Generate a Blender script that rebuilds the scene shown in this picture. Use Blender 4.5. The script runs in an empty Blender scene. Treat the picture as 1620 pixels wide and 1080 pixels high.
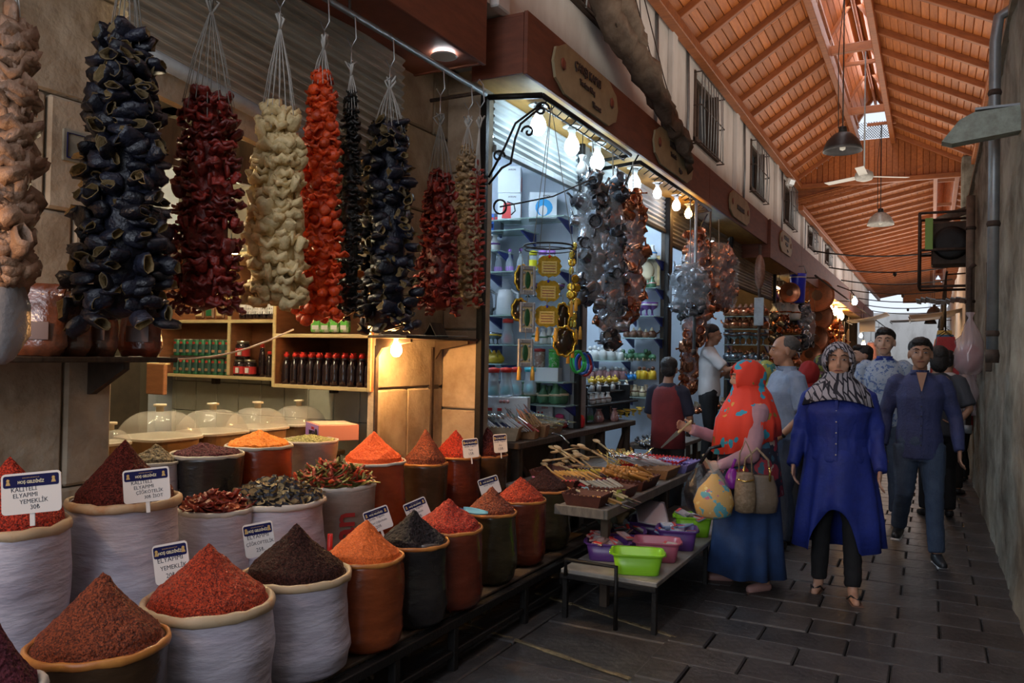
import bpy, bmesh, math, random
import numpy as np
from mathutils import Vector, Matrix, Euler, noise
random.seed(7)
PI = math.pi
scene = bpy.context.scene
C = scene.collection

# ------------------------------------------------------------------ camera
F = 1250.0
def _axes():
    Y = np.array([(1475-810)/F, (540-572)/F, -1.0]); Y /= np.linalg.norm(Y)
    s = 0.0192; b = F*F/(32-665*s)
    Z = np.array([s*b/F, b/F, -1.0]); Z = Z-Y*(Z@Y); Z /= np.linalg.norm(Z)
    return np.array([np.cross(Y, Z), Y, Z])
R = _axes()
CAM = np.array([0, 0, 1.55])
cd = bpy.data.cameras.new('camera'); cam = bpy.data.objects.new('camera', cd); C.objects.link(cam)
M4 = Matrix([list(R[i])+[float(CAM[i])] for i in range(3)]+[[0, 0, 0, 1]])
cam.matrix_world = M4
cd.sensor_width = 36.0; cd.lens = 36.0*F/1620.0; cd.clip_start = 0.05; cd.clip_end = 300
scene.camera = cam

# survey helpers: turn a sight line into a point on a known plane of the place
def at(px, py, **k):
    r = R@np.array([(px-810)/F, (540-py)/F, -1.0])
    (a, v), = k.items()
    if a == 'd': return CAM+r*v
    i = 'xyz'.index(a)
    return CAM+r*((v-CAM[i])/r[i])
def aty(px, x, z):
    a = (px-810)/F; g = R[:, 0]+a*R[:, 2]      # g . (P-C) = 0
    d = np.array([x, 0, z])-CAM
    return float(-(g[0]*d[0]+g[2]*d[2])/g[1])
def atz(py, x, y):
    b = (540-py)/F; g = R[:, 1]+b*R[:, 2]
    return float(1.55-(g[0]*x+g[1]*y)/g[2])
def depth(x, y, z):
    return float(-(R[:, 2]@(np.array([x, y, z])-CAM)))

# ------------------------------------------------------------------ world, light, exposure
w = bpy.data.worlds.new('sky'); scene.world = w; w.use_nodes = True
nt = w.node_tree; nt.nodes.clear()
wo = nt.nodes.new('ShaderNodeOutputWorld'); bg = nt.nodes.new('ShaderNodeBackground')
bg.inputs[0].default_value = (0.80, 0.88, 1.0, 1); bg.inputs[1].default_value = 0.9
nt.links.new(bg.outputs[0], wo.inputs[0])
scene.view_settings.view_transform = 'Standard'; scene.view_settings.look = 'None'
scene.view_settings.gamma = 1.0; scene.view_settings.use_curve_mapping = False
scene.view_settings.exposure = 0.3
scene.cycles.max_bounces = 6; scene.cycles.transparent_max_bounces = 10
scene.cycles.diffuse_bounces = 3; scene.cycles.glossy_bounces = 3
scene.cycles.sample_clamp_indirect = 4.0
def area(name, loc, target, sx, sy, power, col):
    l = bpy.data.lights.new(name, 'AREA'); l.shape = 'RECTANGLE'; l.size = sx; l.size_y = sy
    l.energy = power; l.color = col
    o = bpy.data.objects.new(name, l); C.objects.link(o); o.location = loc
    d = Vector(target)-Vector(loc); o.rotation_euler = d.to_track_quat('-Z', 'Y').to_euler()
    return o
# daylight falling into the lane from its open end behind the camera and from the roof lantern, plus added upward roof fills
area('daylight_lane_mouth', (-1.0, -4.0, 3.4), (-3.0, 4.0, 2.2), 3.0, 3.0, 88, (0.85, 0.90, 1.0))
area('daylight_lantern', (-1.0, 12.0, 6.75), (-1.0, 12.0, 0.0), 0.6, 9.0, 130, (0.92, 0.95, 1.0))
area('daylight_lantern_near', (-1.0, 4.0, 6.75), (-1.0, 4.0, 0.0), 0.6, 5.0, 120, (0.92, 0.95, 1.0))
area('daylight_bounce_roof', (-.9, 9.5, 4.0), (-.9, 9.5, 6.0), 2.2, 16.0, 118, (1.0, 0.90, 0.78))  # added unseen upward fill, brightens the roof underside like bounced light
area('daylight_far_roof', (-.9, 28, 3.9), (-.9, 28, 6.0), 2.2, 20.0, 150, (1.0, 0.92, 0.84))  # same kind of added upward fill, for the far roof boards
area('daylight_far', (-0.9, 27.0, 5.0), (-1.0, 24.0, 0.0), 2.0, 12.0, 110, (1.0, 0.97, 0.93))

# ------------------------------------------------------------------ materials
MATS = {}
def _n(nt, t, **k):
    n = nt.nodes.new(t)
    for a, v in k.items(): setattr(n, a, v)
    return n
def mat(name, col, rough=0.6, metal=0.0, var=0.0, scale=8.0, bump=0.0, bscale=None, col2=None, emit=None,
        estr=0.0, alpha=1.0, trans=0.0, rand=0.0, kind='noise', stretch=(1, 1, 1), spec=0.5, back=None, contrast=(0.35, 0.65), sheen=0.0, coords='Object'):
    """principled material; colour mixes col->col2 by a procedural pattern, rand = brightness spread between objects"""
    if name in MATS: return MATS[name]
    m = bpy.data.materials.new(name); m.use_nodes = True; nt = m.node_tree
    b = nt.nodes['Principled BSDF']
    b.inputs['Roughness'].default_value = rough; b.inputs['Metallic'].default_value = metal
    b.inputs['Specular IOR Level'].default_value = spec
    if sheen: b.inputs['Sheen Weight'].default_value = sheen
    c4 = lambda c: (c[0], c[1], c[2], 1)
    b.inputs['Base Color'].default_value = c4(col)
    L = nt.links.new
    tc = _n(nt, 'ShaderNodeTexCoord'); mp = _n(nt, 'ShaderNodeMapping'); mp.inputs['Scale'].default_value = stretch
    L(tc.outputs[coords], mp.inputs[0])
    src = None
    if col2 is None and var > 0: col2 = tuple(max(0, x*(1-var)) for x in col)
    if col2 is not None:
        if kind == 'noise':
            t = _n(nt, 'ShaderNodeTexNoise'); t.inputs['Scale'].default_value = scale; t.inputs['Detail'].default_value = 6; t.inputs['Roughness'].default_value = 0.65; fac = t.outputs[0]
        elif kind == 'voronoi':
            t = _n(nt, 'ShaderNodeTexVoronoi'); t.inputs['Scale'].default_value = scale; 
            sp = _n(nt, 'ShaderNodeSeparateColor'); L(t.outputs['Color'], sp.inputs[0]); fac = sp.outputs[0]
        elif kind == 'wave':
            t = _n(nt, 'ShaderNodeTexWave'); t.inputs['Scale'].default_value = scale; t.inputs['Distortion'].default_value = 6; t.inputs['Detail'].default_value = 3; fac = t.outputs[0]
        L(mp.outputs[0], t.inputs['Vector'])
        rp = _n(nt, 'ShaderNodeValToRGB'); rp.color_ramp.elements[0].position = contrast[0]; rp.color_ramp.elements[1].position = contrast[1]
        rp.color_ramp.elements[0].color = c4(col); rp.color_ramp.elements[1].color = c4(col2)
        L(fac, rp.inputs[0]); src = rp.outputs[0]
    if rand > 0:
        oi = _n(nt, 'ShaderNodeObjectInfo'); mr = _n(nt, 'ShaderNodeMapRange')
        mr.inputs[3].default_value = 1-rand; mr.inputs[4].default_value = 1+rand
        L(oi.outputs['Random'], mr.inputs[0])
        hs = _n(nt, 'ShaderNodeHueSaturation'); L(mr.outputs[0], hs.inputs['Value'])
        if src: L(src, hs.inputs['Color'])
        else: hs.inputs['Color'].default_value = c4(col)
        src = hs.outputs[0]
    if back is not None:
        g = _n(nt, 'ShaderNodeNewGeometry'); mx = _n(nt, 'ShaderNodeMix'); mx.data_type = 'RGBA'
        L(g.outputs['Backfacing'], mx.inputs[0])
        if src: L(src, mx.inputs[6])
        else: mx.inputs[6].default_value = c4(col)
        mx.inputs[7].default_value = c4(back); src = mx.outputs[2]
    if src: L(src, b.inputs['Base Color'])
    if bump > 0:
        t2 = _n(nt, 'ShaderNodeTexNoise'); t2.inputs['Scale'].default_value = bscale or scale; t2.inputs['Detail'].default_value = 8
        L(mp.outputs[0], t2.inputs['Vector'])
        bp = _n(nt, 'ShaderNodeBump'); bp.inputs['Strength'].default_value = bump; bp.inputs['Distance'].default_value = 0.02
        L(t2.outputs[0], bp.inputs['Height']); L(bp.outputs[0], b.inputs['Normal'])
    if emit is not None:
        b.inputs['Emission Color'].default_value = c4(emit); b.inputs['Emission Strength'].default_value = estr
    if alpha < 1: b.inputs['Alpha'].default_value = alpha
    if trans > 0: b.inputs['Transmission Weight'].default_value = trans
    MATS[name] = m
    return m

# ------------------------------------------------------------------ mesh collector
class MB:
    def __init__(s): s.v = []; s.f = []; s.sm = []; s.mi = []
    def add(s, vs, fs, smooth=False, mi=0):
        o = len(s.v); s.v.extend([tuple(float(c) for c in p) for p in vs])
        for f in fs: s.f.append(tuple(i+o for i in f)); s.sm.append(smooth); s.mi.append(mi)
        return s
    def box(s, c, d, rot=None, mi=0, taper=1.0):
        x, y, z = (k/2 for k in d); t = taper
        vs = [(-x, -y, -z), (x, -y, -z), (x, y, -z), (-x, y, -z), (-x*t, -y*t, z), (x*t, -y*t, z), (x*t, y*t, z), (-x*t, y*t, z)]
        if rot is not None:
            m = Euler(rot).to_matrix() if not isinstance(rot, Matrix) else rot
            vs = [m@Vector(p) for p in vs]
        vs = [(p[0]+c[0], p[1]+c[1], p[2]+c[2]) for p in vs]
        return s.add(vs, [(0, 3, 2, 1), (4, 5, 6, 7), (0, 1, 5, 4), (1, 2, 6, 5), (2, 3, 7, 6), (3, 0, 4, 7)], mi=mi)
    def bbox(s, c, d, b=0.01, rot=None, mi=0):
        """box with chamfered edges"""
        x, y, z = (k/2 for k in d); b = min(b, x*.9, y*.9, z*.9); vs = []; 
        for sx in (-1, 1):
            for sy in (-1, 1):
                for sz in (-1, 1):
                    vs += [(sx*x, sy*(y-b), sz*(z-b)), (sx*(x-b), sy*y, sz*(z-b)), (sx*(x-b), sy*(y-b), sz*z)]
        m = Euler(rot).to_matrix() if rot is not None else Matrix.Identity(3)
        vs = [m@Vector(p)+Vector(c) for p in vs]
        bm = bmesh.new(); [bm.verts.new(p) for p in vs]; bmesh.ops.convex_hull(bm, input=bm.verts[:])
        bm.verts.index_update(); 
        fs = [tuple(v.index for v in f.verts) for f in bm.faces]; vv = [v.co[:] for v in bm.verts]; bm.free()
        return s.add(vv, fs, mi=mi)
    def tube(s, pts, r, seg=8, caps=True, mi=0, smooth=True, flat=1.0):
        pts = [Vector(p) for p in pts]; n = len(pts)
        rs = r if isinstance(r, (list, tuple)) else [r]*n
        vs = []; up = Vector((0, 0, 1)); prev = None
        for i, p in enumerate(pts):
            t = (pts[min(i+1, n-1)]-pts[max(i-1, 0)])
            if t.length < 1e-9: t = Vector((0, 0, 1))
            t.normalize()
            if prev is None:
                a = t.cross(up) if abs(t.dot(up)) < .95 else t.cross(Vector((1, 0, 0)))
            else: a = prev-t*prev.dot(t)
            if a.length < 1e-6: a = t.orthogonal()
            a.normalize(); prev = a; b = t.cross(a)
            for k in range(seg):
                q = 2*PI*k/seg; vs.append(p+(a*math.cos(q)+b*math.sin(q)*flat)*rs[i])
        fs = []
        for i in range(n-1):
            for k in range(seg):
                k2 = (k+1) % seg; fs.append((i*seg+k, i*seg+k2, (i+1)*seg+k2, (i+1)*seg+k))
        if caps: fs.append(tuple(range(seg-1, -1, -1))); fs.append(tuple((n-1)*seg+k for k in range(seg)))
        return s.add(vs, fs, smooth, mi)
    def lathe(s, prof, seg=16, c=(0, 0, 0), mi=0, smooth=True, wob=None, sx=1, sy=1, rot=None, caps=True):
        vs = []; n = len(prof)
        m = Euler(rot).to_matrix() if rot is not None else None
        for i, (r, z) in enumerate(prof):
            for k in range(seg):
                q = 2*PI*k/seg; rr = r if wob is None else r*(1+wob(q, z))
                p = Vector((rr*math.cos(q)*sx, rr*math.sin(q)*sy, z))
                if m: p = m@p
                vs.append((p[0]+c[0], p[1]+c[1], p[2]+c[2]))
        fs = []
        for i in range(n-1):
            for k in range(seg):
                k2 = (k+1) % seg; fs.append((i*seg+k, i*seg+k2, (i+1)*seg+k2, (i+1)*seg+k))
        if caps:
            if prof[0][0] > 1e-4: fs.append(tuple(range(seg-1, -1, -1)))
            if prof[-1][0] > 1e-4: fs.append(tuple((n-1)*seg+k for k in range(seg)))
        return s.add(vs, fs, smooth, mi)
    def ell(s, c, r, seg=12, rings=8, mi=0, rot=None):
        pr = [(math.sin(PI*i/rings) if 0 < i < rings else 1e-5, -math.cos(PI*i/rings)) for i in range(rings+1)]
        vs = []; m = Euler(rot).to_matrix() if rot is not None else None
        for (a, z) in pr:
            for k in range(seg):
                q = 2*PI*k/seg; p = Vector((a*math.cos(q)*r[0], a*math.sin(q)*r[1], z*r[2]))
                if m: p = m@p
                vs.append((p[0]+c[0], p[1]+c[1], p[2]+c[2]))
        fs = [(i*seg+k, i*seg+(k+1) % seg, (i+1)*seg+(k+1) % seg, (i+1)*seg+k) for i in range(rings) for k in range(seg)]
        return s.add(vs, fs, True, mi)
    def loft(s, rings, mi=0, smooth=True, caps=True, closed=True):
        """rings: equal-length lists of points"""
        n = len(rings); k = len(rings[0]); vs = [p for r in rings for p in r]; fs = []
        for i in range(n-1):
            for j in range(k if closed else k-1):
                j2 = (j+1) % k; fs.append((i*k+j, i*k+j2, (i+1)*k+j2, (i+1)*k+j))
        if caps and closed: fs.append(tuple(range(k-1, -1, -1))); fs.append(tuple((n-1)*k+j for j in range(k)))
        return s.add(vs, fs, smooth, mi)
    def prism(s, poly, axis, a, b, mi=0):
        """polygon (2D list) extruded along axis index from a to b; the 2D coords fill the other two axes in order"""
        def P(u, v, t):
            q = [u, v]; q.insert(axis, t); return tuple(q)
        n = len(poly); vs = [P(u, v, a) for u, v in poly]+[P(u, v, b) for u, v in poly]
        fs = [tuple(range(n)), tuple(range(2*n-1, n-1, -1))]+[(i, i+n, (i+1) % n+n, (i+1) % n) for i in range(n)]
        return s.add(vs, fs, mi=mi)
    def mesh(s, name, mats):
        me = bpy.data.meshes.new(name); me.from_pydata(s.v, [], s.f); 
        me.polygons.foreach_set('use_smooth', s.sm); me.polygons.foreach_set('material_index', s.mi)
        for m in (mats if isinstance(mats, (list, tuple)) else [mats]): me.materials.append(m)
        me.validate(); me.update()
        return me
    def build(s, name, mats, parent=None, loc=None, rot=None):
        return put(name, s.mesh(name, mats), parent, loc, rot)
def put(name, me, parent=None, loc=None, rot=None, scale=None):
    o = bpy.data.objects.new(name, me); C.objects.link(o)
    if parent is not None: o.parent = parent
    if loc is not None: o.location = [float(c) for c in loc]
    if rot is not None: o.rotation_euler = rot
    if scale is not None: o.scale = scale if isinstance(scale, (list, tuple)) else (scale,)*3
    return o
def tag(o, label=None, cat=None, group=None, kind=None):
    if label: o['label'] = label
    if cat: o['category'] = cat
    if group: o['group'] = group
    if kind: o['kind'] = kind
    return o
def thing(name, label, cat, loc=(0, 0, 0), rotz=0.0, group=None, rot=None):
    o = bpy.data.objects.new(name, None); C.objects.link(o); o.empty_display_size = 0.1
    o.location = [float(c) for c in loc]; o.rotation_euler = rot if rot is not None else (0, 0, rotz)
    return tag(o, label, cat, group)
def struct(name, mb, m, loc=None, rot=None):
    o = mb.build(name, m, None, loc, rot); o['kind'] = 'structure'; return o
def sroot(name):
    o = bpy.data.objects.new(name, None); C.objects.link(o); o['kind'] = 'structure'; return o
def kids(o): return [c for c in bpy.data.objects if c.parent == o]
def dup(root, loc, rotz=None, label=None, group=None, rot=None, scale=None):
    tree = KID.get(root.name)
    if tree is None: tree = KID[root.name] = [(c, kids(c)) for c in kids(root)]
    r = root.copy(); C.objects.link(r); r.location = [float(c) for c in loc]
    if rot is not None: r.rotation_euler = rot
    elif rotz is not None: r.rotation_euler = (0, 0, rotz)
    if scale is not None: r.scale = (scale,)*3
    if label: r['label'] = label
    if group: r['group'] = group
    for c, gs in tree:
        k = c.copy(); C.objects.link(k); k.parent = r
        for g in gs:
            h = g.copy(); C.objects.link(h); h.parent = k
    return r
KID = {}
TXT = {}
def text_mesh(body, size, depth_=0.001, bold=False, shear=0.0, align='CENTER', spacing=1.0, linesp=1.0, squash=1.0):
    key = (body, size, depth_, shear, align, spacing, squash)
    if key in TXT: return TXT[key]
    cu = bpy.data.curves.new('lettering', 'FONT'); cu.body = body; cu.size = size; cu.extrude = depth_; cu.align_x = align; cu.align_y = 'CENTER'
    cu.shear = shear; cu.space_character = spacing; cu.space_line = linesp; cu.resolution_u = 2
    if bold: cu.offset = size*0.018
    o = bpy.data.objects.new('lettering', cu); C.objects.link(o)
    dg = bpy.context.evaluated_depsgraph_get(); me = bpy.data.meshes.new_from_object(o.evaluated_get(dg)); me.name = 'lettering'
    bpy.data.objects.remove(o)
    if squash != 1.0:
        for v in me.vertices: v.co.x *= squash
    TXT[key] = me
    return me
def text(body, size, m, parent, loc, rot, **k):
    me = text_mesh(body, size, **k)
    if m.name not in [x.name for x in me.materials if x]:
        me = me.copy(); me.materials.clear(); me.materials.append(m)
    return put('lettering', me, parent, loc, rot)
def nz(x, y, z, s=1.0): return noise.noise(Vector((x*s, y*s, z*s)))
ORD = ['first', 'second', 'third', 'fourth', 'fifth', 'sixth', 'seventh', 'eighth', 'ninth', 'tenth', 'eleventh', 'twelfth', 'thirteenth', 'fourteenth', 'fifteenth']+['%dth' % k for k in range(16, 60)]
# ================================================================== THE SETTING
M_stone = mat('limestone', (0.56, 0.47, 0.35), 0.9, col2=(0.33, 0.25, 0.17), scale=3.2, bump=0.7, bscale=14, rand=0.10)
M_mortar = mat('mortar', (0.42, 0.35, 0.26), 0.95, var=0.3, scale=8, bump=0.5)
M_plaster_old = mat('old_plaster', (0.38, 0.37, 0.30), 0.95, col2=(0.13, 0.115, 0.085), scale=3.1, bump=0.9, bscale=9, stretch=(1, 0.6, 0.8))
M_white_plaster = mat('white_plaster', (0.74, 0.71, 0.67), 0.9, col2=(0.50, 0.46, 0.42), scale=1.7, bump=0.2, stretch=(1, 1, .5), contrast=(0.45, 0.8))
M_paver = mat('basalt_paver', (0.028, 0.026, 0.026), 0.42, col2=(0.055, 0.051, 0.050), scale=7, bump=0.35, bscale=25, rand=0.28)
M_ground = mat('ground_joint', (0.03, 0.028, 0.026), 0.9, var=0.4, scale=10, bump=0.3)
M_board = mat('roof_board', (0.56, 0.175, 0.040), 0.5, col2=(0.37, 0.10, 0.022), scale=5, stretch=(4, .5, 4), bump=0.1, rand=0.2)
M_beam = mat('roof_beam', (0.42, 0.13, 0.035), 0.5, col2=(0.26, 0.075, 0.02), scale=6, stretch=(.7, 3, 3), rand=0.15)
M_fascia = mat('fascia_panel', (0.23, 0.072, 0.038), 0.65, col2=(0.15, 0.048, 0.027), scale=3, stretch=(1, 1, 5))
M_soffit = mat('soffit_board', (0.50, 0.27, 0.065), 0.6, col2=(0.36, 0.19, 0.04), scale=4, stretch=(3, 1, 1))
M_steel = mat('grey_paint_steel', (0.42, 0.45, 0.46), 0.45, metal=0.3, col2=(0.28, 0.29, 0.29), scale=6)
M_black = mat('black_iron', (0.022, 0.020, 0.019), 0.5, metal=0.6, bump=0.2, bscale=60)
M_rust = mat('rusty_iron', (0.09, 0.06, 0.045), 0.75, metal=0.3, var=0.5, scale=20)
M_shut = mat('galvanised_shutter', (0.50, 0.45, 0.37), 0.5, metal=0.2, col2=(0.28, 0.235, 0.18), scale=5, stretch=(1, .3, 3))
M_shut2 = mat('white_shutter', (0.62, 0.66, 0.66), 0.5, metal=0.1, col2=(0.44, 0.47, 0.47), scale=5, stretch=(1, .3, 3))
M_zinc = mat('zinc_pipe', (0.30, 0.32, 0.33), 0.42, metal=0.55, var=0.25, scale=9)
M_glassg = mat('shelf_glass', (0.45, 0.62, 0.56), 0.1, alpha=0.45, spec=0.8)
M_tile = mat('wall_tile', (0.68, 0.68, 0.56), 0.3, col2=(0.58, 0.57, 0.46), scale=4, rand=0.06)
M_grout = mat('grout', (0.14, 0.12, 0.09), 0.9)
M_dirtwood = mat('dark_old_wood', (0.075, 0.048, 0.03), 0.7, col2=(0.035, 0.022, 0.014), scale=7, stretch=(1, 4, 1), bump=0.3)
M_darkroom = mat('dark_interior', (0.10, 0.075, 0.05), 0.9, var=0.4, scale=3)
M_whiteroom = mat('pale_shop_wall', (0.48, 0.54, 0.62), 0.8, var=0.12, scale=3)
M_cloth_tarp = mat('dusty_tarpaulin', (0.115, 0.075, 0.05), 0.9, col2=(0.19, 0.135, 0.095), scale=10, bump=0.5, bscale=25)

# ---- floor with pavers -------------------------------------------------
fl = struct('floor', MB().box((-6, 22, -0.08), (24, 64, 0.10)), M_ground)
def paver_mesh(dx, dy, k):
    random.seed(k); b = MB(); b.bbox((0, 0, -0.025+random.uniform(-.003, .003)), (dx-0.006, dy-0.006, 0.07), 0.008, rot=(random.uniform(-.008, .008), random.uniform(-.008, .008), 0))
    return b.mesh('paving_stone', M_paver)
pv = [paver_mesh(0.44, 0.27, k) for k in range(6)]; pw = [paver_mesh(0.78, 0.62, 20+k) for k in range(4)]
n = 0; ph_ = paver_mesh(.21, .27, 77)
for j in range(46):
    for i in range(5):
        x = -1.11+0.44*(i+.5)-(0.22 if j % 2 else 0)+.06; y = 2.6+0.27*(j+.5)
        if i == 0 and j % 2 == 0: put('paving_stone', ph_, fl, (x-.33, y, 0))
        put('paving_stone', pv[(i*7+j*3) % 6], fl, (x, y, 0)); n += 1
for j in range(15):
    for i in range(4):
        put('paving_stone', pw[(i+j*3) % 4], fl, (-1.18-0.78*(i+.5), 1.7+0.62*(j+.5)+.2*(i % 2), -0.004)); n += 1
b = MB()                                                           # the pavers beyond, joined
for j in range(40):
    for i in range(3): b.bbox((-1.0+.56*(i+.5), 15.9+.8*(j+.5), -0.02), (.54, .78, .05), .01)
o = b.build('distant_paving', M_paver, fl); o['kind'] = 'stuff'
# pale mortar strips and a shallow gutter crack across the left slabs
M_strip = mat('worn_mortar_strip', (0.22, 0.17, 0.09), 0.8, var=0.6, scale=16, bump=0.6)
b = MB(); rng = random.Random(3)
for (x0, y0, x1, y1, wd) in ((-2.4, 3.9, -1.22, 3.62, .035), (-2.2, 4.6, -1.2, 4.28, .03)):
    for t in range(14):
        f0 = t/14; b.bbox((x0+(x1-x0)*f0, y0+(y1-y0)*f0+rng.uniform(-.006, .006), 0.008), (.095, wd*rng.uniform(.6, 1.1), .010), .004, rot=(0, 0, -.25))
o = b.build('mortar_strip', M_strip, fl); o['kind'] = 'stuff'

# ---- rough right wall --------------------------------------------------
def rough_wall(name, x, y0, y1, z0, z1, amp, m, res=0.07, thick=0.5, side=1, seed=0):
    ny = int((y1-y0)/res); nz_ = int((z1-z0)/res); b = MB(); vs = []
    for i in range(ny+1):
        for k in range(nz_+1):
            y = y0+(y1-y0)*i/ny; z = z0+(z1-z0)*k/nz_
            d = nz(y+seed, z, 0, 1.1)*amp+nz(y, z+seed, 5, 4)*amp*.45+nz(y, z, 9, 11)*amp*.22
            vs.append((x+d, y, z))
    fs = []
    for i in range(ny):
        for k in range(nz_):
            a = i*(nz_+1)+k; q = (a, a+1, a+nz_+2, a+nz_+1); fs.append(q if side > 0 else q[::-1])
    b.add(vs, fs, True)
    b.box((x+side*(thick/2+amp), (y0+y1)/2, (z0+z1)/2), (thick, y1-y0, z1-z0))
    return struct(name, b, m)
rough_wall('wall_right', 0.47, -3, 14.0, -0.05, 3.92, 0.035, M_plaster_old)
rough_wall('wall_right', 0.66, 14.0, 46, -0.05, 4.3, 0.03, M_white_plaster, res=.25)
rough_wall('wall_right', 0.74, -3, 17.6, 3.85, 5.45, 0.03, M_plaster_old, res=.12)
struct('trim_1', MB().box((0.64, 5.5, 3.93), (0.42, 17, 0.06)), M_mortar)

# ---- shop 1: stone piers, shutter, room --------------------------------
def pier(name, x, y0, y1, z1, depth_, rowh, blen, seed, backy=None):
    r = sroot(name); rg = random.Random(seed)
    MB().box((x-depth_/2-.03, (y0+y1)/2, z1/2), (depth_, y1-y0-.02, z1)).build('core', M_mortar, r)
    z = 0; row = 0
    while z < z1-0.05:
        h = min(rowh*rg.uniform(.85, 1.15), z1-z); y = y0-(blen*.45 if row % 2 else 0)
        while y < y1-0.02:
            l = blen*rg.uniform(.8, 1.25); a = max(y, y0); c = min(y+l, y1); y += l
            if c-a < .06: continue
            if y1-c < .12: c = y1; y = y1
            b = MB(); pr = rg.uniform(0, .012)
            b.bbox((0, 0, 0), (.10+pr, c-a-.008, h-.008), .012)
            b.build('stone_block', M_stone, r, (x-.05+pr/2, (a+c)/2, z+h/2))
        z += h; row += 1
    return r
pier('wall_left', -3.15, -1.2, 2.22, 4.0, 0.75, 0.52, 0.8, 4)
pier('wall_left', -3.15, 4.10, 4.86, 4.0, 0.04, 0.62, 0.9, 9)
# return of the second pier towards shop 2
r = sroot('wall_left')
MB().box((-3.0, 4.94, 2.0), (0.30, 0.12, 4.0)).build('core', M_mortar, r)
for k in range(7):
    MB().bbox((0, 0, 0), (.30, .05, .56), .01).build('stone_block', M_stone, r, (-3.0, 4.865, .29+.57*k))
# room of shop 1
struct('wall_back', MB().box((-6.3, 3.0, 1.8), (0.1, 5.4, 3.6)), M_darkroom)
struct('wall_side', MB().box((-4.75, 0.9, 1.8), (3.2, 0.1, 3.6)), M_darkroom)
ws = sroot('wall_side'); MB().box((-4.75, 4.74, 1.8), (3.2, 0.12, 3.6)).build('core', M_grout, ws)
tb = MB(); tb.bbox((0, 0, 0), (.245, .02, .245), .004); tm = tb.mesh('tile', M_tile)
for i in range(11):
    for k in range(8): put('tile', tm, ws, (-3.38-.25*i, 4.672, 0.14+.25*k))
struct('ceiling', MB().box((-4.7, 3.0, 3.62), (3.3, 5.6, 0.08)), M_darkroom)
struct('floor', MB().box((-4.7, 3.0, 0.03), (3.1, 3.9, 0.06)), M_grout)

def shutter(name, x, y0, y1, zb0, zb1, zt, m, pitch=0.052, amp=0.013, label='x'):
    """rolled metal shutter: real corrugations; the lower edge runs from zb0 to zb1"""
    b = MB(); n = int((zt-min(zb0, zb1))/pitch*6); rings = []
    for i in range(n+1):
        t = i/n; ph = (i % 6)/6*2*PI; d = amp*math.sin(ph)
        rings.append([(x+d, y0, zb0+(zt-zb0)*t), (x+d, y1, zb1+(zt-zb1)*t), (x+d-.008, y1, zb1+(zt-zb1)*t), (x+d-.008, y0, zb0+(zt-zb0)*t)])
    b.loft(rings, smooth=False)
    return b
r = sroot('door_1')
shutter('s', -3.02, 2.16, 4.12, 2.86, 2.62, 3.98, M_shut).build('shutter_curtain', M_shut, r)
b = MB(); b.tube([(-3.03, 2.14, 2.84), (-3.03, 4.12, 2.60)], .035, 8); b.build('bottom_rail', M_steel, r)
MB().box((-3.08, 3.12, 2.66), (.05, 2.0, .16), rot=(-.12, 0, 0)).build('lintel_strip', M_stone, r)
MB().box((-3.2, 3.15, 2.52), (.04, 2.0, .22)).build('header_board', M_dirtwood, r)
struct('wall_left', MB().box((-3.2, 1.6, 4.4), (0.3, 7.0, 1.0)), M_plaster_old)

# ---- shops 2..6: party walls, front frames, fascias ---------------------
XF = -2.85
party = [4.95, 6.6, 9.25, 12.6, 16.5, 20.5, 25, 30, 36]
for i, y in enumerate(party[1:]):
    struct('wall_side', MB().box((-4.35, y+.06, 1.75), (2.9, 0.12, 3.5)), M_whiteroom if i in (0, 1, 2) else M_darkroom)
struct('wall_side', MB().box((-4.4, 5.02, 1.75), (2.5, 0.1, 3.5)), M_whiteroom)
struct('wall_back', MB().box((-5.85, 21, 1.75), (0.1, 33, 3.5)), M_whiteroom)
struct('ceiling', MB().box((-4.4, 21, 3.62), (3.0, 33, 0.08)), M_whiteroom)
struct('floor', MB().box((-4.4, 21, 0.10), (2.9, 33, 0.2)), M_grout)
for y in party[1:]:
    rr = sroot('trim_2')
    MB().bbox((XF, y+.05, 1.75), (.10, .16, 3.5), .01).build('jamb', M_dirtwood if y > 7 else M_steel, rr)
    MB().bbox((XF+.04, y-.05, 1.75), (.06, .05, 3.5), .01).build('guide_rail', M_black, rr)
# roller shutters of the shops behind the soffit
for k, (y0, y1, zb, m) in enumerate([(5.0, 6.55, 3.07, M_shut2), (6.7, 9.2, 3.07, M_shut2), (9.35, 12.5, 2.95, M_shut), (12.7, 16.4, 2.75, M_shut)]):
    rr = sroot('door_%d' % (k+2))
    shutter('s', XF, y0, y1, zb, zb-.02*(k == 0), 3.5, m).build('shutter_curtain', m, rr)
    MB().bbox((XF, (y0+y1)/2, zb-.02), (.05, y1-y0, .05), .008).build('bottom_rail', M_dirtwood if k else M_steel, rr)

# fascias
def fascia(y0, y1, x, zb, zt, joints, sofw, sof=M_soffit):
    rr = thing('fascia', '', 'fascia', (x, y0, zb)); ys = [y0]+joints+[y1]
    for a, c in zip(ys[:-1], ys[1:]):
        MB().bbox((-.015, (a+c)/2-y0, (zt-zb)/2), (.03, c-a-.008, zt-zb), .004).build('panel', M_fascia, rr)
    MB().box((-.03-sofw/2, (y1-y0)/2, .03), (sofw, y1-y0-.02, .02)).build('soffit', sof, rr)
    MB().box((-.03-sofw/2, (y1-y0)/2, zt-zb-.02), (sofw, y1-y0, .02)).build('top_board', M_fascia, rr)
    MB().box((-.03-sofw/2, .012, (zt-zb)/2), (sofw, .02, zt-zb-.02)).build('end_board', M_fascia, rr)
    MB().box((-.03-sofw/2, y1-y0-.012, (zt-zb)/2), (sofw, .02, zt-zb-.02)).build('end_board', M_fascia, rr)
    return rr
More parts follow.
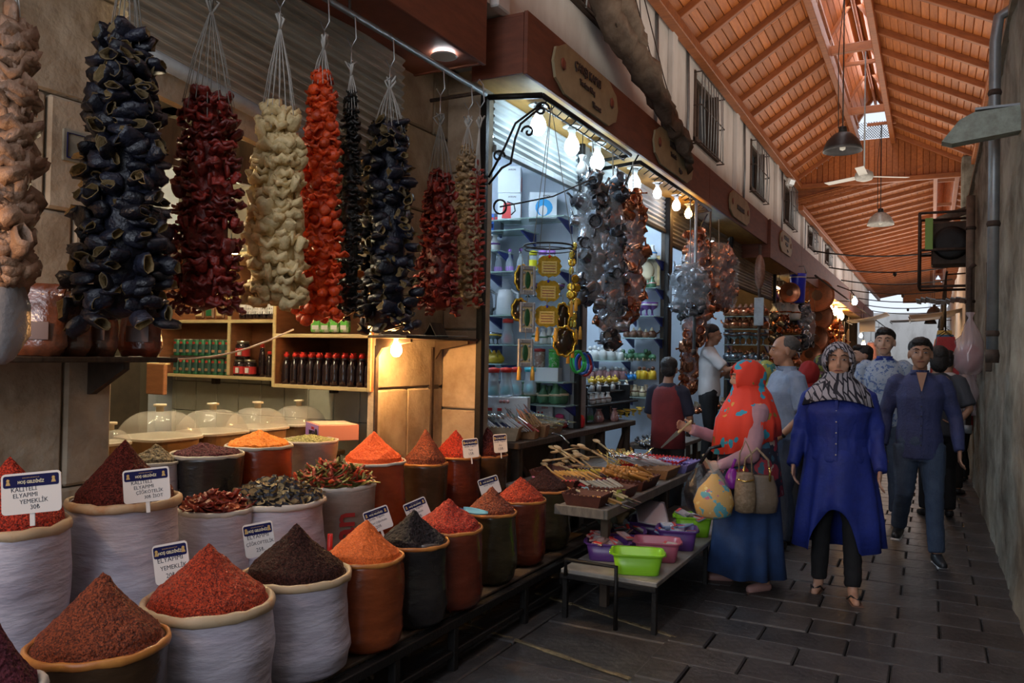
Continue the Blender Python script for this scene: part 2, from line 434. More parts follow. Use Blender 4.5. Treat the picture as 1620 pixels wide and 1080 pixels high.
f1 = fascia(-1.0, 4.42, -2.58, 3.42, 4.05, [1.4], 0.55, M_fascia); tag(f1, 'tall red-brown boxed fascia over the spice stall with a single round downlight')
f2 = fascia(4.68, 13.45, -2.42, 3.43, 3.86, [6.66, 9.6], 0.40); tag(f2, 'long red-brown boxed fascia with three cream plaques over the kettle shop')
f3 = fascia(13.5, 27.3, -2.38, 3.22, 3.86, [17.0, 21.0, 24.5], 0.44); tag(f3, 'red-brown boxed fascia beyond the step, over the copperware shop')
f4 = fascia(27.4, 40.0, -2.42, 3.2, 3.8, [31, 35.5], 0.40); tag(f4, 'farthest red-brown boxed fascia near the bright end of the lane')
struct('wall_left', MB().box((-3.0, 4.0, 4.6), (0.2, 1.4, 2.0)), M_white_plaster)

# plaques
M_plaque = mat('plaque_cream', (0.42, 0.34, 0.19), 0.6, var=0.25, scale=6)
M_letter = mat('dark_lettering', (0.03, 0.02, 0.018), 0.5)
M_plaquer = mat('plaque_emblem', (0.25, 0.06, 0.03), 0.6)
def plaque(y0, y1, z0, z1, lines, label, x=-2.415):
    w_, h = y1-y0, z1-z0; rr = thing('shop_plaque', label, 'sign', (x, (y0+y1)/2, (z0+z1)/2), group='cream plaques on the fascias')
    poly = []
    e = .16*w_
    pts = [(-.5*w_+e, -.5*h), (.5*w_-e, -.5*h), (.5*w_-.5*e, -.36*h), (.5*w_-.2*e, -.3*h), (.5*w_, 0), (.5*w_-.2*e, .3*h), (.5*w_-.5*e, .36*h), (.5*w_-e, .5*h), (-.5*w_+e, .5*h), (-.5*w_+.5*e, .36*h), (-.5*w_+.2*e, .3*h), (-.5*w_, 0), (-.5*w_+.2*e, -.3*h), (-.5*w_+.5*e, -.36*h)]
    MB().prism(pts, 0, 0, .02).build('board', M_plaque, rr)
    zz = .23*h
    for t, s, dy in lines:
        text(t, s*h, M_letter, rr, (.026, dy*w_, zz), (PI/2, 0, PI/2), depth_=.004, bold=True); zz -= .27*h
    for sy in (-1, 1):
        MB().lathe([(.02*w_+.01, 0), (.03*w_+.01, .006), (.015, .008)], 6, (0, 0, 0), rot=(0, PI/2, 0)).build('emblem', M_plaquer, rr, (.02, sy*.38*w_, .05*h))
    return rr
plaque(5.05, 6.35, 3.46, 3.83, [('ÇARŞI KAPISI', .24, -.02), ('Turizm Rhq', .17, -.03), ('Ticaret', .17, .12)], 'largest cream plaque nearest the stall, with two bold words and two script lines')
plaque(7.35, 8.75, 3.46, 3.83, [('HEDİYELİK', .24, .02), ('Turistik', .17, -.05), ('Eşya', .17, .14)], 'cream plaque half hidden by the drooping dusty tarpaulin')
plaque(10.6, 11.9, 3.47, 3.82, [('', .2, 0), ('BAKIRCILAR', .24, 0)], 'cream plaque with a single line of dark capitals')
plaque(14.3, 15.6, 3.45, 3.82, [('BAKIRCILIK', .26, 0), ('Hediyelik', .2, 0), ('Eşya', .15, .1)], 'cream plaque on the far fascia past the step', x=-2.375)
plaque(28.3, 29.5, 3.4, 3.75, [('ÇARŞI', .3, 0)], 'smallest cream plaque, on the farthest fascia')

# ---- upper left wall with barred windows --------------------------------
wu = sroot('wall_left'); XU = -2.62
wins = [(5.4, 7.3, 4.42, 5.1), (9.55, 10.75, 4.2, 5.08), (12.95, 14.1, 4.25, 5.08), (16.2, 17.4, 4.25, 5.08), (19.6, 20.8, 4.2, 4.7), (23, 24, 4.2, 4.7)]
ys = [2.9]; 
for a, c, z0, z1 in wins: ys += [a, c]
ys.append(40)
for k in range(0, len(ys), 2): MB().box((XU-.1, (ys[k]+ys[k+1])/2, 4.61), (.2, ys[k+1]-ys[k], 1.48)).build('wall_panel', M_white_plaster, wu)
for a, c, z0, z1 in wins:
    MB().box((XU-.1, (a+c)/2, (3.87+z0)/2), (.2, c-a, z0-3.87)).build('wall_panel', M_white_plaster, wu)
    MB().box((XU-.1, (a+c)/2, (5.35+z1)/2), (.2, c-a, 5.35-z1)).build('wall_panel', M_white_plaster, wu)
M_frame = mat('window_frame_brown', (0.10, 0.065, 0.045), 0.6, var=0.4, scale=12)
M_pane = mat('dim_window_glass', (0.10, 0.12, 0.14), 0.15, spec=0.7)
for k, (a, c, z0, z1) in enumerate(wins):
    wn = sroot('window_%d' % (k+1)); ym = (a+c)/2
    MB().box((XU-.16, ym, (z0+z1)/2), (.02, c-a, z1-z0)).build('pane', M_pane, wn)
    fb = MB(); fb.box((XU-.06, a+.03, (z0+z1)/2), (.16, .06, z1-z0)); fb.box((XU-.06, c-.03, (z0+z1)/2), (.16, .06, z1-z0)); fb.box((XU-.06, ym, z0+.03), (.2, c-a, .05)); fb.box((XU-.1, ym, z1-.02), (.1, c-a, .04)); fb.box((XU-.12, ym, (z0+z1)/2), (.04, .05, z1-z0))
    fb.build('frame', M_frame, wn)
    n = 9
    for i in range(n):
        yy = a+.06+(c-a-.12)*i/(n-1); rg = random.Random(i+k*31)
        MB().tube([(XU+.10, yy, z0-.04), (XU+.10+rg.uniform(-.01, .02), yy+rg.uniform(-.04, .04), (z0+z1)/2), (XU+.09, yy+rg.uniform(-.03, .03), z1)], .007, 5).build('bar', M_steel, wn)
    for z in (z0-.03, (z0+z1)/2, z1-.03):
        MB().tube([(XU-.02, a, z), (XU+.1, a, z), (XU+.1, c, z), (XU-.02, c, z)], .009, 5).build('cross_bar', M_rust, wn)
for y in (3.7, 4.6, 8.55, 11.8, 15.2, 18.6, 21.8, 25.4, 28, 31):
    MB().bbox((XU+.03, y, 4.6), (.07, .17, 1.5), .01).build('pilaster', M_white_plaster, wu)
for y in (4.15, 8.0, 9.2, 12.4, 15.9, 19.0, 22.2):
    MB().tube([(XU+.02, y, 3.85), (XU+.03, y+.02, 4.5), (XU+.02, y, 5.2)], .018, 6).build('cable', M_zinc, wu)

# dusty tarpaulin hanging along the upper wall
def crumple_tube(pts, r, seg, amp, seed, m, name, parent=None, label=None, cat=None, sub=10, flat=1.0):
    P = []; RR = []
    for i in range(len(pts)-1):
        for t in range(sub):
            f = t/sub; P.append([pts[i][k]*(1-f)+pts[i+1][k]*f for k in range(3)]); RR.append(r[i]*(1-f)+r[i+1]*f)
    P.append(pts[-1]); RR.append(r[-1]); b = MB(); b.tube(P, RR, seg, flat=flat)
    v = []
    for p in b.v:
        q = Vector(p); nn = noise.noise_vector(q*7+Vector((seed, 0, 0)))*amp+noise.noise_vector(q*19+Vector((0, seed, 0)))*amp*.6; v.append(tuple(q+nn))
    b.v = v; return b.build(name, m, parent)
tp = thing('tarpaulin', 'dusty dark tarpaulin sagging along the white wall above the plaques', 'tarpaulin', (0, 0, 0))
crumple_tube([(-2.42, 5.2, 5.15), (-2.4, 6.0, 4.7), (-2.38, 6.9, 4.25), (-2.36, 7.7, 3.98), (-2.35, 8.3, 3.78)], [.15, .14, .10, .08, .06], 18, .06, 3, M_cloth_tarp, 'sagging_roll', tp)
crumple_tube([(-2.45, 5.4, 4.9), (-2.42, 6.3, 4.35), (-2.38, 7.2, 4.08), (-2.33, 8.1, 3.8), (-2.36, 8.55, 3.6)], [.09, .11, .09, .08, .03], 16, .06, 8, M_cloth_tarp, 'hanging_fold', tp)
for k in range(5):
    MB().tube([(-2.45, 5.3+.4*k, 5.15), (-2.36, 5.7+.45*k, 4.7-.1*k), (-2.36, 6.2+.5*k, 4.3-.12*k)], .006, 4).build('cord', M_rust, tp)

# ---- roof ---------------------------------------------------------------
rf = sroot('ceiling'); EL = (-2.62, 5.27); ML = (-1.40, 6.07); MR = (-0.74, 6.07); ER = (0.74, 5.27)
Y0, Y1 = 1.0, 17.6
def plank(l, wd, k):
    random.seed(k); b = MB(); b.bbox((0, 0, 0), (wd-.006, l-.005, .02), .005); return b.mesh('plank', M_board)
L = 2.4; N = int(math.ceil((Y1-Y0)/L))
for (a, c) in ((EL, ML), (MR, ER)):
    dx, dz = c[0]-a[0], c[1]-a[1]; ln = math.hypot(dx, dz); n = int(round(ln/0.105)); wd = ln/n; ang = -math.atan2(dz, dx)
    ms = [plank(L, wd, k) for k in range(2)]
    nx, nz_ = -dz/ln, dx/ln
    for i in range(n):
        t = (i+.5)/n
        for j in range(N):
            put('plank', ms[(i+j) % 2], rf, (a[0]+dx*t+nx*.05, Y1-L*(j+.5), a[1]+dz*t+nz_*.05), (0, ang, 0))
    MB().box(((a[0]+c[0])/2+nx*.075, (Y0+Y1)/2, (a[1]+c[1])/2+nz_*.075), (ln, Y1-Y0, .02), rot=(0, ang, 0)).build('roof_sheet', M_dirtwood, rf)
    rb = MB(); rb.bbox((0, 0, 0), (ln+.06, .07, .085), .006); rm = rb.mesh('rafter', M_beam)
    y = 17.35
    while y > Y0:
        put('rafter', rm, rf, ((a[0]+c[0])/2, y, (a[1]+c[1])/2), (0, ang, 0)); y -= .8
def beam(name, x, z, w_, h, y0=Y0, y1=Y1, m=None, par=None):
    return MB().bbox((x, (y0+y1)/2, z), (w_, y1-y0, h), .008).build(name, m or M_beam, par or rf)
beam('wall_plate', -2.52, 5.20, .12, .12); beam('wall_plate', ER[0]-.1, 5.22, .10, .12)
beam('lantern_beam', ML[0], 6.03, .09, .20); beam('lantern_beam', MR[0], 6.03, .09, .20)
AP = (-1.07, 6.88)
for sx, X in ((-1, ML[0]), (1, MR[0])):
    a = (X, 6.36); dx, dz = AP[0]-a[0], AP[1]-a[1]; ln = math.hypot(dx, dz); ang = -math.atan2(dz, dx)
    n = 6; wd = ln/n; pm = plank(L, wd, 50+sx)
    for i in range(n):
        for j in range(N):
            if i % 1 == 0: put('plank', pm, rf, (a[0]+dx*(i+.5)/n, Y1-L*(j+.5), a[1]+dz*(i+.5)/n+.05), (0, ang, 0)) if j < 5 else None
    MB().box((a[0]+dx*.5, (Y0+Y1)/2, a[1]+dz*.5+.08), (ln, Y1-Y0, .02), rot=(0, ang, 0)).build('roof_sheet', M_dirtwood, rf)
    beam('lantern_plate', X, 6.34, .06, .06)
    y = 17.3
    rm = MB().bbox((0, 0, 0), (ln, .05, .06), .005).mesh('lantern_rafter', M_beam)
    while y > Y0:
        put('lantern_rafter', rm, rf, (a[0]+dx*.5, y, a[1]+dz*.5), (0, ang, 0))
        MB().box((X, y, 6.22), (.05, .05, .25)).build('lantern_post', M_beam, rf); y -= 1.6
beam('ridge_beam', AP[0], 6.80, .05, .12)
for y in (6.0, 9.2, 12.4, 15.6): MB().bbox((-1.07, y, 6.10), (.66, .09, .12), .006).build('tie_beam', M_beam, rf)
for y in (7.6, 10.8, 14.0): MB().bbox((-1.07, y, 6.42), (.5, .05, .06), .006).build('collar_tie', M_beam, rf)
# boarded gable at the end of the first roof
gb = MB(); 
n = 30
for i in range(n):
    xa = -2.62+3.3*i/n; xc = -2.62+3.3*(i+1)/n; xm = (xa+xc)/2
    if xm < ML[0]: zt = EL[1]+(xm-EL[0])*(ML[1]-EL[1])/(ML[0]-EL[0])
    elif xm < MR[0]: zt = 6.02
    else: zt = MR[1]+(xm-MR[0])*(ER[1]-MR[1])/(ER[0]-MR[0])
    zl = 4.85+(xm+2.62)*.216 if xm < .02 else 5.2
    MB().bbox((xm, 17.70, (zl+.0+5.24)/2), (xc-xa+.002, .02, max(.02, 5.28-zl)), .002).build('infill_board', M_beam, rf)
    if zt > 5.22: MB().box((xm, 17.645, (5.25+zt)/2), (xc-xa+.01, .01, zt-5.15)).build('gable_backing', M_beam, rf)
    if zt > 5.22: MB().bbox((xm, 17.62, (5.25+zt)/2), (xc-xa-.006, .03, zt-5.15), .004).build('gable_board', M_board, rf)
MB().bbox((-.97, 17.58, 5.2), (3.4, .10, .10), .008).build('tie_beam', M_beam, rf)
# wire mesh in the end of the lantern
ms = MB()
for i in range(14):
    t = i/13
    for s in (1, -1):
        x0 = -1.38+.62*t; ms.tube([(x0, 17.6, 6.08), (x0+s*.3, 17.6, 6.42)], .006, 3, smooth=False)
ms.build('lantern_mesh', M_rust, rf)
# second, lower roof
rf2 = sroot('ceiling'); A2 = (-2.62, 4.85); B2 = (0.02, 5.42); C2 = (0.42, 5.42); D2 = (1.25, 5.2)
for (a, c, nb) in ((A2, B2, 22), (C2, D2, 6)):
    dx, dz = c[0]-a[0], c[1]-a[1]; ln = math.hypot(dx, dz); ang = -math.atan2(dz, dx); b = MB()
    for i in range(nb): b.box((a[0]+dx*(i+.5)/nb, 32, a[1]+dz*(i+.5)/nb+.05), (ln/nb-.008, 28.8, .02), rot=(0, ang, 0))
    b.box((a[0]+dx*.5, 32, a[1]+dz*.5+.08), (ln, 28.8, .02), rot=(0, ang, 0))
    o = b.build('boarding', M_board, rf2); o['kind'] = 'stuff'
    rm = MB().bbox((0, 0, 0), (ln+.03, .07, .085), .006).mesh('rafter', M_beam); y = 18.0
    while y < 46: put('rafter', rm, rf2, (a[0]+dx*.5, y, a[1]+dz*.5), (0, ang, 0)); y += .8
beam('lantern_beam', .02, 5.40, .08, .14, 17.7, 46, par=rf2); beam('lantern_beam', .42, 5.40, .08, .14, 17.7, 46, par=rf2)
beam('wall_plate', -2.52, 4.78, .12, .12, 17.7, 46, par=rf2)
for k in range(9): MB().bbox((.22, 19.5+3*k, 5.5), (.4, .07, .08), .006).build('tie_beam', M_beam, rf2)
for sx, X in ((-1, .02), (1, .42)):
    b = MB(); a = (X, 5.62); dx, dz = .22-a[0], 6.0-a[1]
    for i in range(3): b.box((a[0]+dx*(i+.5)/3, 32, a[1]+dz*(i+.5)/3+.04), (math.hypot(dx, dz)/3-.006, 28.6, .02), rot=(0, -math.atan2(dz, dx), 0))
    o = b.build('lantern_boarding', M_board, rf2); o['kind'] = 'stuff'

# far end of the lane: bright open court, pale walls and a gable
struct('wall_end', MB().box((-2.6, 52, 2.2), (6, .3, 4.4)), M_white_plaster)
struct('wall_end', MB().box((2.6, 49, 2.2), (4.2, .3, 4.6)), M_white_plaster)
gr = struct('trim_3', MB().prism([(-1.4, 4.6), (1.6, 4.6), (1.6, 5.0), (-.1, 5.9), (-1.4, 5.3)], 1, 46.2, 46.3), M_board)
# ================================================================== RIGHT WALL FITTINGS
dp = thing('drain_pipe', 'tall grey zinc drain pipe running up the rough right wall past the spout', 'pipe', (0.36, 6.3, 0))
MB().tube([(0, 0, 1.58), (0, 0, 3.0), (0, 0, 3.75), (.02, 0, 3.92), (.12, 0, 3.98), (.3, 0, 3.98)], .036, 12).build('pipe', M_zinc, dp)
for z in (1.75, 2.5, 3.4):
    MB().lathe([(.038, -.02), (.044, 0), (.038, .02)], 12, (0, 0, z)).build('clamp', M_rust, dp)
MB().lathe([(.040, -.05), (.045, 0), (.038, .04)], 12, (0, 0, 1.60)).build('end_socket', M_rust, dp)
sp = thing('roof_spout', 'grey-green weathered wooden spout jutting from the right wall', 'spout', (0.5, 5.95, 3.10))
MB().prism([(-.46, -.10), (-.36, .03), (-.28, .07), (.2, .10), (.2, -.05), (-.40, -.12)], 1, -.06, .06).build('trough', mat('spout_paint', (0.36, 0.43, 0.38), 0.7, col2=(0.22, 0.25, 0.21), scale=12, bump=.4), sp)
MB().box((-.04, 0, .095), (.46, .10, .015)).build('lining', M_zinc, sp)
d2 = thing('drain_pipe', 'thin brown drain pipe on the right wall behind the crowd', 'pipe', (0.40, 11.2, 0))
MB().tube([(0, 0, .9), (0, 0, 2.4), (0, 0, 3.6)], .05, 10).build('pipe', mat('brown_pipe', (.20, .15, .11), .6, var=.4), d2)
for z in (1.2, 2.3, 3.2): MB().lathe([(.055, -.02), (.062, 0), (.055, .02)], 10, (0, 0, z)).build('clamp', M_rust, d2)
d3 = thing('drain_pipe', 'short dark pipe beside the brown one, ending at the paving', 'pipe', (0.36, 10.2, 0))
MB().tube([(0, 0, .75), (0, 0, 2.6), (.05, 0, 2.65)], .028, 8).build('pipe', M_rust, d3)
MB().lathe([(.04, -.04), (.04, .05)], 10, (0, 0, .8)).build('foot_socket', M_steel, d3)
bx = thing('timber_post', 'rough brown timber strip leaning flat on the right wall', 'post', (0.43, 8.0, 1.6))
MB().bbox((0, 0, .35), (.05, .10, .95), .006, rot=(0.02, 0, 0)).build('strip', M_dirtwood, bx)
wf = thing('shutter_frame', 'grey wooden window shutter folded open high on the right wall', 'shutter', (0.52, 4.9, 3.2))
MB().bbox((0, 0, .35), (.06, .10, 1.1), .006, rot=(.5, 0, 0)).build('rail', mat('grey_wood', (.28, .27, .23), .8, var=.5, scale=20, stretch=(3, 3, .5), bump=.4), wf)
MB().bbox((0, .3, .35), (.06, .08, 1.1), .006, rot=(.5, 0, 0)).build('rail', M_frame, wf)
MB().bbox((.02, .15, .35), (.02, .24, .9), .004, rot=(.5, 0, 0)).build('pane', M_pane, wf)
# cage with an old cooling unit above the far lane
ac = thing('cooling_unit', 'old air cooler with a round black fan in a rusty cage on the right wall', 'air cooler', (0.12, 13.0, 2.62))
for (x, y) in ((-.3, -.3), (.42, -.3), (-.3, .35), (.42, .35)): MB().tube([(x, y, 0), (x, y, 1.05)], .022, 5).build('cage_post', M_rust, ac)
for z in (0, .52, 1.05): MB().tube([(-.3, -.3, z), (.42, -.3, z), (.42, .35, z), (-.3, .35, z), (-.3, -.3, z)], .02, 5).build('cage_rail', M_rust, ac)
MB().bbox((.1, 0, .62), (.5, .4, .62), .02).build('casing', M_dirtwood, ac)
MB().lathe([(.22, -.02), (.24, 0), (.20, .03), (.12, .02), (.02, .035), (.001, .035)], 20, (.1, -.22, .62), rot=(PI/2, 0, 0)).build('fan_ring', M_black, ac)
MB().bbox((-.18, -.31, .75), (.1, .01, .45), .003).build('green_label', mat('green_label', (.25, .45, .08), .5), ac)
aw = thing('awning', 'dented grey sheet metal awning under the caged cooler', 'awning', (0.2, 12.6, 2.4))
b = MB()
for i in range(13): b.bbox((-.38+.06*i, 0, .02*math.sin(i)), (.062, .9, .015), .003, rot=(0, .25+.2*math.sin(i*1.3), 0))
o = b.build('corrugated_sheet', M_zinc, aw); o['kind'] = 'stuff'
MB().bbox((0, .4, .04), (.8, .03, .05), .004).build('edge_strip', M_rust, aw)
# concrete stub where the two roofs meet
struct('trim_4', MB().bbox((0.62, 16.9, 4.6), (.35, .6, 1.5), .03), M_plaster_old)
b2 = thing('roof_spout', 'small rusty spout farther along under the roof step', 'spout', (0.55, 15.5, 4.15))
MB().prism([(-.6, -.22), (-.5, -.1), (.1, .12), (.1, 0), (-.5, -.25)], 1, -.05, .05).build('trough', M_rust, b2)

# pendant lamps and ceiling fan ------------------------------------------
M_lampdark = mat('dark_enamel', (.035, .03, .03), .4, metal=.4, var=.4, scale=18)
M_lampgrey = mat('grey_enamel', (.42, .40, .36), .4, metal=.3, var=.3, scale=18)
def pendant(px, py, d, m, rad, label, ztop):
    p = at(px, py, d=d); t = thing('pendant_lamp', label, 'lamp', p, group='bell shaped pendant lamps')
    prof = [(.28, .55), (.40, .50), (.55, .38), (.80, .12), (.95, -.25), (1.0, -.45), (.97, -.46), (.90, -.25), (.72, .10), (.40, .44), (.02, .47)]
    MB().lathe([(r*rad, z*rad) for r, z in prof], 24).build('shade', m, t)
    MB().lathe([(.22*rad, .5*rad), (.2*rad, .85*rad), (.08*rad, .9*rad)], 12).build('neck', M_black, t)
    MB().lathe([(.001, -.42*rad), (.14*rad, -.36*rad), (.18*rad, -.1*rad), (.1*rad, .4*rad)], 12).build('bulb', mat('dead_bulb', (.5, .48, .42), .2), t)
    MB().tube([(0, 0, .8*rad), (0, 0, ztop-p[2])], .008, 5).build('suspension_rod', M_black, t)
    MB().bbox((0, 0, ztop-p[2]), (.5, .06, .05), .005).build('cross_beam', M_beam, t); MB().tube([(-.05, .0, .8*rad), (-.06, 0, (ztop-p[2])*.6), (0, 0, ztop-p[2])], .005, 4).build('flex', M_black, t)
    return t
pendant(1333, 226, 9.7, M_lampdark, .23, 'large dark pendant lamp nearest the camera under the roof lantern', 6.05)
pendant(1393, 347, 14.8, M_lampgrey, .235, 'pale grey pendant lamp hanging beyond the ceiling fan', 6.0)
pendant(1478, 491, 27, M_lampdark, .24, 'small dark pendant lamp far down the lane, the nearer of two', 5.4)
pendant(1472, 508, 33, M_lampdark, .24, 'smallest dark pendant lamp at the far end of the lane', 5.4)
p = at(1367, 279, d=11.5); fan = thing('ceiling_fan', 'white three-bladed ceiling fan on a long rod', 'fan', p)
MB().lathe([(.02, .10), (.06, .09), (.12, .05), (.13, 0), (.11, -.05), (.05, -.07), (.001, -.075)], 18).build('motor', M_lampgrey, fan)
MB().tube([(0, 0, .1), (0, 0, 6.05-p[2])], .012, 6).build('rod', M_steel, fan)
M_blade = mat('cream_blade', (.50, .47, .42), .5)
for k in range(3):
    a = .5+k*2*PI/3; b = MB(); b.bbox((.38, 0, 0), (.52, .12, .008), .003, rot=(.15, 0, 0)); b.box((.13, 0, 0), (.12, .03, .012))
    b.build('blade', M_blade, fan, (0, 0, .0), (0, 0, a))

# ================================================================== RACK OF THE SPICE STALL
rk = thing('sack_rack', 'black welded iron rack carrying the front row of spice sacks', 'rack', (-2.05, 1.2, 0))
b = MB().bbox((0, 2.0, .235), (.045, 4.2, .045), .005).build('front_rail', M_black, rk)
MB().bbox((-.42, 2.0, .235), (.045, 4.2, .045), .005).build('back_rail', M_black, rk)
for y in (.25, .95, 1.62, 2.1, 2.86, 3.4, 4.08):
    MB().bbox((0, y, .107), (.04, .04, .215), .004).build('leg', M_black, rk); MB().bbox((-.42, y, .107), (.04, .04, .215), .004).build('leg', M_black, rk)
    MB().bbox((-.21, y, .235), (.38, .035, .035), .004).build('cross_bar', M_black, rk)
for i in range(4): MB().bbox((-.08-.115*i, 2.0, .262), (.10, 4.15, .016), .004).build('plank', M_dirtwood, rk)
for y in (1.62, 2.86): MB().bbox((-.0, y+.6, .09), (.03, 1.2, .03), .004).build('low_rail', M_black, rk)
st = thing('sack_step', 'dark timber step behind the front row, carrying the back rows of sacks', 'step', (-2.8, 1.2, 0))
MB().bbox((.04, 1.98, .21), (.50, 4.1, .40), .01).build('step_box', M_dirtwood, st)
MB().bbox((-.41, 1.0, .30), (.36, 1.9, .58), .01).build('step_box', M_dirtwood, st)
MB().bbox((-.41, 2.55, .30), (.36, 1.15, .58), .01).build('step_box', M_dirtwood, st)
# rubble and dirt under the rack
M_rubble = mat('rubble', (.10, .075, .045), .9, var=.5, scale=20)
b = MB(); rg = random.Random(5)
for i in range(120):
    s = rg.uniform(.008, .03); b.bbox((rg.uniform(-2.44, -2.3), rg.uniform(2.6, 5), s*.5+.02), (s*1.4, s, s*.8), s*.25, rot=(rg.random(), rg.random(), rg.random()))
o = b.build('rubble', M_rubble); tag(o, 'loose grit and stone chips lying under the spice rack', 'rubble', kind='stuff')

# ================================================================== SPICE SACKS
M_weave = mat('woven_plastic_white', (0.56, 0.52, 0.60), 0.38, col2=(0.46, 0.41, 0.49), scale=5, bump=0.5, bscale=9, stretch=(1, 1, 3.5), spec=.7)
def spice_mat(name, c, c2, sc=140, b=1.0, rough=.7):
    return mat(name, tuple(min(.95, k*1.3) for k in c), rough, col2=tuple(k*(.6 if b > .5 else 1) for k in c2), kind='voronoi', scale=sc*1.7, bump=b, bscale=sc*.6, contrast=(.1, .9), spec=.45 if max(c) > .15 else .15)
SP = dict(
 red=spice_mat('red_flakes', (.50, .035, .012), (.22, .012, .005)), brick=spice_mat('brick_flakes', (.46, .045, .010), (.22, .018, .006)),
 brown=spice_mat('brown_flakes', (.26, .05, .014), (.12, .02, .007)), dark=spice_mat('isot_flakes', (.052, .017, .013), (.018, .007, .006)),
 darkred=spice_mat('dark_red_flakes', (.12, .020, .014), (.045, .008, .006)), orange=spice_mat('orange_powder', (.62, .12, .015), (.52, .09, .01), 150, .35),
 hot=spice_mat('vermilion_powder', (.85, .10, .012), (.74, .075, .008), 150, .35), turmeric=spice_mat('turmeric_powder', (.80, .21, .015), (.72, .17, .01), 150, .3),
 sumac=spice_mat('sumac', (.10, .022, .032), (.05, .010, .016), 110, .7), green=spice_mat('green_thyme', (.33, .31, .12), (.20, .20, .065), 120, .8),
 seeds=spice_mat('grey_seeds', (.20, .15, .09), (.07, .05, .03), 70, 1.0), black=spice_mat('black_isot', (.028, .022, .024), (.008, .007, .008), 90, 1.0, .45))
def bagm(name, c, rough=.22, c2=None): return mat(name, c, rough, col2=c2 or tuple(k*.6 for k in c), scale=4, bump=.35, bscale=7, stretch=(1, 1, 2.2), spec=.6)
BG = dict(white=M_weave, orange=bagm('orange_bag', (.30, .065, .018)), black=bagm('black_bag', (.030, .026, .026)), redb=bagm('red_brown_bag', (.17, .032, .015)),
 brownb=bagm('brown_bag', (.085, .045, .022)), olive=bagm('olive_bag', (.055, .042, .02)), vermil=bagm('vermilion_bag', (.36, .055, .015)), dull=bagm('dull_white_bag', (.36, .30, .26), .5))
M_rimp = mat('stained_pale_rim', (.55, .40, .25), .55, col2=(.46, .17, .04), scale=9, bump=.3, contrast=(.5, .75))
M_rimo = mat('orange_plastic_rim', (.62, .26, .06), .35, col2=(.42, .13, .03), scale=9, bump=.2)
M_rimw = mat('white_cloth_rim', (.62, .56, .50), .6, var=.2, scale=9, bump=.3)
def sack(name, label, x, y, z0, zr, r, hc, bag, rim, heap, seed, grain=.006, apex=(0, 0), notch=None, rimr=.020):
    rt = thing('spice_sack', label, 'sack', (x, y, z0), group='open sacks of spice'); h = zr-z0; sg = 40
    def wob(q, z): return .05*nz(math.cos(q)*1.3+seed, math.sin(q)*1.3, z*5)+.018*math.sin(z*46+3*nz(math.cos(q)*2, math.sin(q)*2, seed))*nz(math.cos(q)*2+9, math.sin(q)*2, z*7+seed)
    pr = [(.5*r, 0), (.80*r, .004), (.95*r, .03), (1.0*r, .08)]
    for t in np.linspace(.25, 1, 14): pr.append((r*(1.03-.05*t-.03*math.sin(t*6+seed)), max(.1, t*h)))
    b = MB(); b.lathe(pr, sg, wob=wob); b.build('bag', bag, rt)
    # rolled rim
    b = MB(); P = []
    for k in range(sg): 
        q = 2*PI*k/sg; rr = r*.985*(1+wob(q, h)); P.append((rr*math.cos(q), rr*math.sin(q), h+.006*nz(math.cos(q)*3, math.sin(q)*3, seed*2)))
    vs = []
    for k in range(sg):
        q = 2*PI*k/sg; c = Vector(P[k]); o = Vector((math.cos(q), math.sin(q), 0)); ra = rimr*(1+.4*nz(math.cos(q)*4, math.sin(q)*4, seed+7))
        for j in range(8):
            a = 2*PI*j/8; vs.append(c+o*math.cos(a)*ra*.6+Vector((0, 0, math.sin(a)*ra*.95-.005)))
    b.add(vs, [(k*8+j, ((k+1) % sg)*8+j, ((k+1) % sg)*8+(j+1) % 8, k*8+(j+1) % 8) for k in range(sg) for j in range(8)], True); b.build('rolled_rim', rim, rt)
    # heap
    if heap is not None:
        nr, ns = 44, 88; vs = [(apex[0]*r, apex[1]*r, h+hc)]
        for i in range(1, nr+1):
            t = i/nr
            for k in range(ns):
                q = 2*PI*k/ns; rr = r*.95*t; x_ = rr*math.cos(q)+apex[0]*r*(1-t); y_ = rr*math.sin(q)+apex[1]*r*(1-t)
                s_ = math.sqrt(t*t+.006)-.06
                z_ = h+hc*(1-s_)*(1-.10*math.sin(PI*min(1, t)))+grain*(nz(x_*45, y_*45, seed)+.6*nz(x_*110, y_*110, seed+3))+.014*nz(x_*9, y_*9, seed+5)*(1 if t < .9 else .3)
                if notch: 
                    dd = math.hypot(x_-notch[0]*r, y_-notch[1]*r)/r
                    if dd < notch[2]: z_ -= notch[3]*(1-dd/notch[2])
                if t > .93: z_ = h-.002+(1-t)/.07*hc*.03
                vs.append((x_, y_, z_))
        fs = [(0, 1+k, 1+(k+1) % ns) for k in range(ns)]
        for i in range(nr-1):
            for k in range(ns):
                k2 = (k+1) % ns; a = 1+i*ns; fs.append((a+k, a+ns+k, a+ns+k2, a+k2))
        b = MB(); b.add(vs, fs, False); o = b.build('spice_heap', heap, rt)
    return rt
def place(px0, px1, x, zr, cosk=None):
    pc = (px0+px1)/2; y = aty(pc, x, zr); d = depth(x, y, zr); c = 1/math.sqrt(1+((pc-810)/F)**2)
    return y, (px1-px0)/2*d/F*c
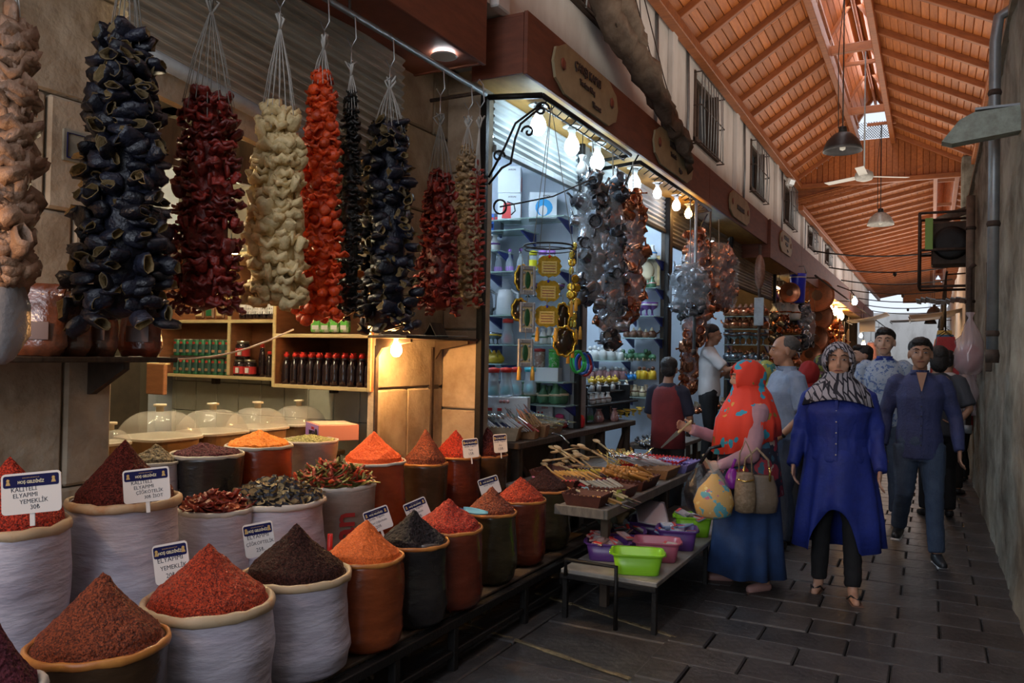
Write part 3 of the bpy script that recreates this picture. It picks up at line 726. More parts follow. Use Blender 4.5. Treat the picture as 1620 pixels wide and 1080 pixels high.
SK = [
 # px0, px1, x, zrim, z0, apex_py, bag, rim, heap, label
 (-95, 72, -2.12, .66, .27, 975, 'white', M_rimw, 'sumac', 'sack of dark purple-brown spice cut off by the lower left corner', .03, None),
 (42, 272, -2.22, .655, .27, 903, 'brownb', M_rimo, 'brown', 'sack with a tall brown flake heap, nearest whole one in the front row', .02, None),
 (225, 436, -2.24, .66, .27, 858, 'white', M_rimp, 'brick', 'white sack heaped with brick-red pepper flakes, second in the front row', .028, None),
 (383, 556, -2.24, .655, .27, 826, 'white', M_rimp, 'dark', 'white sack heaped with almost black flakes, tall sharp cone', .024, None),
 (515, 640, -2.18, .655, .27, 820, 'orange', M_rimo, 'orange', 'bright orange sack with a smooth orange powder cone in the front row', .015, None),
 (600, 711, -2.17, .65, .27, 806, 'black', M_rimo, 'black', 'black sack of glossy black flakes with a scooped hollow', .014, (.55, -.15, .55, .08)),
 (652, 764, -2.17, .665, .27, 787, 'redb', M_rimo, 'red', 'red-brown sack heaped with coarse bright red flakes beside the blue scoop', .014, None),
 (736, 818, -2.19, .66, .27, 768, 'olive', M_rimo, 'brown', 'dark olive sack with the blue scoop stuck in its brown heap', .013, None),
 (783, 864, -2.23, .66, .27, 753, 'redb', M_rimo, 'brick', 'red-brown sack with a smooth red cone, last but one in the front row', .012, None),
 (822, 902, -2.27, .66, .27, 741, 'olive', M_rimo, 'dark', 'dark sack with a dark brown cone at the far end of the front row', .012, None),
 (-90, 118, -2.80, .93, .42, 720, 'white', M_rimp, 'red', 'large white sack of red flakes at the left edge, behind the price card', .028, None),
 (108, 288, -2.82, .945, .42, 694, 'white', M_rimp, 'darkred', 'large white sack with a high dark red-brown cone under the aubergine strings', .027, None),
 (283, 400, -2.82, .835, .42, 0, 'white', M_rimw, None, 'white sack full of dried red peppers', .018, None),
 (357, 516, -2.76, .835, .42, 0, 'white', M_rimw, None, 'wide white sack full of dried aubergine slices', .022, None),
 (462, 594, -2.80, .845, .42, 0, 'dull', M_rimw, None, 'greyish sack with red letters, full of mixed dried pepper slices', .018, None),
 (540, 642, -2.84, .92, .42, 681, 'vermil', M_rimw, 'hot', 'sack of vivid vermilion powder in the back row in front of the stone pier', .012, None),
 (636, 709, -2.84, .85, .42, 677, 'brownb', M_rimo, 'brown', 'brown sack with a dark red-brown cone in front of the stone pier', .012, None),
 (684, 760, -2.84, .855, .42, 679, 'redb', M_rimo, 'red', 'sack of red flakes with the lower price card on its right side', .012, None),
 (738, 803, -2.84, .82, .42, 674, 'brownb', M_rimo, 'darkred', 'last sack of the back row, dark brown heap below the cutlery basket', .012, None),
 (206, 283, -3.30, 1.00, .60, 701, 'white', M_rimw, 'seeds', 'small sack of grey-brown seeds behind the dark red cone', .012, None),
 (268, 388, -3.22, 1.02, .60, 700, 'black', M_rimw, 'sumac', 'sack of purple sumac in a black bag under the food domes', .014, None),
 (355, 464, -3.22, 1.03, .60, 679, 'vermil', M_rimw, 'turmeric', 'sack of bright orange turmeric powder in front of the food domes', .013, None),
 (444, 536, -3.24, 1.02, .60, 688, 'dull', M_rimw, 'green', 'sack of pale green ground herb beside the purple box', .012, None),
]
SACK = []
for i, (p0, p1, x, zr, z0, ap, bag, rim, heap, label, rr, notch) in enumerate(SK):
    y, rad = place(p0, p1, x, zr)
    hc = (atz(ap, x, y)-zr)*.99 if heap else 0
    s = sack('s', label, x, y, z0, zr, rad, hc, BG[bag], rim, SP[heap] if heap else None, i*3+1, grain=.0065, rimr=rr*.74, notch=notch, apex=(0.03*math.sin(i*2.1), .03*math.cos(i)))
    SACK.append((x, y, z0, zr, rad, hc, s))
text('uan', .16, mat('red_print', (.35, .02, .02), .6), SACK[14][6], (SACK[14][4]*.87, -SACK[14][4]*.60, .20), (PI/2, -PI/2, math.radians(55)), depth_=.002, bold=True)

# dried goods lying in three sacks ----------------------------------------
def chip(seed, r, t, rim=True):
    rg = random.Random(seed); b = MB(); n = 8
    ang = [2*PI*k/n for k in range(n)]; rr = [r*rg.uniform(.75, 1.1) for _ in ang]; zz = [rg.uniform(-.25, .35)*r for _ in ang]
    top = [(rr[k]*math.cos(a), rr[k]*math.sin(a), zz[k]+t/2) for k, a in enumerate(ang)]; bot = [(p[0]*1.02, p[1]*1.02, p[2]-t) for p in top]
    inn = [(p[0]*.93, p[1]*.93, p[2]*.9-.001) for p in top]
    vs = top+bot+inn+[(0, 0, 0), (0, 0, -t)]
    fs = []; mi = []
    for k in range(n):
        k2 = (k+1) % n; b_ = [((k, n+k, n+k2, k2), 0), ((k, k2, 2*n+k2, 2*n+k), 0), ((2*n+k, 2*n+k2, 3*n), 1), ((n+k2, n+k, 3*n+1), 1)]
        for f, m in b_: fs.append(f); mi.append(m)
    b.v = vs; b.f = fs; b.mi = mi; b.sm = [False]*len(fs); return b
M_skin = mat('aubergine_skin', (.020, .022, .034), .35, var=.5, scale=30, rand=.3, bump=.4, bscale=60)
M_flesh = mat('dried_aubergine_flesh', (.46, .34, .17), .8, col2=(.26, .18, .08), scale=60, rand=.25)
M_rp1 = mat('dried_red_pepper', (.32, .035, .015), .45, col2=(.14, .012, .008), scale=30, rand=.3, bump=.4, bscale=50)
M_rp2 = mat('pepper_inside', (.40, .10, .03), .6, var=.4, scale=30, rand=.2)
M_gp = mat('green_pepper_slice', (.22, .20, .05), .5, col2=(.10, .09, .02), scale=30, rand=.3)
M_sc = mat('scarlet_pepper_slice', (.65, .06, .02), .45, var=.4, scale=30, rand=.25)
def strip(seed, l, w_, m0, m1):
    rg = random.Random(seed); b = MB(); n = 6; ring = []
    for i in range(n+1):
        t = i/n-.5; cx = l*t; cz = .35*l*(t*t*2)*rg.uniform(.5, 1.2); cy = .12*l*math.sin(t*4+seed); ww = w_*(1-1.5*t*t)*rg.uniform(.8, 1.1)
        ring.append([(cx, cy-ww, cz+.25*ww), (cx, cy, cz-.3*ww), (cx, cy+ww, cz+.25*ww), (cx, cy, cz+.05*ww)])
    b.loft(ring); return b
def heap_items(sk, name, label, cat, group, meshes, n, hgt, seed, tilt=.6):
    x, y, z0, zr, r, hc, s = sk; rg = random.Random(seed); 
    MB().lathe([(r*.93, -.02), (r*.7, hgt*.35-.01), (r*.4, hgt*.65-.015), (.001, hgt*.85-.02)], 20).build('contents', meshes[0].materials[0], s, (0, 0, zr-z0))
    for i in range(n):
        t = math.sqrt((i+.5)/n); q = i*2.399963; rr = r*.93*t
        z = zr+hgt*(1-t**1.6)*.9+rg.uniform(-.004, .012)+.002
        o = put(name, meshes[i % len(meshes)], None, (x+rr*math.cos(q), y+rr*math.sin(q), z), (rg.uniform(-tilt, tilt)-.3*math.sin(q)*t, rg.uniform(-tilt, tilt)+.3*math.cos(q)*t, rg.uniform(0, 6.28)), rg.uniform(.85, 1.2))
        zn = 'on top of the heap' if t < .35 else ('at the %s edge of the heap' if t > .75 else 'on the %s side of the heap') % ('right', 'far', 'left', 'near')[int(((q % (2*PI))+PI/4-.5)/(PI/2)) % 4]
        tag(o, label+', '+zn, cat, group)
heap_items(SACK[12], 'dried_pepper', 'dried red pepper heaped in the white sack', 'dried pepper', 'dried red peppers in the white sack', [strip(k, .075, .016, 0, 0).mesh('dried_pepper', [M_rp1]) for k in range(4)]+[chip(k+40, .022, .007).mesh('dried_pepper', [M_rp1, M_rp2]) for k in range(3)], 120, .055, 3)
heap_items(SACK[13], 'aubergine_slice', 'dried aubergine slice heaped in the wide white sack', 'dried aubergine', 'aubergine slices in the wide white sack', [chip(k, .026, .012).mesh('aubergine_slice', [M_skin, M_flesh]) for k in range(7)], 170, .09, 5, .8)
heap_items(SACK[14], 'pepper_slice', 'dried mixed pepper slice heaped in the greyish sack', 'dried pepper', 'mixed pepper slices in the greyish sack', [strip(k+9, .10, .012, 0, 0).mesh('pepper_slice', [(M_gp, M_sc, M_gp, M_rp1)[k % 4]]) for k in range(8)], 190, .10, 8, .6)

# blue scoop and red scoop handle
M_scoop = mat('pale_blue_plastic', (.25, .55, .62), .3); M_scooph = mat('blue_plastic', (.02, .22, .62), .3)
q = at(742, 806, x=-2.12); sc = thing('scoop', 'pale blue plastic scoop with a blue handle, stuck in the brown heap', 'scoop', q, rot=(.15, -.25, math.radians(118)))
b = MB(); rings = []
for i in range(7):
    t = i/6; w_ = .032*(math.sin(PI*(.12+.6*t))); rings.append([(w_*math.cos(a), -.10+.13*t, w_*.6*math.sin(a)) for a in np.linspace(PI, 2*PI, 9)]+[(w_*.88*math.cos(a), -.10+.13*t, w_*.5*math.sin(a)+.002) for a in np.linspace(2*PI, PI, 9)])
b.loft(rings); b.build('bowl', M_scoop, sc)
MB().tube([(0, .03, -.012), (0, .06, -.004), (0, .13, .004)], [.012, .009, .011], 8).build('handle', M_scooph, sc)
q = at(522, 858, x=-2.45); hd = thing('scoop', 'red plastic scoop handle standing up behind the orange cone', 'scoop', (q[0], q[1], q[2]-.06))
MB().tube([(0, 0, -.05), (0, 0, .10)], .0125, 12).build('handle', mat('red_plastic', (.60, .02, .015), .35), hd)
MB().lathe([(.018, -.08), (.03, -.06), (.02, -.03), (.0125, 0)], 12).build('collar', MATS['red_plastic'], hd)

# price cards ---------------------------------------------------------------
M_card = mat('card_white', (.66, .60, .56), .4); M_navy = mat('card_navy', (.010, .011, .065), .8, spec=.15); M_gold = mat('card_gold', (.45, .28, .08), .5); M_ink = mat('marker_ink', (.015, .015, .03), .6); M_cream = mat('card_cream_letters', (.75, .68, .45), .5)
def card(p, w_, h, rz, roll, lines, label, tilt=-.12, stake=.05, hand=1.0):
    rt = thing('price_card', label, 'price card', p, group='navy and white price cards', rot=Euler((tilt, roll, rz), 'XYZ'))
    # local frame: x right, z up, faces -y
    def rr(w_, h, r_, n=4):
        o = []
        for cx, cz, a0 in ((w_/2-r_, h/2-r_, 0), (-w_/2+r_, h/2-r_, PI/2), (-w_/2+r_, -h/2+r_, PI), (w_/2-r_, -h/2+r_, 1.5*PI)):
            for i in range(n+1): a = a0+i*PI/2/n; o.append((cx+r_*math.cos(a), cz+r_*math.sin(a)))
        return o
    MB().prism([(a, c) for a, c in rr(w_, h, .1*h)], 1, -.002, .002).build('card', M_card, rt)
    hdr = MB().prism([(a, c+h*.30) for a, c in rr(w_*.93, h*.29, .05*h)], 1, -.0032, -.0018).build('header', M_navy, rt)
    text('HOŞ GELDİNİZ', h*.10, M_cream, hdr, (0, -.0036, h*.27), (PI/2, 0, 0), depth_=.0003, bold=True, squash=.85)
    text('ŞANLIURFA BAHARATÇISI', h*.034, M_gold, hdr, (0, -.0036, h*.375), (PI/2, 0, 0), depth_=.0002)
    for s in (-1, 1):
        b = MB(); b.lathe([(h*.035, 0), (h*.045, .0004), (h*.03, .0008)], 8, (s*w_*.38, -.0034, h*.33), rot=(PI/2, 0, 0)); b.prism([(s*w_*.38-h*.055, h*.22), (s*w_*.38+h*.055, h*.22), (s*w_*.38+h*.03, h*.3), (s*w_*.38-h*.03, h*.3)], 1, -.0042, -.0032)
        b.build('emblem', M_gold, hdr)
    zz = h*.08; n = len(lines)
    for i, (t, s, dx) in enumerate(lines):
        text(t, h*s*.92, M_ink, rt, (dx*w_, -.0026, zz+h*.02-(h*.60/n)*i), (PI/2, -.03, 0), depth_=.0003, squash=.95)
    MB().bbox((0, .003, -h/2-stake/2+.01), (w_*.09, .004, stake), .001).build('stake', M_card, rt)
    return rt
def cardat(px0, py0, px1, py1, x, rz, roll, lines, label, **k):
    p = at((px0+px1)/2, (py0+py1)/2, x=x); d = depth(*p)/F
    return card(p, abs(px1-px0)*d*.93, abs(py1-py0)*d*.97, rz, roll, lines, label, **k)
cardat(2, 746, 98, 812, -2.52, math.radians(35), -.10, [('KALİTELİ', .165, -.12), ('ELYAPIMI', .165, -.1), ('YEMEKLİK', .165, .04), ('30₺', .17, .06)], 'largest price card on the left sack, reading KALİTELİ ELYAPIMI YEMEKLİK 30')
cardat(194, 740, 270, 794, -2.55, math.radians(35), -.12, [('KALİTELİ', .165, -.1), ('ELYAPIMI', .165, -.06), ('ÇİĞKÖTELİK', .15, .06), ('30₺ İSOT', .15, .14)], 'price card on the dark red cone, reading ÇİĞKÖTELİK 30 İSOT')
cardat(241, 858, 302, 922, -2.46, math.radians(28), -.20, [('ELYAPIMI', .19, -.02), ('YEMEKLİK', .17, .05), ('20₺', .18, -.05)], 'price card tucked behind the brick-red cone, reading ELYAPIMI YEMEKLİK')
cardat(384, 826, 436, 880, -2.48, math.radians(28), -.20, [('ELYAPIMI', .19, -.02), ('ÇİĞKÖFTELİK', .15, .02), ('25₺', .18, 0)], 'price card tucked behind the almost black cone, reading ÇİĞKÖFTELİK 25')
cardat(576, 803, 620, 840, -2.38, math.radians(30), -.36, [('Evde Yapım', .17, -.02), ('Özel Çiğköftelik', .13, 0), ('20₺', .2, -.05)], 'small price card between the orange cone and the black flakes')
cardat(640, 790, 680, 824, -2.38, math.radians(30), -.42, [('Evde Yapım', .17, -.02), ('Kahvaltılık', .15, 0), ('20₺', .2, 0)], 'small price card leaning above the black flakes, beside the coarse red cone')
cardat(731, 693, 758, 724, -2.62, math.radians(30), -.12, [('Evde Yapım', .15, 0), ('Tatlı', .15, 0), ('15₺', .22, 0)], 'narrow price card on the right flank of the back-row red flakes')
cardat(780, 686, 803, 716, -2.62, math.radians(30), -.10, [('Evde Yapım', .15, 0), ('Acı', .15, 0), ('15₺', .22, 0)], 'narrow price card on the last back-row sack under the cutlery')
cardat(757, 754, 792, 783, -2.40, math.radians(30), -.32, [('Evde Yapım', .15, 0), ('15₺', .22, 0)], 'small price card mostly hidden behind the olive sack cone')
# ================================================================== HANGING STRINGS OF DRIED VEGETABLES
BX, BZ = -2.70, 3.31
def bar_z(y): return BZ+.0*(y)
br = thing('hanging_rail', 'long grey iron rail under the fascia carrying the strings of dried vegetables', 'rail', (BX, 0, 0))
MB().tube([(0, .2, 3.31), (0, 4.62, 3.31)], .018, 10).build('rail', M_zinc, br)
MB().tube([(-.42, 4.58, 3.31), (.0, 4.58, 3.31)], .014, 8).build('wall_bracket', M_rust, br)
for y in (1.0, 3.2): MB().tube([(0, y, 3.31), (0, y, 3.44)], .008, 6).build('hanger', M_rust, br)
M_str = mat('white_string', (.50, .48, .44), .8); M_strg = mat('grey_string', (.24, .22, .19), .85); M_hook = mat('bright_wire', (.45, .45, .45), .3, metal=.8)
def shell(seed, ra, ln, n=9):
    """hollow dried half: outside skin, pale inside and lip"""
    rg = random.Random(seed); b = MB(); rings = []; prof = [(.35, 0), (.85, .18), (1.05, .5), (1.02, .8), (.86, 1.0)]
    ph = [rg.uniform(.75, 1.2) for _ in range(n)]; sq = rg.uniform(.35, .75)
    for f, t in prof: rings.append([(ra*f*ph[k]*math.cos(2*PI*k/n)+.12*ra*rg.uniform(-1, 1), ra*f*sq*ph[k]*math.sin(2*PI*k/n), ln*t+(.12*ln*rg.uniform(-1, 1) if t == 1 else 0)) for k in range(n)])
    inn = [[(p[0]*.86, p[1]*.86, p[2]-(.0 if i == 0 else -.0)) for p in rings[4]] if i == 0 else [(p[0]*.6, p[1]*.6, ln*.45) for p in rings[2]] for i in range(2)]
    allr = rings+inn; vs = [p for r_ in allr for p in r_]; fs = []; mi = []
    for i in range(6):
        for k in range(n):
            k2 = (k+1) % n; fs.append((i*n+k, i*n+k2, (i+1)*n+k2, (i+1)*n+k)); mi.append(1 if i >= 4 else 0)
    fs.append(tuple(range(n-1, -1, -1))); mi.append(0); fs.append(tuple(6*n+k for k in range(n))); mi.append(1)
    b.v = vs; b.f = fs; b.mi = mi; b.sm = [True]*len(fs); return b
def ruffle(seed, ra, n=12, h=.5):
    """crumpled ribbon-like ring"""
    rg = random.Random(seed); b = MB(); rings = []
    a1, a2 = rg.uniform(0, 6), rg.uniform(0, 6)
    for (f, z) in ((.35, -h*.5), (.8, -h*.45), (1.05, -.05), (.95, h*.5), (.55, h*.35), (.3, 0)):
        rings.append([(ra*(f+.22*math.sin(3*q+a1+z*3))*math.cos(q), ra*(f+.22*math.sin(3*q+a2))*math.sin(q), ra*(z+.28*math.sin(4*q+a1)*f+rg.uniform(-.08, .08))) for q in [2*PI*k/n for k in range(n)]])
    b.loft(rings); return b
def ball(seed, ra, n=8):
    rg = random.Random(seed); b = MB(); b.ell((0, 0, 0), (ra, ra*.9, ra*.8), n, 6); b.v = [(p[0]*rg.uniform(.78, 1.1), p[1]*rg.uniform(.78, 1.1), p[2]*rg.uniform(.8, 1.1)) for p in b.v]; return b
def cm(name, c, c2, rough=.5, rand=.3, sc=25, bump=.5): return mat(name, c, rough, col2=c2, scale=sc, rand=rand, bump=bump, bscale=45)
M_aub = cm('string_aubergine_skin', (.016, .018, .032), (.006, .006, .011), .33, .5); M_aubi = cm('string_aubergine_inside', (.24, .16, .06), (.10, .06, .02), .7, .4)
M_red = cm('string_red_pepper', (.27, .022, .013), (.09, .009, .007), .36, .4); M_crm = cm('string_pale_squash', (.88, .68, .36), (.62, .45, .20), .55, .15)
M_org = cm('string_orange_pepper', (.85, .10, .014), (.52, .04, .008), .40, .3); M_blk = cm('string_black_pepper', (.018, .019, .017), (.007, .007, .006), .3, .5)
M_tan = cm('string_tan_squash', (.42, .30, .17), (.26, .16, .08), .55, .2); M_pink = cm('string_pink_squash', (.34, .20, .125), (.20, .11, .065), .5, .15)
M_chi = cm('string_chilli', (.36, .03, .012), (.18, .014, .008), .35, .3)
def bundle(label, px, knot, top, bot, w0, w1, kind, n, knotcol=M_str, strands=5, hook=True, x=BX, seed=1, hookpy=None, flat=.75, px2=None):
    """px: centre; knot/top/bot: picture rows; w0,w1: widths at top and bottom in px"""
    zk0 = 2.2; y = aty(px, x, 2.0); d = depth(x, y, 2.0)/F
    zt = atz(top, x, y); zb = atz(bot, x, y); zk = atz(knot, x, y) if knot is not None else 3.2
    zk = min(zk, 3.2)
    t = thing('dried_vegetable_string', label, 'dried vegetables', (x, y, zb), group='strings of dried vegetables')
    Lh = zt-zb; rg = random.Random(seed); c = 1/math.sqrt(1+((px-810)/F)**2)
    r0, r1 = w0/2*d*c, w1/2*d*c
    ms = {'aub': [shell(k+seed, .033, .078).mesh('dried_half', [M_aub, M_aubi]) for k in range(5)], 'red': [ruffle(k+seed, .030).mesh('dried_pepper', [M_red]) for k in range(5)]+[shell(k+seed+20, .022, .05, 7).mesh('dried_pepper', [M_red, M_red]) for k in range(2)],
          'crm': [ruffle(k+seed, .042, h=.8).mesh('dried_ribbon', [M_crm]) for k in range(5)]+[shell(k+seed, .03, .07).mesh('dried_ribbon', [M_crm, M_crm]) for k in range(2)],
          'org': [ball(k+seed, .030).mesh('dried_pepper', [M_org]) for k in range(3)]+[ruffle(k+seed, .032).mesh('dried_pepper', [M_org]) for k in range(4)],
          'blk': [ruffle(k+seed, .024).mesh('dried_pepper', [M_blk]) for k in range(4)], 'tan': [ruffle(k+seed, .030, h=.7).mesh('dried_ribbon', [M_tan]) for k in range(5)],
          'pink': [ruffle(k+seed, .055, h=.8).mesh('dried_ribbon', [M_pink]) for k in range(5)]+[shell(k+seed, .04, .09).mesh('dried_ribbon', [M_pink, M_pink]) for k in range(2)],
          'chi': [shell(k+seed, .010, .045, 6).mesh('dried_chilli', [M_chi, M_chi]) for k in range(4)]}[kind]
    nm = ms[0].name.split('.')[0]
    # dark packed core keeps the string from being see-through
    core = ms[0].materials[0]
    MB().lathe([(.001, -.0), (r1*.5, .03), (r1*.55, Lh*.4), (r0*.5+r1*.05, Lh*.8), (r0*.25, Lh*.97), (.001, Lh)], 12, sy=flat, wob=lambda q, z: .25*nz(math.cos(q)*2, math.sin(q)*2, z*18)).build('packed_core', core, t)
    for i in range(n):
        q = (i*2.39996) % (2*PI); h = (i+.5)/n
        rr = (r1+(r0-r1)*h**1.4)*(1 if h < .93 else .75)*rg.uniform(.72, .95)
        if kind == 'aub': rr -= .03
        elif kind in ('crm', 'pink'): rr -= .025
        else: rr -= .012
        q = round(q/(2*PI)*strands*2)/(strands*2)*2*PI+rg.uniform(-.22, .22)
        z = Lh*h+rg.uniform(-.02, .02)
        out = rg.uniform(1.1, 1.9) if kind == 'aub' else rg.uniform(.9, 1.8) if kind == 'chi' else rg.uniform(-.5, .9)
        if h < .08: out = rg.uniform(1.8, 2.6) if kind == 'aub' else out
        # tilt about the tangent so the opening looks outwards/downwards
        rot = (Matrix.Rotation(q, 3, 'Z')@Matrix.Rotation(out, 3, 'Y')@Matrix.Rotation(rg.uniform(0, 6.28), 3, 'Z')).to_euler()
        if kind == 'aub' and rg.random() < .72: rot = (Matrix.Rotation(q+rg.uniform(-.35, .35), 3, 'Z')@Matrix.Rotation(rg.choice((-1, 1))*rg.uniform(1.2, 1.8), 3, 'X')@Matrix.Rotation(rg.uniform(0, 6.28), 3, 'Z')).to_euler(); q -= 0; rr += .022
        o = put(nm, ms[rg.randrange(len(ms))], t, (rr*math.cos(q), rr*flat*math.sin(q), z), rot, rg.uniform(.8, 1.25))
    # strings
    b = MB(); k0 = (rg.uniform(-.01, .01), 0, zk-zb)
    for k in range(14):
        q = 2*PI*k/14; zz = Lh-.10*rg.random()-.02
        rx = max(r0*.9, .02); b.tube([k0, (rx*math.cos(q)*.55, rx*math.sin(q)*.5, (k0[2]+zz)/2), (rx*math.cos(q), rx*flat*math.sin(q), zz)], .0022, 4)
    b.build('cords', knotcol, t)['kind'] = 'stuff'
    kb = MB()
    for k in range(4):
        kb.tube([(k0[0], 0, k0[2]-.03), (k0[0]+rg.uniform(-.03, .03), rg.uniform(-.03, .03), k0[2]+.02), (k0[0]+rg.uniform(-.03, .03), rg.uniform(-.02, .02), k0[2]+.05), (k0[0], 0, k0[2])], .006, 5)
    kb.build('knot', knotcol, t)
    H0 = 3.31-zb
    hb = MB()
    if H0-k0[2] > .12:
        hb.tube([(k0[0], 0, k0[2]), (k0[0], 0, H0-.16)], .003, 5)
        hb.tube([(k0[0]-.03, 0, H0-.12), (k0[0], 0, H0-.17), (k0[0]+.03, 0, H0-.13), (k0[0]+.02, 0, H0-.02), (0, 0, H0+.02), (-.02, 0, H0)], .004, 6)
    else: hb.tube([(k0[0], 0, k0[2]), (0, 0, H0+.015), (-.015, 0, H0)], .004, 6)
    hb.build('hook', M_hook, t)
    return t
bundle('string of pinkish beige dried squash at the left edge', 12, -60, 58, 448, 46, 86, 'pink', 130, seed=1, strands=4)
bundle('big string of blue-black dried aubergine halves, largest and leftmost of the dark ones', 192, -80, 60, 505, 78, 182, 'aub', 290, M_strg, seed=2, strands=7)
bundle('wide string of dark red dried peppers beside the big aubergine string', 325, 12, 152, 492, 110, 146, 'red', 290, M_strg, seed=3, strands=6)
bundle('cream-coloured string of curled dried squash', 436, 38, 176, 482, 72, 122, 'crm', 220, seed=4, strands=5)
bundle('bright orange string of dried peppers', 503, 72, 120, 508, 46, 100, 'org', 270, seed=5, strands=5)
bundle('narrow black string between the orange one and the second aubergine string', 550, 112, 152, 500, 28, 62, 'blk', 210, seed=6, strands=4)
bundle('second string of dark aubergine halves, between black and red strings', 611, 134, 190, 524, 62, 106, 'aub', 230, M_str, seed=7, strands=6)
bundle('smaller string of dark red peppers near the end of the rail', 693, 192, 276, 492, 52, 86, 'red', 210, M_strg, seed=8, strands=5)
bundle('tan string of curled dried squash, last broad one on the rail', 736, 196, 236, 480, 30, 56, 'tan', 170, seed=9, strands=4)
bundle('thin string of small red chillies beside the iron display frame', 752, 196, 262, 486, 12, 20, 'chi', 130, M_str, seed=10, strands=3, x=-2.62)

# ================================================================== SHOP 1: SHELVES, JARS, DOMES
M_pine = mat('pale_pine_edge', (.62, .48, .24), .5, var=.25, scale=6, stretch=(1, 4, 4)); M_cabin = mat('reddish_cabinet_board', (.30, .12, .05), .5, var=.35, scale=6, stretch=(1, 1, 4))
YW = 4.66
def cabinet(x0, x1, z0, z1, yf, splits, shelves, label):
    c = thing('wall_cabinet', label, 'cabinet', ((x0+x1)/2, YW, z0)); w_ = x1-x0; h = z1-z0; dd = YW-yf
    MB().box((0, -.01, h/2), (w_-.02, .012, h-.02)).build('back_board', M_cabin, c)
    for s in (-1, 1):
        sb = MB(); sb.bbox((s*(w_/2-.01), -dd/2, h/2), (.02, dd-.01, h), .002); o = sb.build('side_board', M_cabin, c)
        MB().bbox((s*(w_/2-.012), -dd, h/2), (.026, .014, h), .003).build('edge_strip', M_pine, c)
    for z in [0.012]+shelves+[h-.012]:
        MB().bbox((0, -dd/2, z), (w_-.04, dd-.01, .02), .002).build('shelf', M_cabin, c); MB().bbox((0, -dd-.001, z), (w_-.05, .014, .026), .003).build('edge_strip', M_pine, c)
    for x in splits: MB().bbox((x-(x0+x1)/2, -dd/2, h/2), (.02, dd-.01, h-.05), .002).build('divider', M_cabin, c); MB().bbox((x-(x0+x1)/2, -dd-.002, h/2), (.03, .014, h-.06), .003).build('edge_strip', M_pine, c)
    return c
ZL = 1.31; 
cabinet(-5.7, -4.27, ZL, 2.3, 4.42, [-4.86], [.45], 'long pine-edged wall cabinet with cans and dark jars')
ZR = 1.285; YR = 4.08
cabinet(-4.06, -3.20, ZR, 2.1, YR, [], [.36], 'pine-edged wall cabinet packed with red-capped bottles')
MB_ = MB
M_can = mat('can_green', (.03, .16, .07), .3, metal=.3); M_canl = mat('can_label_dark', (.02, .07, .06), .4); M_canr = mat('can_label_red', (.45, .04, .03), .4); M_lid = mat('can_metal', (.45, .42, .35), .3, metal=.9)
def can():
    t = thing('food_can', 'small green can with a dark label in the left cabinet', 'can', (0, 0, 0), group='green cans in the left cabinet')
    MB().lathe([(.030, 0), (.032, .004), (.032, .126), (.030, .13)], 14).build('body', M_can, t)
    MB().lathe([(.0326, .02), (.0326, .095)], 14, caps=False).build('label_band', M_canl, t)
    MB().bbox((0, -.0325, .105), (.03, .003, .018), .001).build('red_mark', M_canr, t)
    MB().bbox((0, -.0325, .040), (.036, .003, .022), .001).build('picture_mark', mat('can_picture', (.35, .18, .10), .5), t)
    MB().lathe([(.0325, .128), (.034, .132), (.033, .136), (.026, .134), (.001, .134)], 14).build('lid', M_lid, t); return t
first = None
for lvl, zz in ((0, ZL+.023), (1, ZL+.023+.150)):
    for i in range(9):
        x = -4.93-.075*i; y = 4.49
        if lvl == 0 or i < 9:
            L_ = ('green can on the cabinet floor, row under another row of cans', 'green can standing on top of the lower row of cans')[lvl]
            G_ = ('lower row of green cans', 'upper row of green cans')[lvl]
            if first is None: first = can(); first.location = (x, y, zz); first['label'] = L_; first['group'] = G_; first['label'] = L_+', first from the right'
            else: dup(first, (x, y, zz), label=L_+', %s from the right' % ORD[i], group=G_)
    if lvl == 0: MB().bbox((-5.23, 4.49, ZL+.023+.142), (.68, .09, .010), .002).build('tray', M_dirtwood); tag(bpy.data.objects['tray'], 'thin dark tray between the two rows of green cans', 'tray')
M_darkglass = mat('dark_syrup_glass', (.018, .010, .012), .08, spec=.9); M_redcap = mat('red_bottle_cap', (.62, .03, .02), .35); M_redlab = mat('red_paper_label', (.50, .03, .03), .5); M_whitelab = mat('white_paper_label', (.65, .62, .62), .5)
M_clearpl = mat('clear_plastic_neck', (.30, .26, .28), .12, alpha=.55, spec=.9)
def bottle(name, label, group, hgt=.225, r=.034, cap=M_redcap, body=M_darkglass, loc=(0, 0, 0), spout=True):
    t = thing(name, label, 'bottle', loc, group=group); h = hgt
    MB().lathe([(r*.85, 0), (r, .01), (r, h*.28), (r*.93, h*.33), (r, h*.38), (r*.96, h*.55), (r*.62, h*.72), (r*.40, h*.80)], 14).build('body', body, t)
    MB().lathe([(r*.42, h*.80), (r*.38, h*.86)], 12).build('neck', M_clearpl, t)
    MB().lathe([(r*.55, h*.84), (r*.57, h*.93), (r*.36, h*.95)]+([(r*.30, h*.98), (r*.42, h*.985), (r*.42, h), (.001, h)] if spout else [(.001, h*.96)]), 12).build('cap', cap, t)
    return t
b0 = bottle('syrup_bottle', 'dark syrup bottle with red push cap in the right cabinet', 'red-capped syrup bottles in the right cabinet', loc=(-3.265, 4.15, ZR+.023))
b0['label'] += ', first from the right'
for i in range(1, 11): dup(b0, (-3.265-.073*i, 4.15+.005*(i % 2), ZR+.023), label='dark syrup bottle with red push cap, %s from the right in the right cabinet' % ORD[i])
for i in range(11): dup(b0, (-3.265-.073*i, 4.26, ZR+.023), label='dark syrup bottle in the second rank of the right cabinet, %s from the right' % ORD[i], group='second rank of syrup bottles')
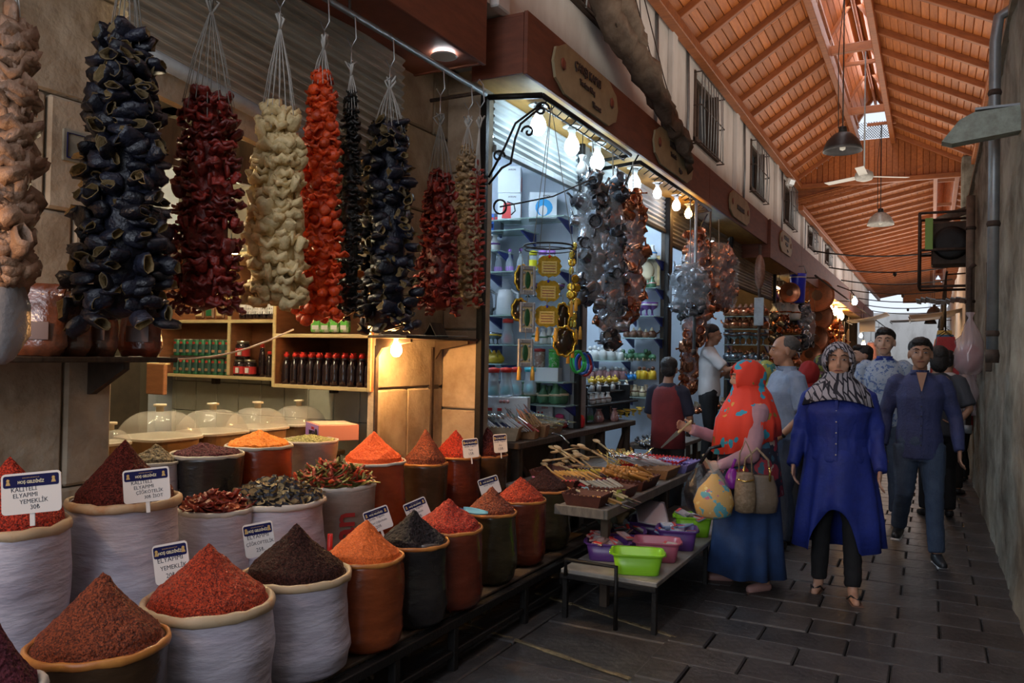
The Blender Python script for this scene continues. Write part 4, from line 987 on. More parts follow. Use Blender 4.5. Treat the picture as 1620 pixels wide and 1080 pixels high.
b1 = bottle('syrup_bottle', 'dark bottle with red cap in the left cabinet, front rank', 'bottles in the left cabinet', .21, .03, loc=(-4.36, 4.47, ZL+.023), spout=False)
for x, y in ((-4.43, 4.47), (-4.49, 4.48)): dup(b1, (x, y, ZL+.023))
b2 = bottle('syrup_bottle', 'tall slim bottle with long red neck seal in the left cabinet', 'slim tall bottles in the left cabinet', .27, .022, loc=(-4.33, 4.56, ZL+.023), spout=False)
for x, y in ((-4.42, 4.56), (-4.52, 4.55), (-4.60, 4.52), (-4.655, 4.56)): dup(b2, (x, y, ZL+.023))
def jar(label, loc, r=.055, h=.14, lidm=M_lid, lab=M_redlab, body=M_darkglass, grp=None):
    t = thing('jar', label, 'jar', loc, group=grp)
    MB().lathe([(r*.9, 0), (r, .01), (r, h*.78), (r*.8, h*.86)], 16).build('body', body, t)
    MB().lathe([(r*1.01, h*.15), (r*1.01, h*.6)], 16, caps=False).build('label_band', lab, t)
    MB().bbox((r*.35, -r*.93, h*.36), (r*.7, .012, h*.32), .002).build('label_panel', M_whitelab, t)
    MB().lathe([(r*.83, h*.85), (r*.85, h), (.001, h)], 16).build('lid', lidm, t); return t
jar('dark jar with red label stacked on the two others', (-4.775, 4.48, ZL+.023+.135))
jar('dark jar with red label, left one at the bottom of the stack', (-4.80, 4.48, ZL+.023), .05, .13); jar('dark jar with red label, right one at the bottom of the stack', (-4.695, 4.48, ZL+.023), .05, .13)
# packets and bottles on top shelves, partly hidden by the strings
M_gpk = mat('green_packet', (.12, .45, .06), .4, col2=(.5, .5, .4), scale=14, contrast=(.5, .6)); 
pk = thing('food_packet', 'green and white packet on the upper shelf of the right cabinet', 'packet', (-3.52, 4.2, ZR+.385), group='green packets on the right cabinet shelf')
MB().bbox((0, 0, .05), (.075, .04, .10), .01).build('bag', M_gpk, pk); MB().bbox((0, -.021, .035), (.05, .003, .03), .001).build('label_panel', M_whitelab, pk); MB().bbox((0, 0, .104), (.07, .01, .012), .002).build('top_seal', M_redlab, pk)
for i in range(1, 4): dup(pk, (-3.52-.085*i, 4.2, ZR+.385), rotz=.1*i)
lb = bottle('syrup_bottle', 'dark bottle with a large white label on the upper shelf of the left cabinet', 'white-labelled bottles on the upper shelf', .19, .034, loc=(-4.40, 4.48, ZL+.473), cap=M_black)
MB().lathe([(.0345, .035), (.0345, .11)], 12, caps=False).build('label_band', M_whitelab, lb)
for i in range(1, 6): dup(lb, (-4.40-.075*i, 4.48, ZL+.473))
# plates and packets on the left upper shelf
for i in range(3):
    t = thing('food_packet', 'brown packet leaning on the upper shelf above the green cans', 'packet', (-5.05-.12*i, 4.5, ZL+.473), .1*i, 'brown packets above the cans')
    MB().bbox((0, 0, .06), (.085, .035, .12), .012).build('bag', mat('brown_packet', (.20, .09, .04), .4, var=.4, scale=20), t); MB().bbox((0, -.019, .05), (.06, .003, .05), .001).build('label_panel', MATS['can_green'] if i == 1 else M_pine, t)
# small hooks (brackets) under the cabinets
for k, (x, z) in enumerate(((-5.2, ZL-.03), (-4.55, ZL-.03), (-3.95, ZR-.03), (-3.42, ZR-.03))):
    o = MB().bbox((0, 0, 0), (.045, .06, .05), .004).build('cabinet_bracket', M_dirtwood, None, (x, 4.6, z)); tag(o, 'small dark bracket under a pine-edged cabinet', 'bracket', 'dark cabinet brackets')
o = thing('wood_panel', 'plain reddish wood panel hanging left of the green cans', 'panel', (-4.25, 3.3, 1.26)); MB().bbox((0, 0, .09), (.16, .03, .19), .004).build('board', M_cabin, o); MB().bbox((0, .01, .185), (.17, .04, .01), .002).build('edge_strip', M_pine, o)
# cord across the cabinets
pa = at(248, 569, x=-3.2); pb = at(464, 521, x=-3.2)
t = thing('washing_cord', 'thin white cord stretched across the opening in front of the cabinets', 'cord', pa)
pp = [tuple((pb-pa)*f+np.array([0, 0, -.05*math.sin(PI*f)])) for f in np.linspace(0, 1, 10)]; MB().tube(pp, .005, 6).build('cord', mat('pinkish_cord', (.55, .45, .42), .7), t)

# counter with domed food boxes
M_counter = mat('counter_top', (.30, .20, .10), .5, var=.3, scale=5)
ct = thing('counter', 'low counter inside the spice shop carrying the domed boxes', 'counter', (-3.85, 3.3, .06)); MB().bbox((0, -.1, .40), (.56, 2.1, .78), .01).build('carcass', M_dirtwood, ct); MB().bbox((0, -.1, .795), (.60, 2.14, .03), .006).build('top', M_counter, ct)
M_dome = mat('clear_dome_plastic', (.80, .78, .72), .12, alpha=.26, spec=1.0); M_knob = mat('cream_knob', (.70, .62, .45), .4); M_boxw = mat('brown_food_box', (.34, .19, .08), .5, var=.3, scale=8); M_boxrim = mat('clear_box_rim', (.65, .60, .50), .2)
def dome(p0, p1, label, x=-3.80):
    zr_ = 1.05; y, r = place(p0, p1, x, zr_); t = thing('domed_food_box', label, 'food box', (x, y, .87), group='food boxes with clear domes', rotz=0)
    hh = zr_-.87
    def rs(f, z, e=.5): return [(r*f*math.copysign(abs(math.cos(q))**e, math.cos(q)), r*f*math.copysign(abs(math.sin(q))**e, math.sin(q)), z) for q in [2*PI*k/28 for k in range(28)]]
    MB().loft([rs(.82, 0), rs(.88, hh-.01)], smooth=False).build('box', M_boxw, t)
    MB().loft([rs(.90, hh-.01), rs(.97, hh-.008), rs(.97, hh+.004), rs(.90, hh+.008)], smooth=False).build('rim', M_boxrim, t)
    H_ = r*.70
    MB().loft([rs(math.cos(a)**.62*.95+.001, hh+.005+H_*math.sin(a), .5+.5*math.sin(a)) for a in np.linspace(0, 1.45, 9)], caps=False).build('dome', M_dome, t)
    MB().lathe([(.020, 0), (.020, .028), (.034, .030), (.034, .042), (.001, .044)], 14, (0, 0, hh+H_)).build('knob', M_knob, t)
dome(142, 205, 'domed food box half hidden by the left stone pier, only its edge shows', x=-3.75)
dome(190, 314, 'largest domed food box, second from the left stone pier'); dome(284, 388, 'domed food box behind the sumac sack'); dome(362, 452, 'domed food box behind the turmeric sack'); dome(432, 512, 'smallest domed food box beside the tiled wall')
# purple box
q = at(548, 700, x=-3.30); bxx = thing('cardboard_box', 'flat lilac and salmon carton lying upside down behind the vermilion powder', 'box', (-3.42, q[1], .98), math.radians(-33))
MB().bbox((0, 0, .05), (.30, .26, .10), .003).build('carton', mat('salmon_carton', (.75, .32, .25), .5), bxx)
MB().box((0, -.131, .05), (.298, .003, .098)).build('lilac_side', mat('lilac_print', (.36, .20, .52), .5), bxx)
MB().box((0, 0, .1015), (.27, .235, .003)).build('lid_panel', mat('carton_lid', (.72, .55, .40), .5), bxx)
text('BAYRAM', .042, M_black, bxx, (.02, -.134, .045), (PI/2, PI, 0), depth_=.001, bold=True); text('TAKAS', .022, M_redlab, bxx, (.03, -.134, .075), (PI/2, PI, 0), depth_=.001, bold=True)
MB().lathe([(.001, 0), (.028, .001), (.026, .003), (.001, .004)], 10, (.11, -.134, .05), rot=(PI/2, 0, 0)).build('fruit_mark', M_skin, bxx)

# warm bulb on the pier, pier shelf, left shelf ----------------------------
def bulb_m(name, col, s): return mat(name, col, .3, emit=col, estr=s)
WB = bulb_m('warm_bulb_glow', (1.0, .50, .16), 420); CB = bulb_m('cool_bulb_glow', (.62, .84, 1.0), 25); CS = bulb_m('cool_small_glow', (.86, .86, 1.0), 18); WC = bulb_m('warm_tube_glow', (1.0, .60, .20), 40)
M_porc = mat('porcelain', (.6, .6, .58), .3)
def bulb(p, r, m, label, sock=M_porc, cat='light bulb', plate=True, group='bulbs under the soffit'):
    t = thing('light_bulb', label, cat, p, group=group)
    MB().lathe([(.001, -1.25*r), (.5*r, -1.15*r), (.92*r, -.6*r), (r, 0), (.85*r, .6*r), (.5*r, 1.2*r), (.42*r, 1.4*r)], 16).build('glass', m, t)
    MB().lathe([(.44*r, 1.35*r), (.46*r, 1.9*r), (.6*r, 2.0*r), (.62*r, 2.4*r)], 14).build('socket', sock, t)
    if plate: MB().lathe([(1.25*r, 2.45*r), (1.3*r, 2.55*r), (.6*r, 2.4*r)], 18).build('ceiling_rose', M_porc, t)
    return t
p = at(627, 553, x=-2.96); bulb(p, .036, WB, 'glowing warm round bulb on the stone pier under the small shelf', plate=False, group='bulbs on the shop fronts')
o = thing('wall_shelf', 'narrow iron wall shelf with papers above the warm bulb', 'shelf', (-2.98, 4.4, 1.64)); MB().bbox((0, -.02, 0), (.30, .86, .018), .003).build('board', M_rust, o)
for y in (-.38, .3): MB().prism([(-.14, -.01), (.13, -.01), (.13, -.03), (-.09, -.07), (-.14, -.14)], 1, y, y+.02).build('bracket', M_dirtwood, o)
for y in (-.36, .28): MB().bbox((-.145, y, -.48), (.015, .03, .85), .002).build('upright', M_rust, o)
o = thing('papers', 'loose papers and a folded leaflet on the iron wall shelf', 'papers', (-2.98, 4.4, 1.65))
for i in range(4): MB().bbox((.02*i-.03, -.28+.18*i, .004+.003*i), (.16, .2, .004), .001, rot=(0, 0, .3*i)).build('sheet', M_whitelab if i % 2 else M_steel, o)
MB().prism([(-.06, 0), (0, .10), (.06, 0), (.05, 0), (0, .085), (-.05, 0)], 1, .02, .16).build('folded_leaflet', M_dirtwood, o)
o = thing('wall_shelf', 'narrow wooden shelf on the left stone wall with spice bags', 'shelf', (-3.02, 1.6, 1.495)); MB().bbox((0, 0, 0), (.26, 1.5, .022), .004).build('board', M_dirtwood, o)
for y in (-.35, .5): MB().prism([(-.12, -.01), (.11, -.01), (.11, -.04), (-.10, -.15), (-.12, -.15)], 1, y, y+.03).build('bracket', M_dirtwood, o)
M_spbag = mat('clear_spice_bag', (.24, .07, .03), .14, col2=(.09, .035, .02), scale=12, spec=1.0, bump=.5, bscale=14); M_spbagr = mat('clear_red_spice_bag', (.26, .05, .02), .12, col2=(.12, .025, .012), scale=12, spec=1.0, bump=.5, bscale=14)
for k, (px, w_, h, m, lb_) in enumerate(((62, .20, .27, M_spbag, 'clear bag of brown spice, leftmost on the wooden wall shelf'), (110, .17, .25, M_spbag, 'second clear bag of dark spice on the wooden wall shelf'), (155, .16, .28, M_spbag, 'third clear bag of dark spice, under the aubergine string'), (222, .18, .27, M_spbagr, 'clear bag of red-brown spice at the end of the wooden wall shelf'))):
    yy = aty(px, -2.98, 1.62); t = thing('spice_bag', lb_, 'bag', (-2.98, yy, 1.508), math.radians(40), 'clear bags of spice on the shelf'); rings = []
    for z, f, dp_ in ((0, .8, .8), (.04, 1, 1), (h*.45, .95, .9), (h*.75, .75, .45), (h*.9, .9, .1), (h, 1.0, .04)):
        rings.append([(w_/2*f*math.cos(q)*(1+.1*nz(q, z*9, k)), .045*dp_*math.sin(q), z+.012*nz(q*2, k, z*9)) for q in [2*PI*j/18 for j in range(18)]])
    MB().loft(rings).build('bag', m, t); MB().bbox((0, -.05, h*.35), (w_*.5, .004, h*.25), .001).build('printed_label', mat('bag_label', (.12, .05, .03), .3), t)
    MB().bbox((0, 0, h*.86), (w_*.86, .014, .012), .002).build('seal_strip', M_spbag, t)
# white plastic sack hanging at left edge under the pink string
q = at(2, 500, x=-2.72); t = thing('plastic_bag', 'limp translucent white bag hanging at the left edge', 'bag', q)
rings = []
for z, f in ((-.16, .2), (-.14, .55), (-.06, 1), (.04, .95), (.14, .7), (.22, .45)): rings.append([((.055*f)*math.cos(a)*(1+.5*nz(math.cos(a)*2, z*9, 1)), .085*f*math.sin(a)*(1+.5*nz(math.sin(a)*2, z*7, 4)), z) for a in [2*PI*j/20 for j in range(20)]])
MB().loft(rings).build('bag', mat('milky_plastic', (.32, .30, .31), .3, bump=.6, bscale=12), t); MB().lathe([(.045, .2), (.03, .24), (.04, .28)], 12).build('tied_neck', MATS['milky_plastic'], t)
# enamel number plate frame on the wall and a pry scar
q = at(118, 233, x=-3.14); t = thing('wall_plate', 'small blank enamel plate with a blue border on the left wall', 'plate', (-3.135, q[1], q[2])); MB().bbox((0, 0, 0), (.012, .11, .13), .003).build('plate', M_plaster_old, t)
MB().tube([(.01, -.04, -.05), (.01, .04, -.05), (.01, .04, .05), (.01, -.04, .05), (.01, -.04, -.05)], .003, 5).build('blue_border', M_navy, t)
# ---- lights of the shop 1
q = at(705, 86, x=-2.72); t = thing('downlight', 'round white downlight glowing in the fascia soffit', 'lamp', (-2.74, 4.16, 3.425)); MB().lathe([(.075, 0), (.085, -.01), (.07, -.012)], 24).build('ring', M_porc, t); MB().lathe([(.001, -.008), (.066, -.008), (.068, .0)], 20).build('diffuser', bulb_m('downlight_glow', (.92, .95, 1.0), 26), t)
def tube_lamp(loc, ln, rz, m, label, r=.018):
    t = thing('tube_lamp', label, 'lamp', loc, rz, 'tube lamps inside the shops'); MB().tube([(-ln/2, 0, 0), (ln/2, 0, 0)], r, 10).build('tube', m, t); [MB().tube([(s*ln*.4, 0, .05), (s*ln*.4, 0, 3.58-loc[2])], .006, 4).build('hanger_rod', M_steel, t) for s in (-1, 1)]; MB().bbox((0, 0, .04), (ln+.06, .07, .05), .006).build('housing', M_porc, t); return t
KT = bulb_m('kitchen_tube_glow', (1.0, .82, .52), 165)
tube_lamp((-4.5, 3.6, 3.35), 1.2, 0, KT, 'tube lamp on the ceiling above the pine cabinets')
tube_lamp((-4.3, 2.6, 3.35), 1.2, PI/2, KT, 'tube lamp above the domed food boxes behind the strings')
tube_lamp((-3.62, 3.12, 2.12), .42, PI/2, KT, 'short tube lamp hung low behind the dark red pepper string')  # added source kept out of sight, lifts the tiled wall under the cabinets
bulb((-2.75, .75, 1.9), .036, bulb_m('dim_warm_bulb_glow', (1.0, .55, .22), 230), 'warm bare bulb at the near end of the rail, outside the view', plate=False, group='bulbs on the shop fronts')
MB().tube([(-2.75, .75, 1.98), (-2.72, .75, 3.3)], .004, 4).build('cord', M_black, bpy.data.objects['hanging_rail'], (2.70, 0, 0))
# ================================================================== IRON DISPLAY FRAMES AND BULBS
fr = thing('iron_rack', 'black iron hanging rack with hooks and scrolls under the fascia at the kettle shop', 'hanging rack', (-2.42, 4.97, 0))
def P(x, y, z): return (x+2.42, y-4.97, z)
ff = MB(); ff.tube([P(-2.83, 4.84, 3.37), P(-2.44, 4.97, 3.37)], .022, 6); ff.build('cross_arm', M_black, fr)
MB().tube([P(-2.44, 4.97, 3.37), P(-2.44, 6.8, 3.37)], .020, 6).build('outer_rail', M_black, fr); MB().tube([P(-2.5, 4.97, 3.33), P(-2.5, 6.8, 3.33)], .008, 5).build('inner_rail', M_steel, fr)
MB().tube([P(-2.83, 6.8, 3.34), P(-2.44, 6.8, 3.37)], .016, 6).build('cross_arm', M_black, fr)
MB().bbox(P(-2.83, 4.84, 1.7), (.05, .05, 3.38), .005).build('post', M_black, fr)
for i in range(14): MB().tube([P(-2.44, 5.05+.13*i, 3.36), P(-2.47, 5.05+.13*i, 3.33), P(-2.5, 5.05+.13*i, 3.32)], .005, 4).build('hook', M_black, fr)
def scroll(pts, par, r=.009): return MB().tube(pts, r, 6).build('scroll', M_black, par)
def spiral(c, r, n, ax, s=1): return [tuple(Vector(c)+Vector(ax)*(r*(1-i/n)*math.cos(i*.5)*s)+Vector((0, 0, 1))*(r*(1-i/n)*math.sin(i*.5))) for i in range(n)]
A = Vector(P(-2.80, 4.86, 2.75)); B_ = Vector(P(-2.46, 5.0, 3.30)); mid = A.lerp(B_, .5)
scroll([A, A.lerp(B_, .25)+Vector((0, 0, -.02)), A.lerp(B_, .42)+Vector((0, 0, -.08)), mid+Vector((0, 0, .05)), A.lerp(B_, .6)+Vector((0, 0, .10)), B_], fr)
scroll([A+Vector((0, 0, .05)), A.lerp(B_, .3)+Vector((0, 0, .1)), mid+Vector((0, 0, .16)), B_+Vector((0, 0, .02))], fr)
scroll(spiral(A.lerp(B_, .18)+Vector((0, 0, .10)), .05, 16, (.87, .4, 0)), fr); scroll(spiral(A.lerp(B_, .75)+Vector((0, 0, -.04)), .05, 16, (.87, .4, 0), -1), fr); scroll(spiral(B_+Vector((0, 0, -.02)), .06, 18, (.87, .4, 0)), fr)
ring = MB(); c0 = A+Vector((.08, .03, -.16))
for a in (0, .9): ring.tube([c0+Vector((.05*math.cos(q)*math.cos(a), .05*math.cos(q)*math.sin(a), .05*math.sin(q))) for q in np.linspace(0, 2*PI, 17)], .006, 5)
o = ring.build('ring_finial', M_black, fr)
scroll([c0, c0+Vector((.25, .35, .12)), c0+Vector((.34, .9, .36))], fr, .006)
f2_ = thing('iron_rack', 'second black iron hanging rack, farther along under the same fascia', 'hanging rack', (-2.42, 7.07, 0))
def P2(x, y, z): return (x+2.42, y-7.07, z)
MB().tube([P2(-2.83, 7.07, 3.34), P2(-2.44, 7.07, 3.37)], .018, 6).build('cross_arm', M_black, f2_); MB().tube([P2(-2.44, 7.07, 3.37), P2(-2.44, 9.75, 3.37)], .018, 6).build('outer_rail', M_black, f2_)
MB().tube([P2(-2.83, 9.75, 3.34), P2(-2.44, 9.75, 3.37)], .016, 6).build('cross_arm', M_rust, f2_); MB().tube([P2(-2.44, 9.75, 3.36), P2(-2.44, 9.75, 2.75)], .012, 6).build('drop_bar', M_rust, f2_)
for i in range(16): MB().tube([P2(-2.44, 7.2+.16*i, 3.36), P2(-2.5, 7.2+.16*i, 3.32)], .005, 4).build('hook', M_black, f2_)
for (y, z) in ((7.05, 3.2), (9.6, 3.05)): scroll([tuple(Vector(P2(-2.75, y, z-.2))), P2(-2.6, y, z-.1), P2(-2.5, y, z+.15), P2(-2.44, y, z+.25)], f2_, .008); scroll(spiral(P2(-2.6, y, z-.05), .05, 14, (1, 0, 0)), f2_, .006)
pl = thing('steel_pole', 'tall grey steel pole standing on the pavement edge among the hanging copper pots', 'pole', (-2.42, 9.0, 0)); MB().tube([(0, 0, 1.6), (0, 0, 3.36)], .018, 8).build('pole', M_zinc, pl); MB().lathe([(.03, 1.58), (.03, 1.64)], 8).build('end_cap', M_rust, pl)
pl = thing('steel_pole', 'rusty pole with a grey tag beyond the hanging copper pots', 'pole', (-2.30, 12.2, 0)); MB().tube([(0, 0, .2), (0, 0, 3.25)], .022, 8).build('pole', M_rust, pl); MB().bbox((0, -.03, 2.25), (.14, .02, .42), .004).build('grey_tag', M_steel, pl)
MB().ell((0, -.02, 2.85), (.08, .06, .26), 10, 8).build('wrapped_wooden_spoons', cm('pinkish_wrap', (.35, .18, .12), (.2, .1, .07), .25), pl)
for i, (px, py, r, m, lb_) in enumerate(((852, 178, .060, CB, 'big cool white bulb nearest the stall'), (905, 219, .062, CB, 'second big cool white bulb from the stall'), (945, 243, .064, CB, 'third big cool white bulb, above the plastic-wrapped pots'), (1004, 281, .062, CB, 'fourth big cool white bulb, past the second frame'),
    (1040, 300, .045, CS, 'smaller half-domed bulb after the four big ones'), (1070, 322, .048, CS, 'second smaller bulb, next to the warm one'), (1089, 338, .045, WC, 'warm yellow bulb by the steel pole'))):
    p = at(px, py, x=-2.62); p[2] = min(p[2], 3.41-2.5*r); bulb(p, r, m, lb_+' under the soffit')
p = at(1352, 477, x=-1.9); bb = bulb(p, .075, CB, 'lone bright bulb on an arm, far down the left side', plate=False, group='bulbs on the shop fronts')
MB().tube([(0, 0, .16), (-.1, 0, .30), (-.45, 0, .45)], .018, 6).build('arm', M_rust, bb)
dead = at(921, 268, x=-2.6); t = bulb(dead, .05, M_porc, 'unlit white lamp hanging on a wire beside the lit bulbs', plate=False, group='bulbs on the shop fronts'); MB().tube([(0, 0, .1), (0, 0, 3.4-dead[2])], .004, 4).build('wire', M_black, t)
# interior lamps
CT = bulb_m('cool_tube_glow', (.66, .84, 1.0), 120); CW = bulb_m('warm_shop_glow', (1.0, .55, .20), 170)
tube_lamp((-4.7, 5.6, 3.30), 1.2, 0, CT, 'tube lamp on the ceiling of the kettle shop'); tube_lamp((-3.15, 5.55, 3.28), .8, PI/2, CT, 'tube lamp behind the shutter of the kettle shop')
tube_lamp((-3.5, 8.2, 3.30), 1.2, 0, CT, 'tube lamp in the figurine shop'); tube_lamp((-4.1, 7.5, 3.3), 1.2, 0.4, CT, 'second tube lamp, deeper in the figurine shop')
for y_ in (13.6, 15.4, 17.6, 19.4): tube_lamp((-3.3, y_, 3.25), 1.2, PI/2, bulb_m('copper_shop_tube_glow', (1.0, .60, .25), 60), 'warm tube lamp in the copperware shop, %s from the near end' % {13.6: 'first', 15.4: 'second', 17.6: 'third', 19.4: 'fourth'}[y_])  # tubes added to strengthen the warm glow of this shop
tube_lamp((-3.4, 11.3, 3.2), 1.2, 0, CT, 'tube lamp in the shop behind the man in white')
for i, (px, py, x, r, m, lb_) in enumerate(((1181, 447, -3.4, .09, CB, 'left of two blue-white bulbs in the shop behind the man in white'), (1196, 460, -3.3, .09, CB, 'right of two blue-white bulbs in the shop behind the man in white'), (1239, 478, -2.9, .07, CW, 'warm bulb left of the blue bucket'),
    (1312, 487, -2.6, .09, CW, 'left warm bulb in the copperware cluster'), (1322, 493, -2.6, .09, CW, 'middle warm bulb in the copperware cluster'), (1330, 500, -2.7, .10, CW, 'right warm bulb in the copperware cluster'), (1366, 545, -2.2, .07, CW, 'small warm bulb above the bearded man'), (1362, 531, -2.4, .06, CB, 'tiny white bulb far down the left side'))):
    p = at(px, py, x=x); t = bulb(p, r, m, lb_, plate=False, group='bulbs on the shop fronts'); MB().tube([(0, 0, 2*r), (0, 0, 3.5-p[2])], .008, 4).build('cord', M_black, t)

# ================================================================== HANGING POTS
M_cop = mat('copper', (.52, .20, .10), .25, metal=.85, rand=.25, var=.35, scale=14); M_sil = mat('tin_steel', (.27, .29, .32), .25, metal=.85, rand=.4, var=.4, scale=14); M_drk = mat('dark_pan', (.08, .08, .09), .25, metal=.7, rand=.4)
M_wrap = mat('clear_wrap', (.80, .84, .90), .12, alpha=.15, spec=.9, bump=.8, bscale=12)
def pot(seed, m):
    rg = random.Random(seed); b = MB(); r = rg.uniform(.048, .062); b.lathe([(r*.9, 0), (r, .012), (r*.92, .06), (r*.74, .085), (r*.86, .105), (r*.8, .104), (r*.6, .07), (.001, .012)], 12); b.tube([(r*.7, 0, .09), (r*1.3, 0, .10), (r*1.7, 0, .11)], [.009, .008, .011], 5); return b.mesh('pot', m)
def tray_plate(r, m, seed=0):
    b = MB(); b.lathe([(.001, .0), (r*.35, .003), (r*.4, .012), (r*.7, .008), (r*.9, .02), (r, .035), (r*1.03, .04), (r, .043), (r*.88, .028), (.001, .012)], 28); return b
POT = {k: [pot(i+j*9, m) for i in range(3)] for j, (k, m) in enumerate((('c', M_cop), ('s', M_sil), ('d', M_drk)))}
def potstring(label, px, top, bot, w_, x, mix, n, seed, sc=1.0, ztop=3.33, group='strings of pots in clear wrap', wrap=True):
    y = aty(px, x, 2.3); d = depth(x, y, 2.3)/F; zt, zb = atz(top, x, y), atz(bot, x, y); H_ = zt-zb; r = w_/2*d; rg = random.Random(seed)
    t = thing('pot_string', label, 'pots', (x, y, zb), group=group)
    for i in range(n):
        h = (i+.5)/n; q = i*2.4+rg.uniform(-.3, .3); rr = (r-.05*sc)*(1-.55*max(0, h-.7)/.3)*(.6+.4*min(1, h*5))*rg.uniform(.45, 1)
        put('pot', POT[mix[rg.randrange(len(mix))]][rg.randrange(3)], t, (rr*math.cos(q), rr*math.sin(q)*.8, H_*h), (rg.uniform(0, 6), rg.uniform(0, 6), rg.uniform(0, 6)), sc*rg.uniform(.85, 1.2))
    MB().tube([(0, 0, 0), (.01, 0, H_), (0, 0, ztop-zb)], .006, 5).build('cord', M_strg, t)
    if wrap:
        b = MB(); rings = []
        for i in range(22):
            h = i/21; rr = (r*1.02)*(1-.5*max(0, h-.75)/.25)*(.7+.3*min(1, h*6))
            rings.append([(rr*math.cos(a)*(1+.16*nz(math.cos(a)*3, math.sin(a)*3, h*9+seed)), rr*.85*math.sin(a)*(1+.16*nz(math.cos(a)*3, math.sin(a)*3, h*9+seed)), H_*h+.02) for a in [2*PI*k/20 for k in range(20)]])
        b.loft(rings); b.build('clear_wrap', M_wrap, t)
    return t
potstring('left string of grey steel coffee pots in clear wrap, beside the gold ornaments', 934, 285, 480, 46, -2.50, 'ssd', 70, 1)
potstring('middle string of grey and copper pots in clear wrap, reaching lowest', 966, 290, 540, 42, -2.46, 'ssdc', 85, 2)
potstring('right string of copper coffee pots in clear wrap above the boy in maroon', 998, 312, 505, 42, -2.44, 'c', 80, 3)
potstring('copper pots in clear wrap beside the steel pole, left part of the big cluster', 1100, 370, 545, 46, -2.5, 'c', 90, 4)
potstring('copper pots in clear wrap, right part of the big cluster', 1135, 388, 490, 62, -2.45, 'c', 80, 5)
potstring('small grey steel mugs tied to the left of the big copper cluster', 1090, 420, 498, 62, -2.38, 's', 60, 6, .8)
potstring('grey steel bowls in clear wrap hanging beside the copper plates', 1268, 483, 548, 40, -2.35, 's', 50, 7, 1.5, ztop=3.2)
potstring('orange-lit copper jugs hanging deep in the copperware shop', 1315, 505, 560, 50, -2.6, 'c', 50, 8, 1.6, ztop=3.2, wrap=False)
potstring('copper ewers in clear wrap standing in a column beside the boy in maroon', 1094, 545, 618, 26, -2.65, 'c', 34, 9, 1.1, ztop=1.9)
potstring('copper jugs hanging at the left of the copperware shop', 1232, 500, 560, 26, -2.6, 'cd', 22, 10, 1.4, ztop=3.2, wrap=False)
# hanging plates, bucket
for (px, py, rp, lb_) in ((1292, 467, 26, 'largest round copper tray hanging under the far fascia'), (1293, 500, 24, 'second round copper tray, directly below the largest'), (1288, 535, 22, 'third copper tray, partly behind the steel bowls'), (1279, 560, 20, 'lowest round copper tray, above the red headscarf'), (1249, 463, 16, 'small brass tray left of the blue bucket')):
    p = at(px, py, x=-2.42); r = rp*depth(*p)/F; t = thing('hanging_tray', lb_, 'tray', p, group='hanging round trays', rot=(PI/2, 0, .35)); tray_plate(r, None).build('dish', M_cop, t); MB().lathe([(r*.3, .014), (r*.32, .018), (r*.28, .018)], 20).build('engraved_ring', mat('engraved_dark', (.15, .08, .05), .4, metal=.5), t); MB().tube([(0, r, .02), (0, 3.24-p[2], .0)], .006, 4).build('hanger', M_rust, t)
p = at(1262, 455, x=-2.4); s_ = depth(*p)/F; t = thing('bucket', 'bright blue bucket with a white rim hanging under the far fascia', 'bucket', p-np.array([0, 0, 24*s_])); r = 13*s_
MB().lathe([(r*.78, 0), (r*.82, .01), (r*.97, 40*s_), (r*.98, 46*s_)], 20).build('body', mat('cobalt_plastic', (.02, .04, .75), .3), t); MB().lathe([(r*.99, 39*s_), (r*1.0, 41*s_)], 20, caps=False).build('white_band', M_whitelab, t); MB().tube([(-r, 0, 46*s_), (-r*.7, 0, 58*s_), (r*.7, 0, 58*s_), (r, 0, 46*s_)], .012, 5).build('handle', M_steel, t)
MB().bbox((-.02, -r*1.0, 20*s_), (9*s_, .02, 12*s_), .004).build('brown_label', M_pine, t)
for i, (px, h0, h1) in enumerate(((1326, 535, 575), (1334, 528, 580), (1341, 520, 566))):
    p0, p1 = at(px, h0, x=-2.2), at(px, h1, x=-2.2); t = thing('rolling_pin', 'long pale rolling pin hanging near the lone bright bulb', 'rolling pin', p1, group='long pale rolling pins'); MB().tube([(0, 0, 0), (0, 0, .1), (0, 0, p0[2]-p1[2]-.1), (.02, 0, p0[2]-p1[2])], [.02, .04, .035, .015], 8).build('roller', M_pine, t); MB().tube([(.02, 0, p0[2]-p1[2]), (.02, 0, p0[2]-p1[2]+.35)], .01, 4).build('cord', M_strg, t)

# ================================================================== GOLD ORNAMENTS ON THE RING
M_goldm = mat('gold_foil', (.75, .48, .06), .25, metal=.85, var=.45, scale=40); M_silv = mat('silver_frame', (.50, .50, .50), .35, metal=.6, var=.4, scale=50); M_greenf = mat('green_field', (.02, .10, .03), .4, var=.4, scale=50); M_paper_y = mat('pale_gold_field', (.70, .52, .15), .4, metal=.4, var=.3, scale=90)
M_tassel = mat('ochre_tassel', (.62, .36, .06), .7); M_mirror = mat('dark_mirror', (.03, .025, .02), .1, metal=.4); M_gem = mat('blue_gem', (.01, .02, .4), .1); M_gemr = mat('red_gem', (.5, .01, .01), .1)
c = at(868, 389, x=-2.45); S_ = depth(*c)/F; rg_ = thing('display_ring', 'black iron ring hung on threads, holding the gold ornaments', 'ring', c)
MB().tube([(.175*math.cos(q), .175*math.sin(q), 0) for q in np.linspace(0, 2*PI, 33)], .007, 6).build('upper_hoop', M_black, rg_); MB().tube([(.172*math.cos(q), .172*math.sin(q), -.03) for q in np.linspace(0, 2*PI, 33)], .004, 5).build('lower_hoop', M_black, rg_)
for q in (.3, 2.4, 4.5): MB().tube([(.175*math.cos(q), .175*math.sin(q), 0), (0, 0, 3.35-c[2])], .003, 4).build('thread', M_strg, rg_)
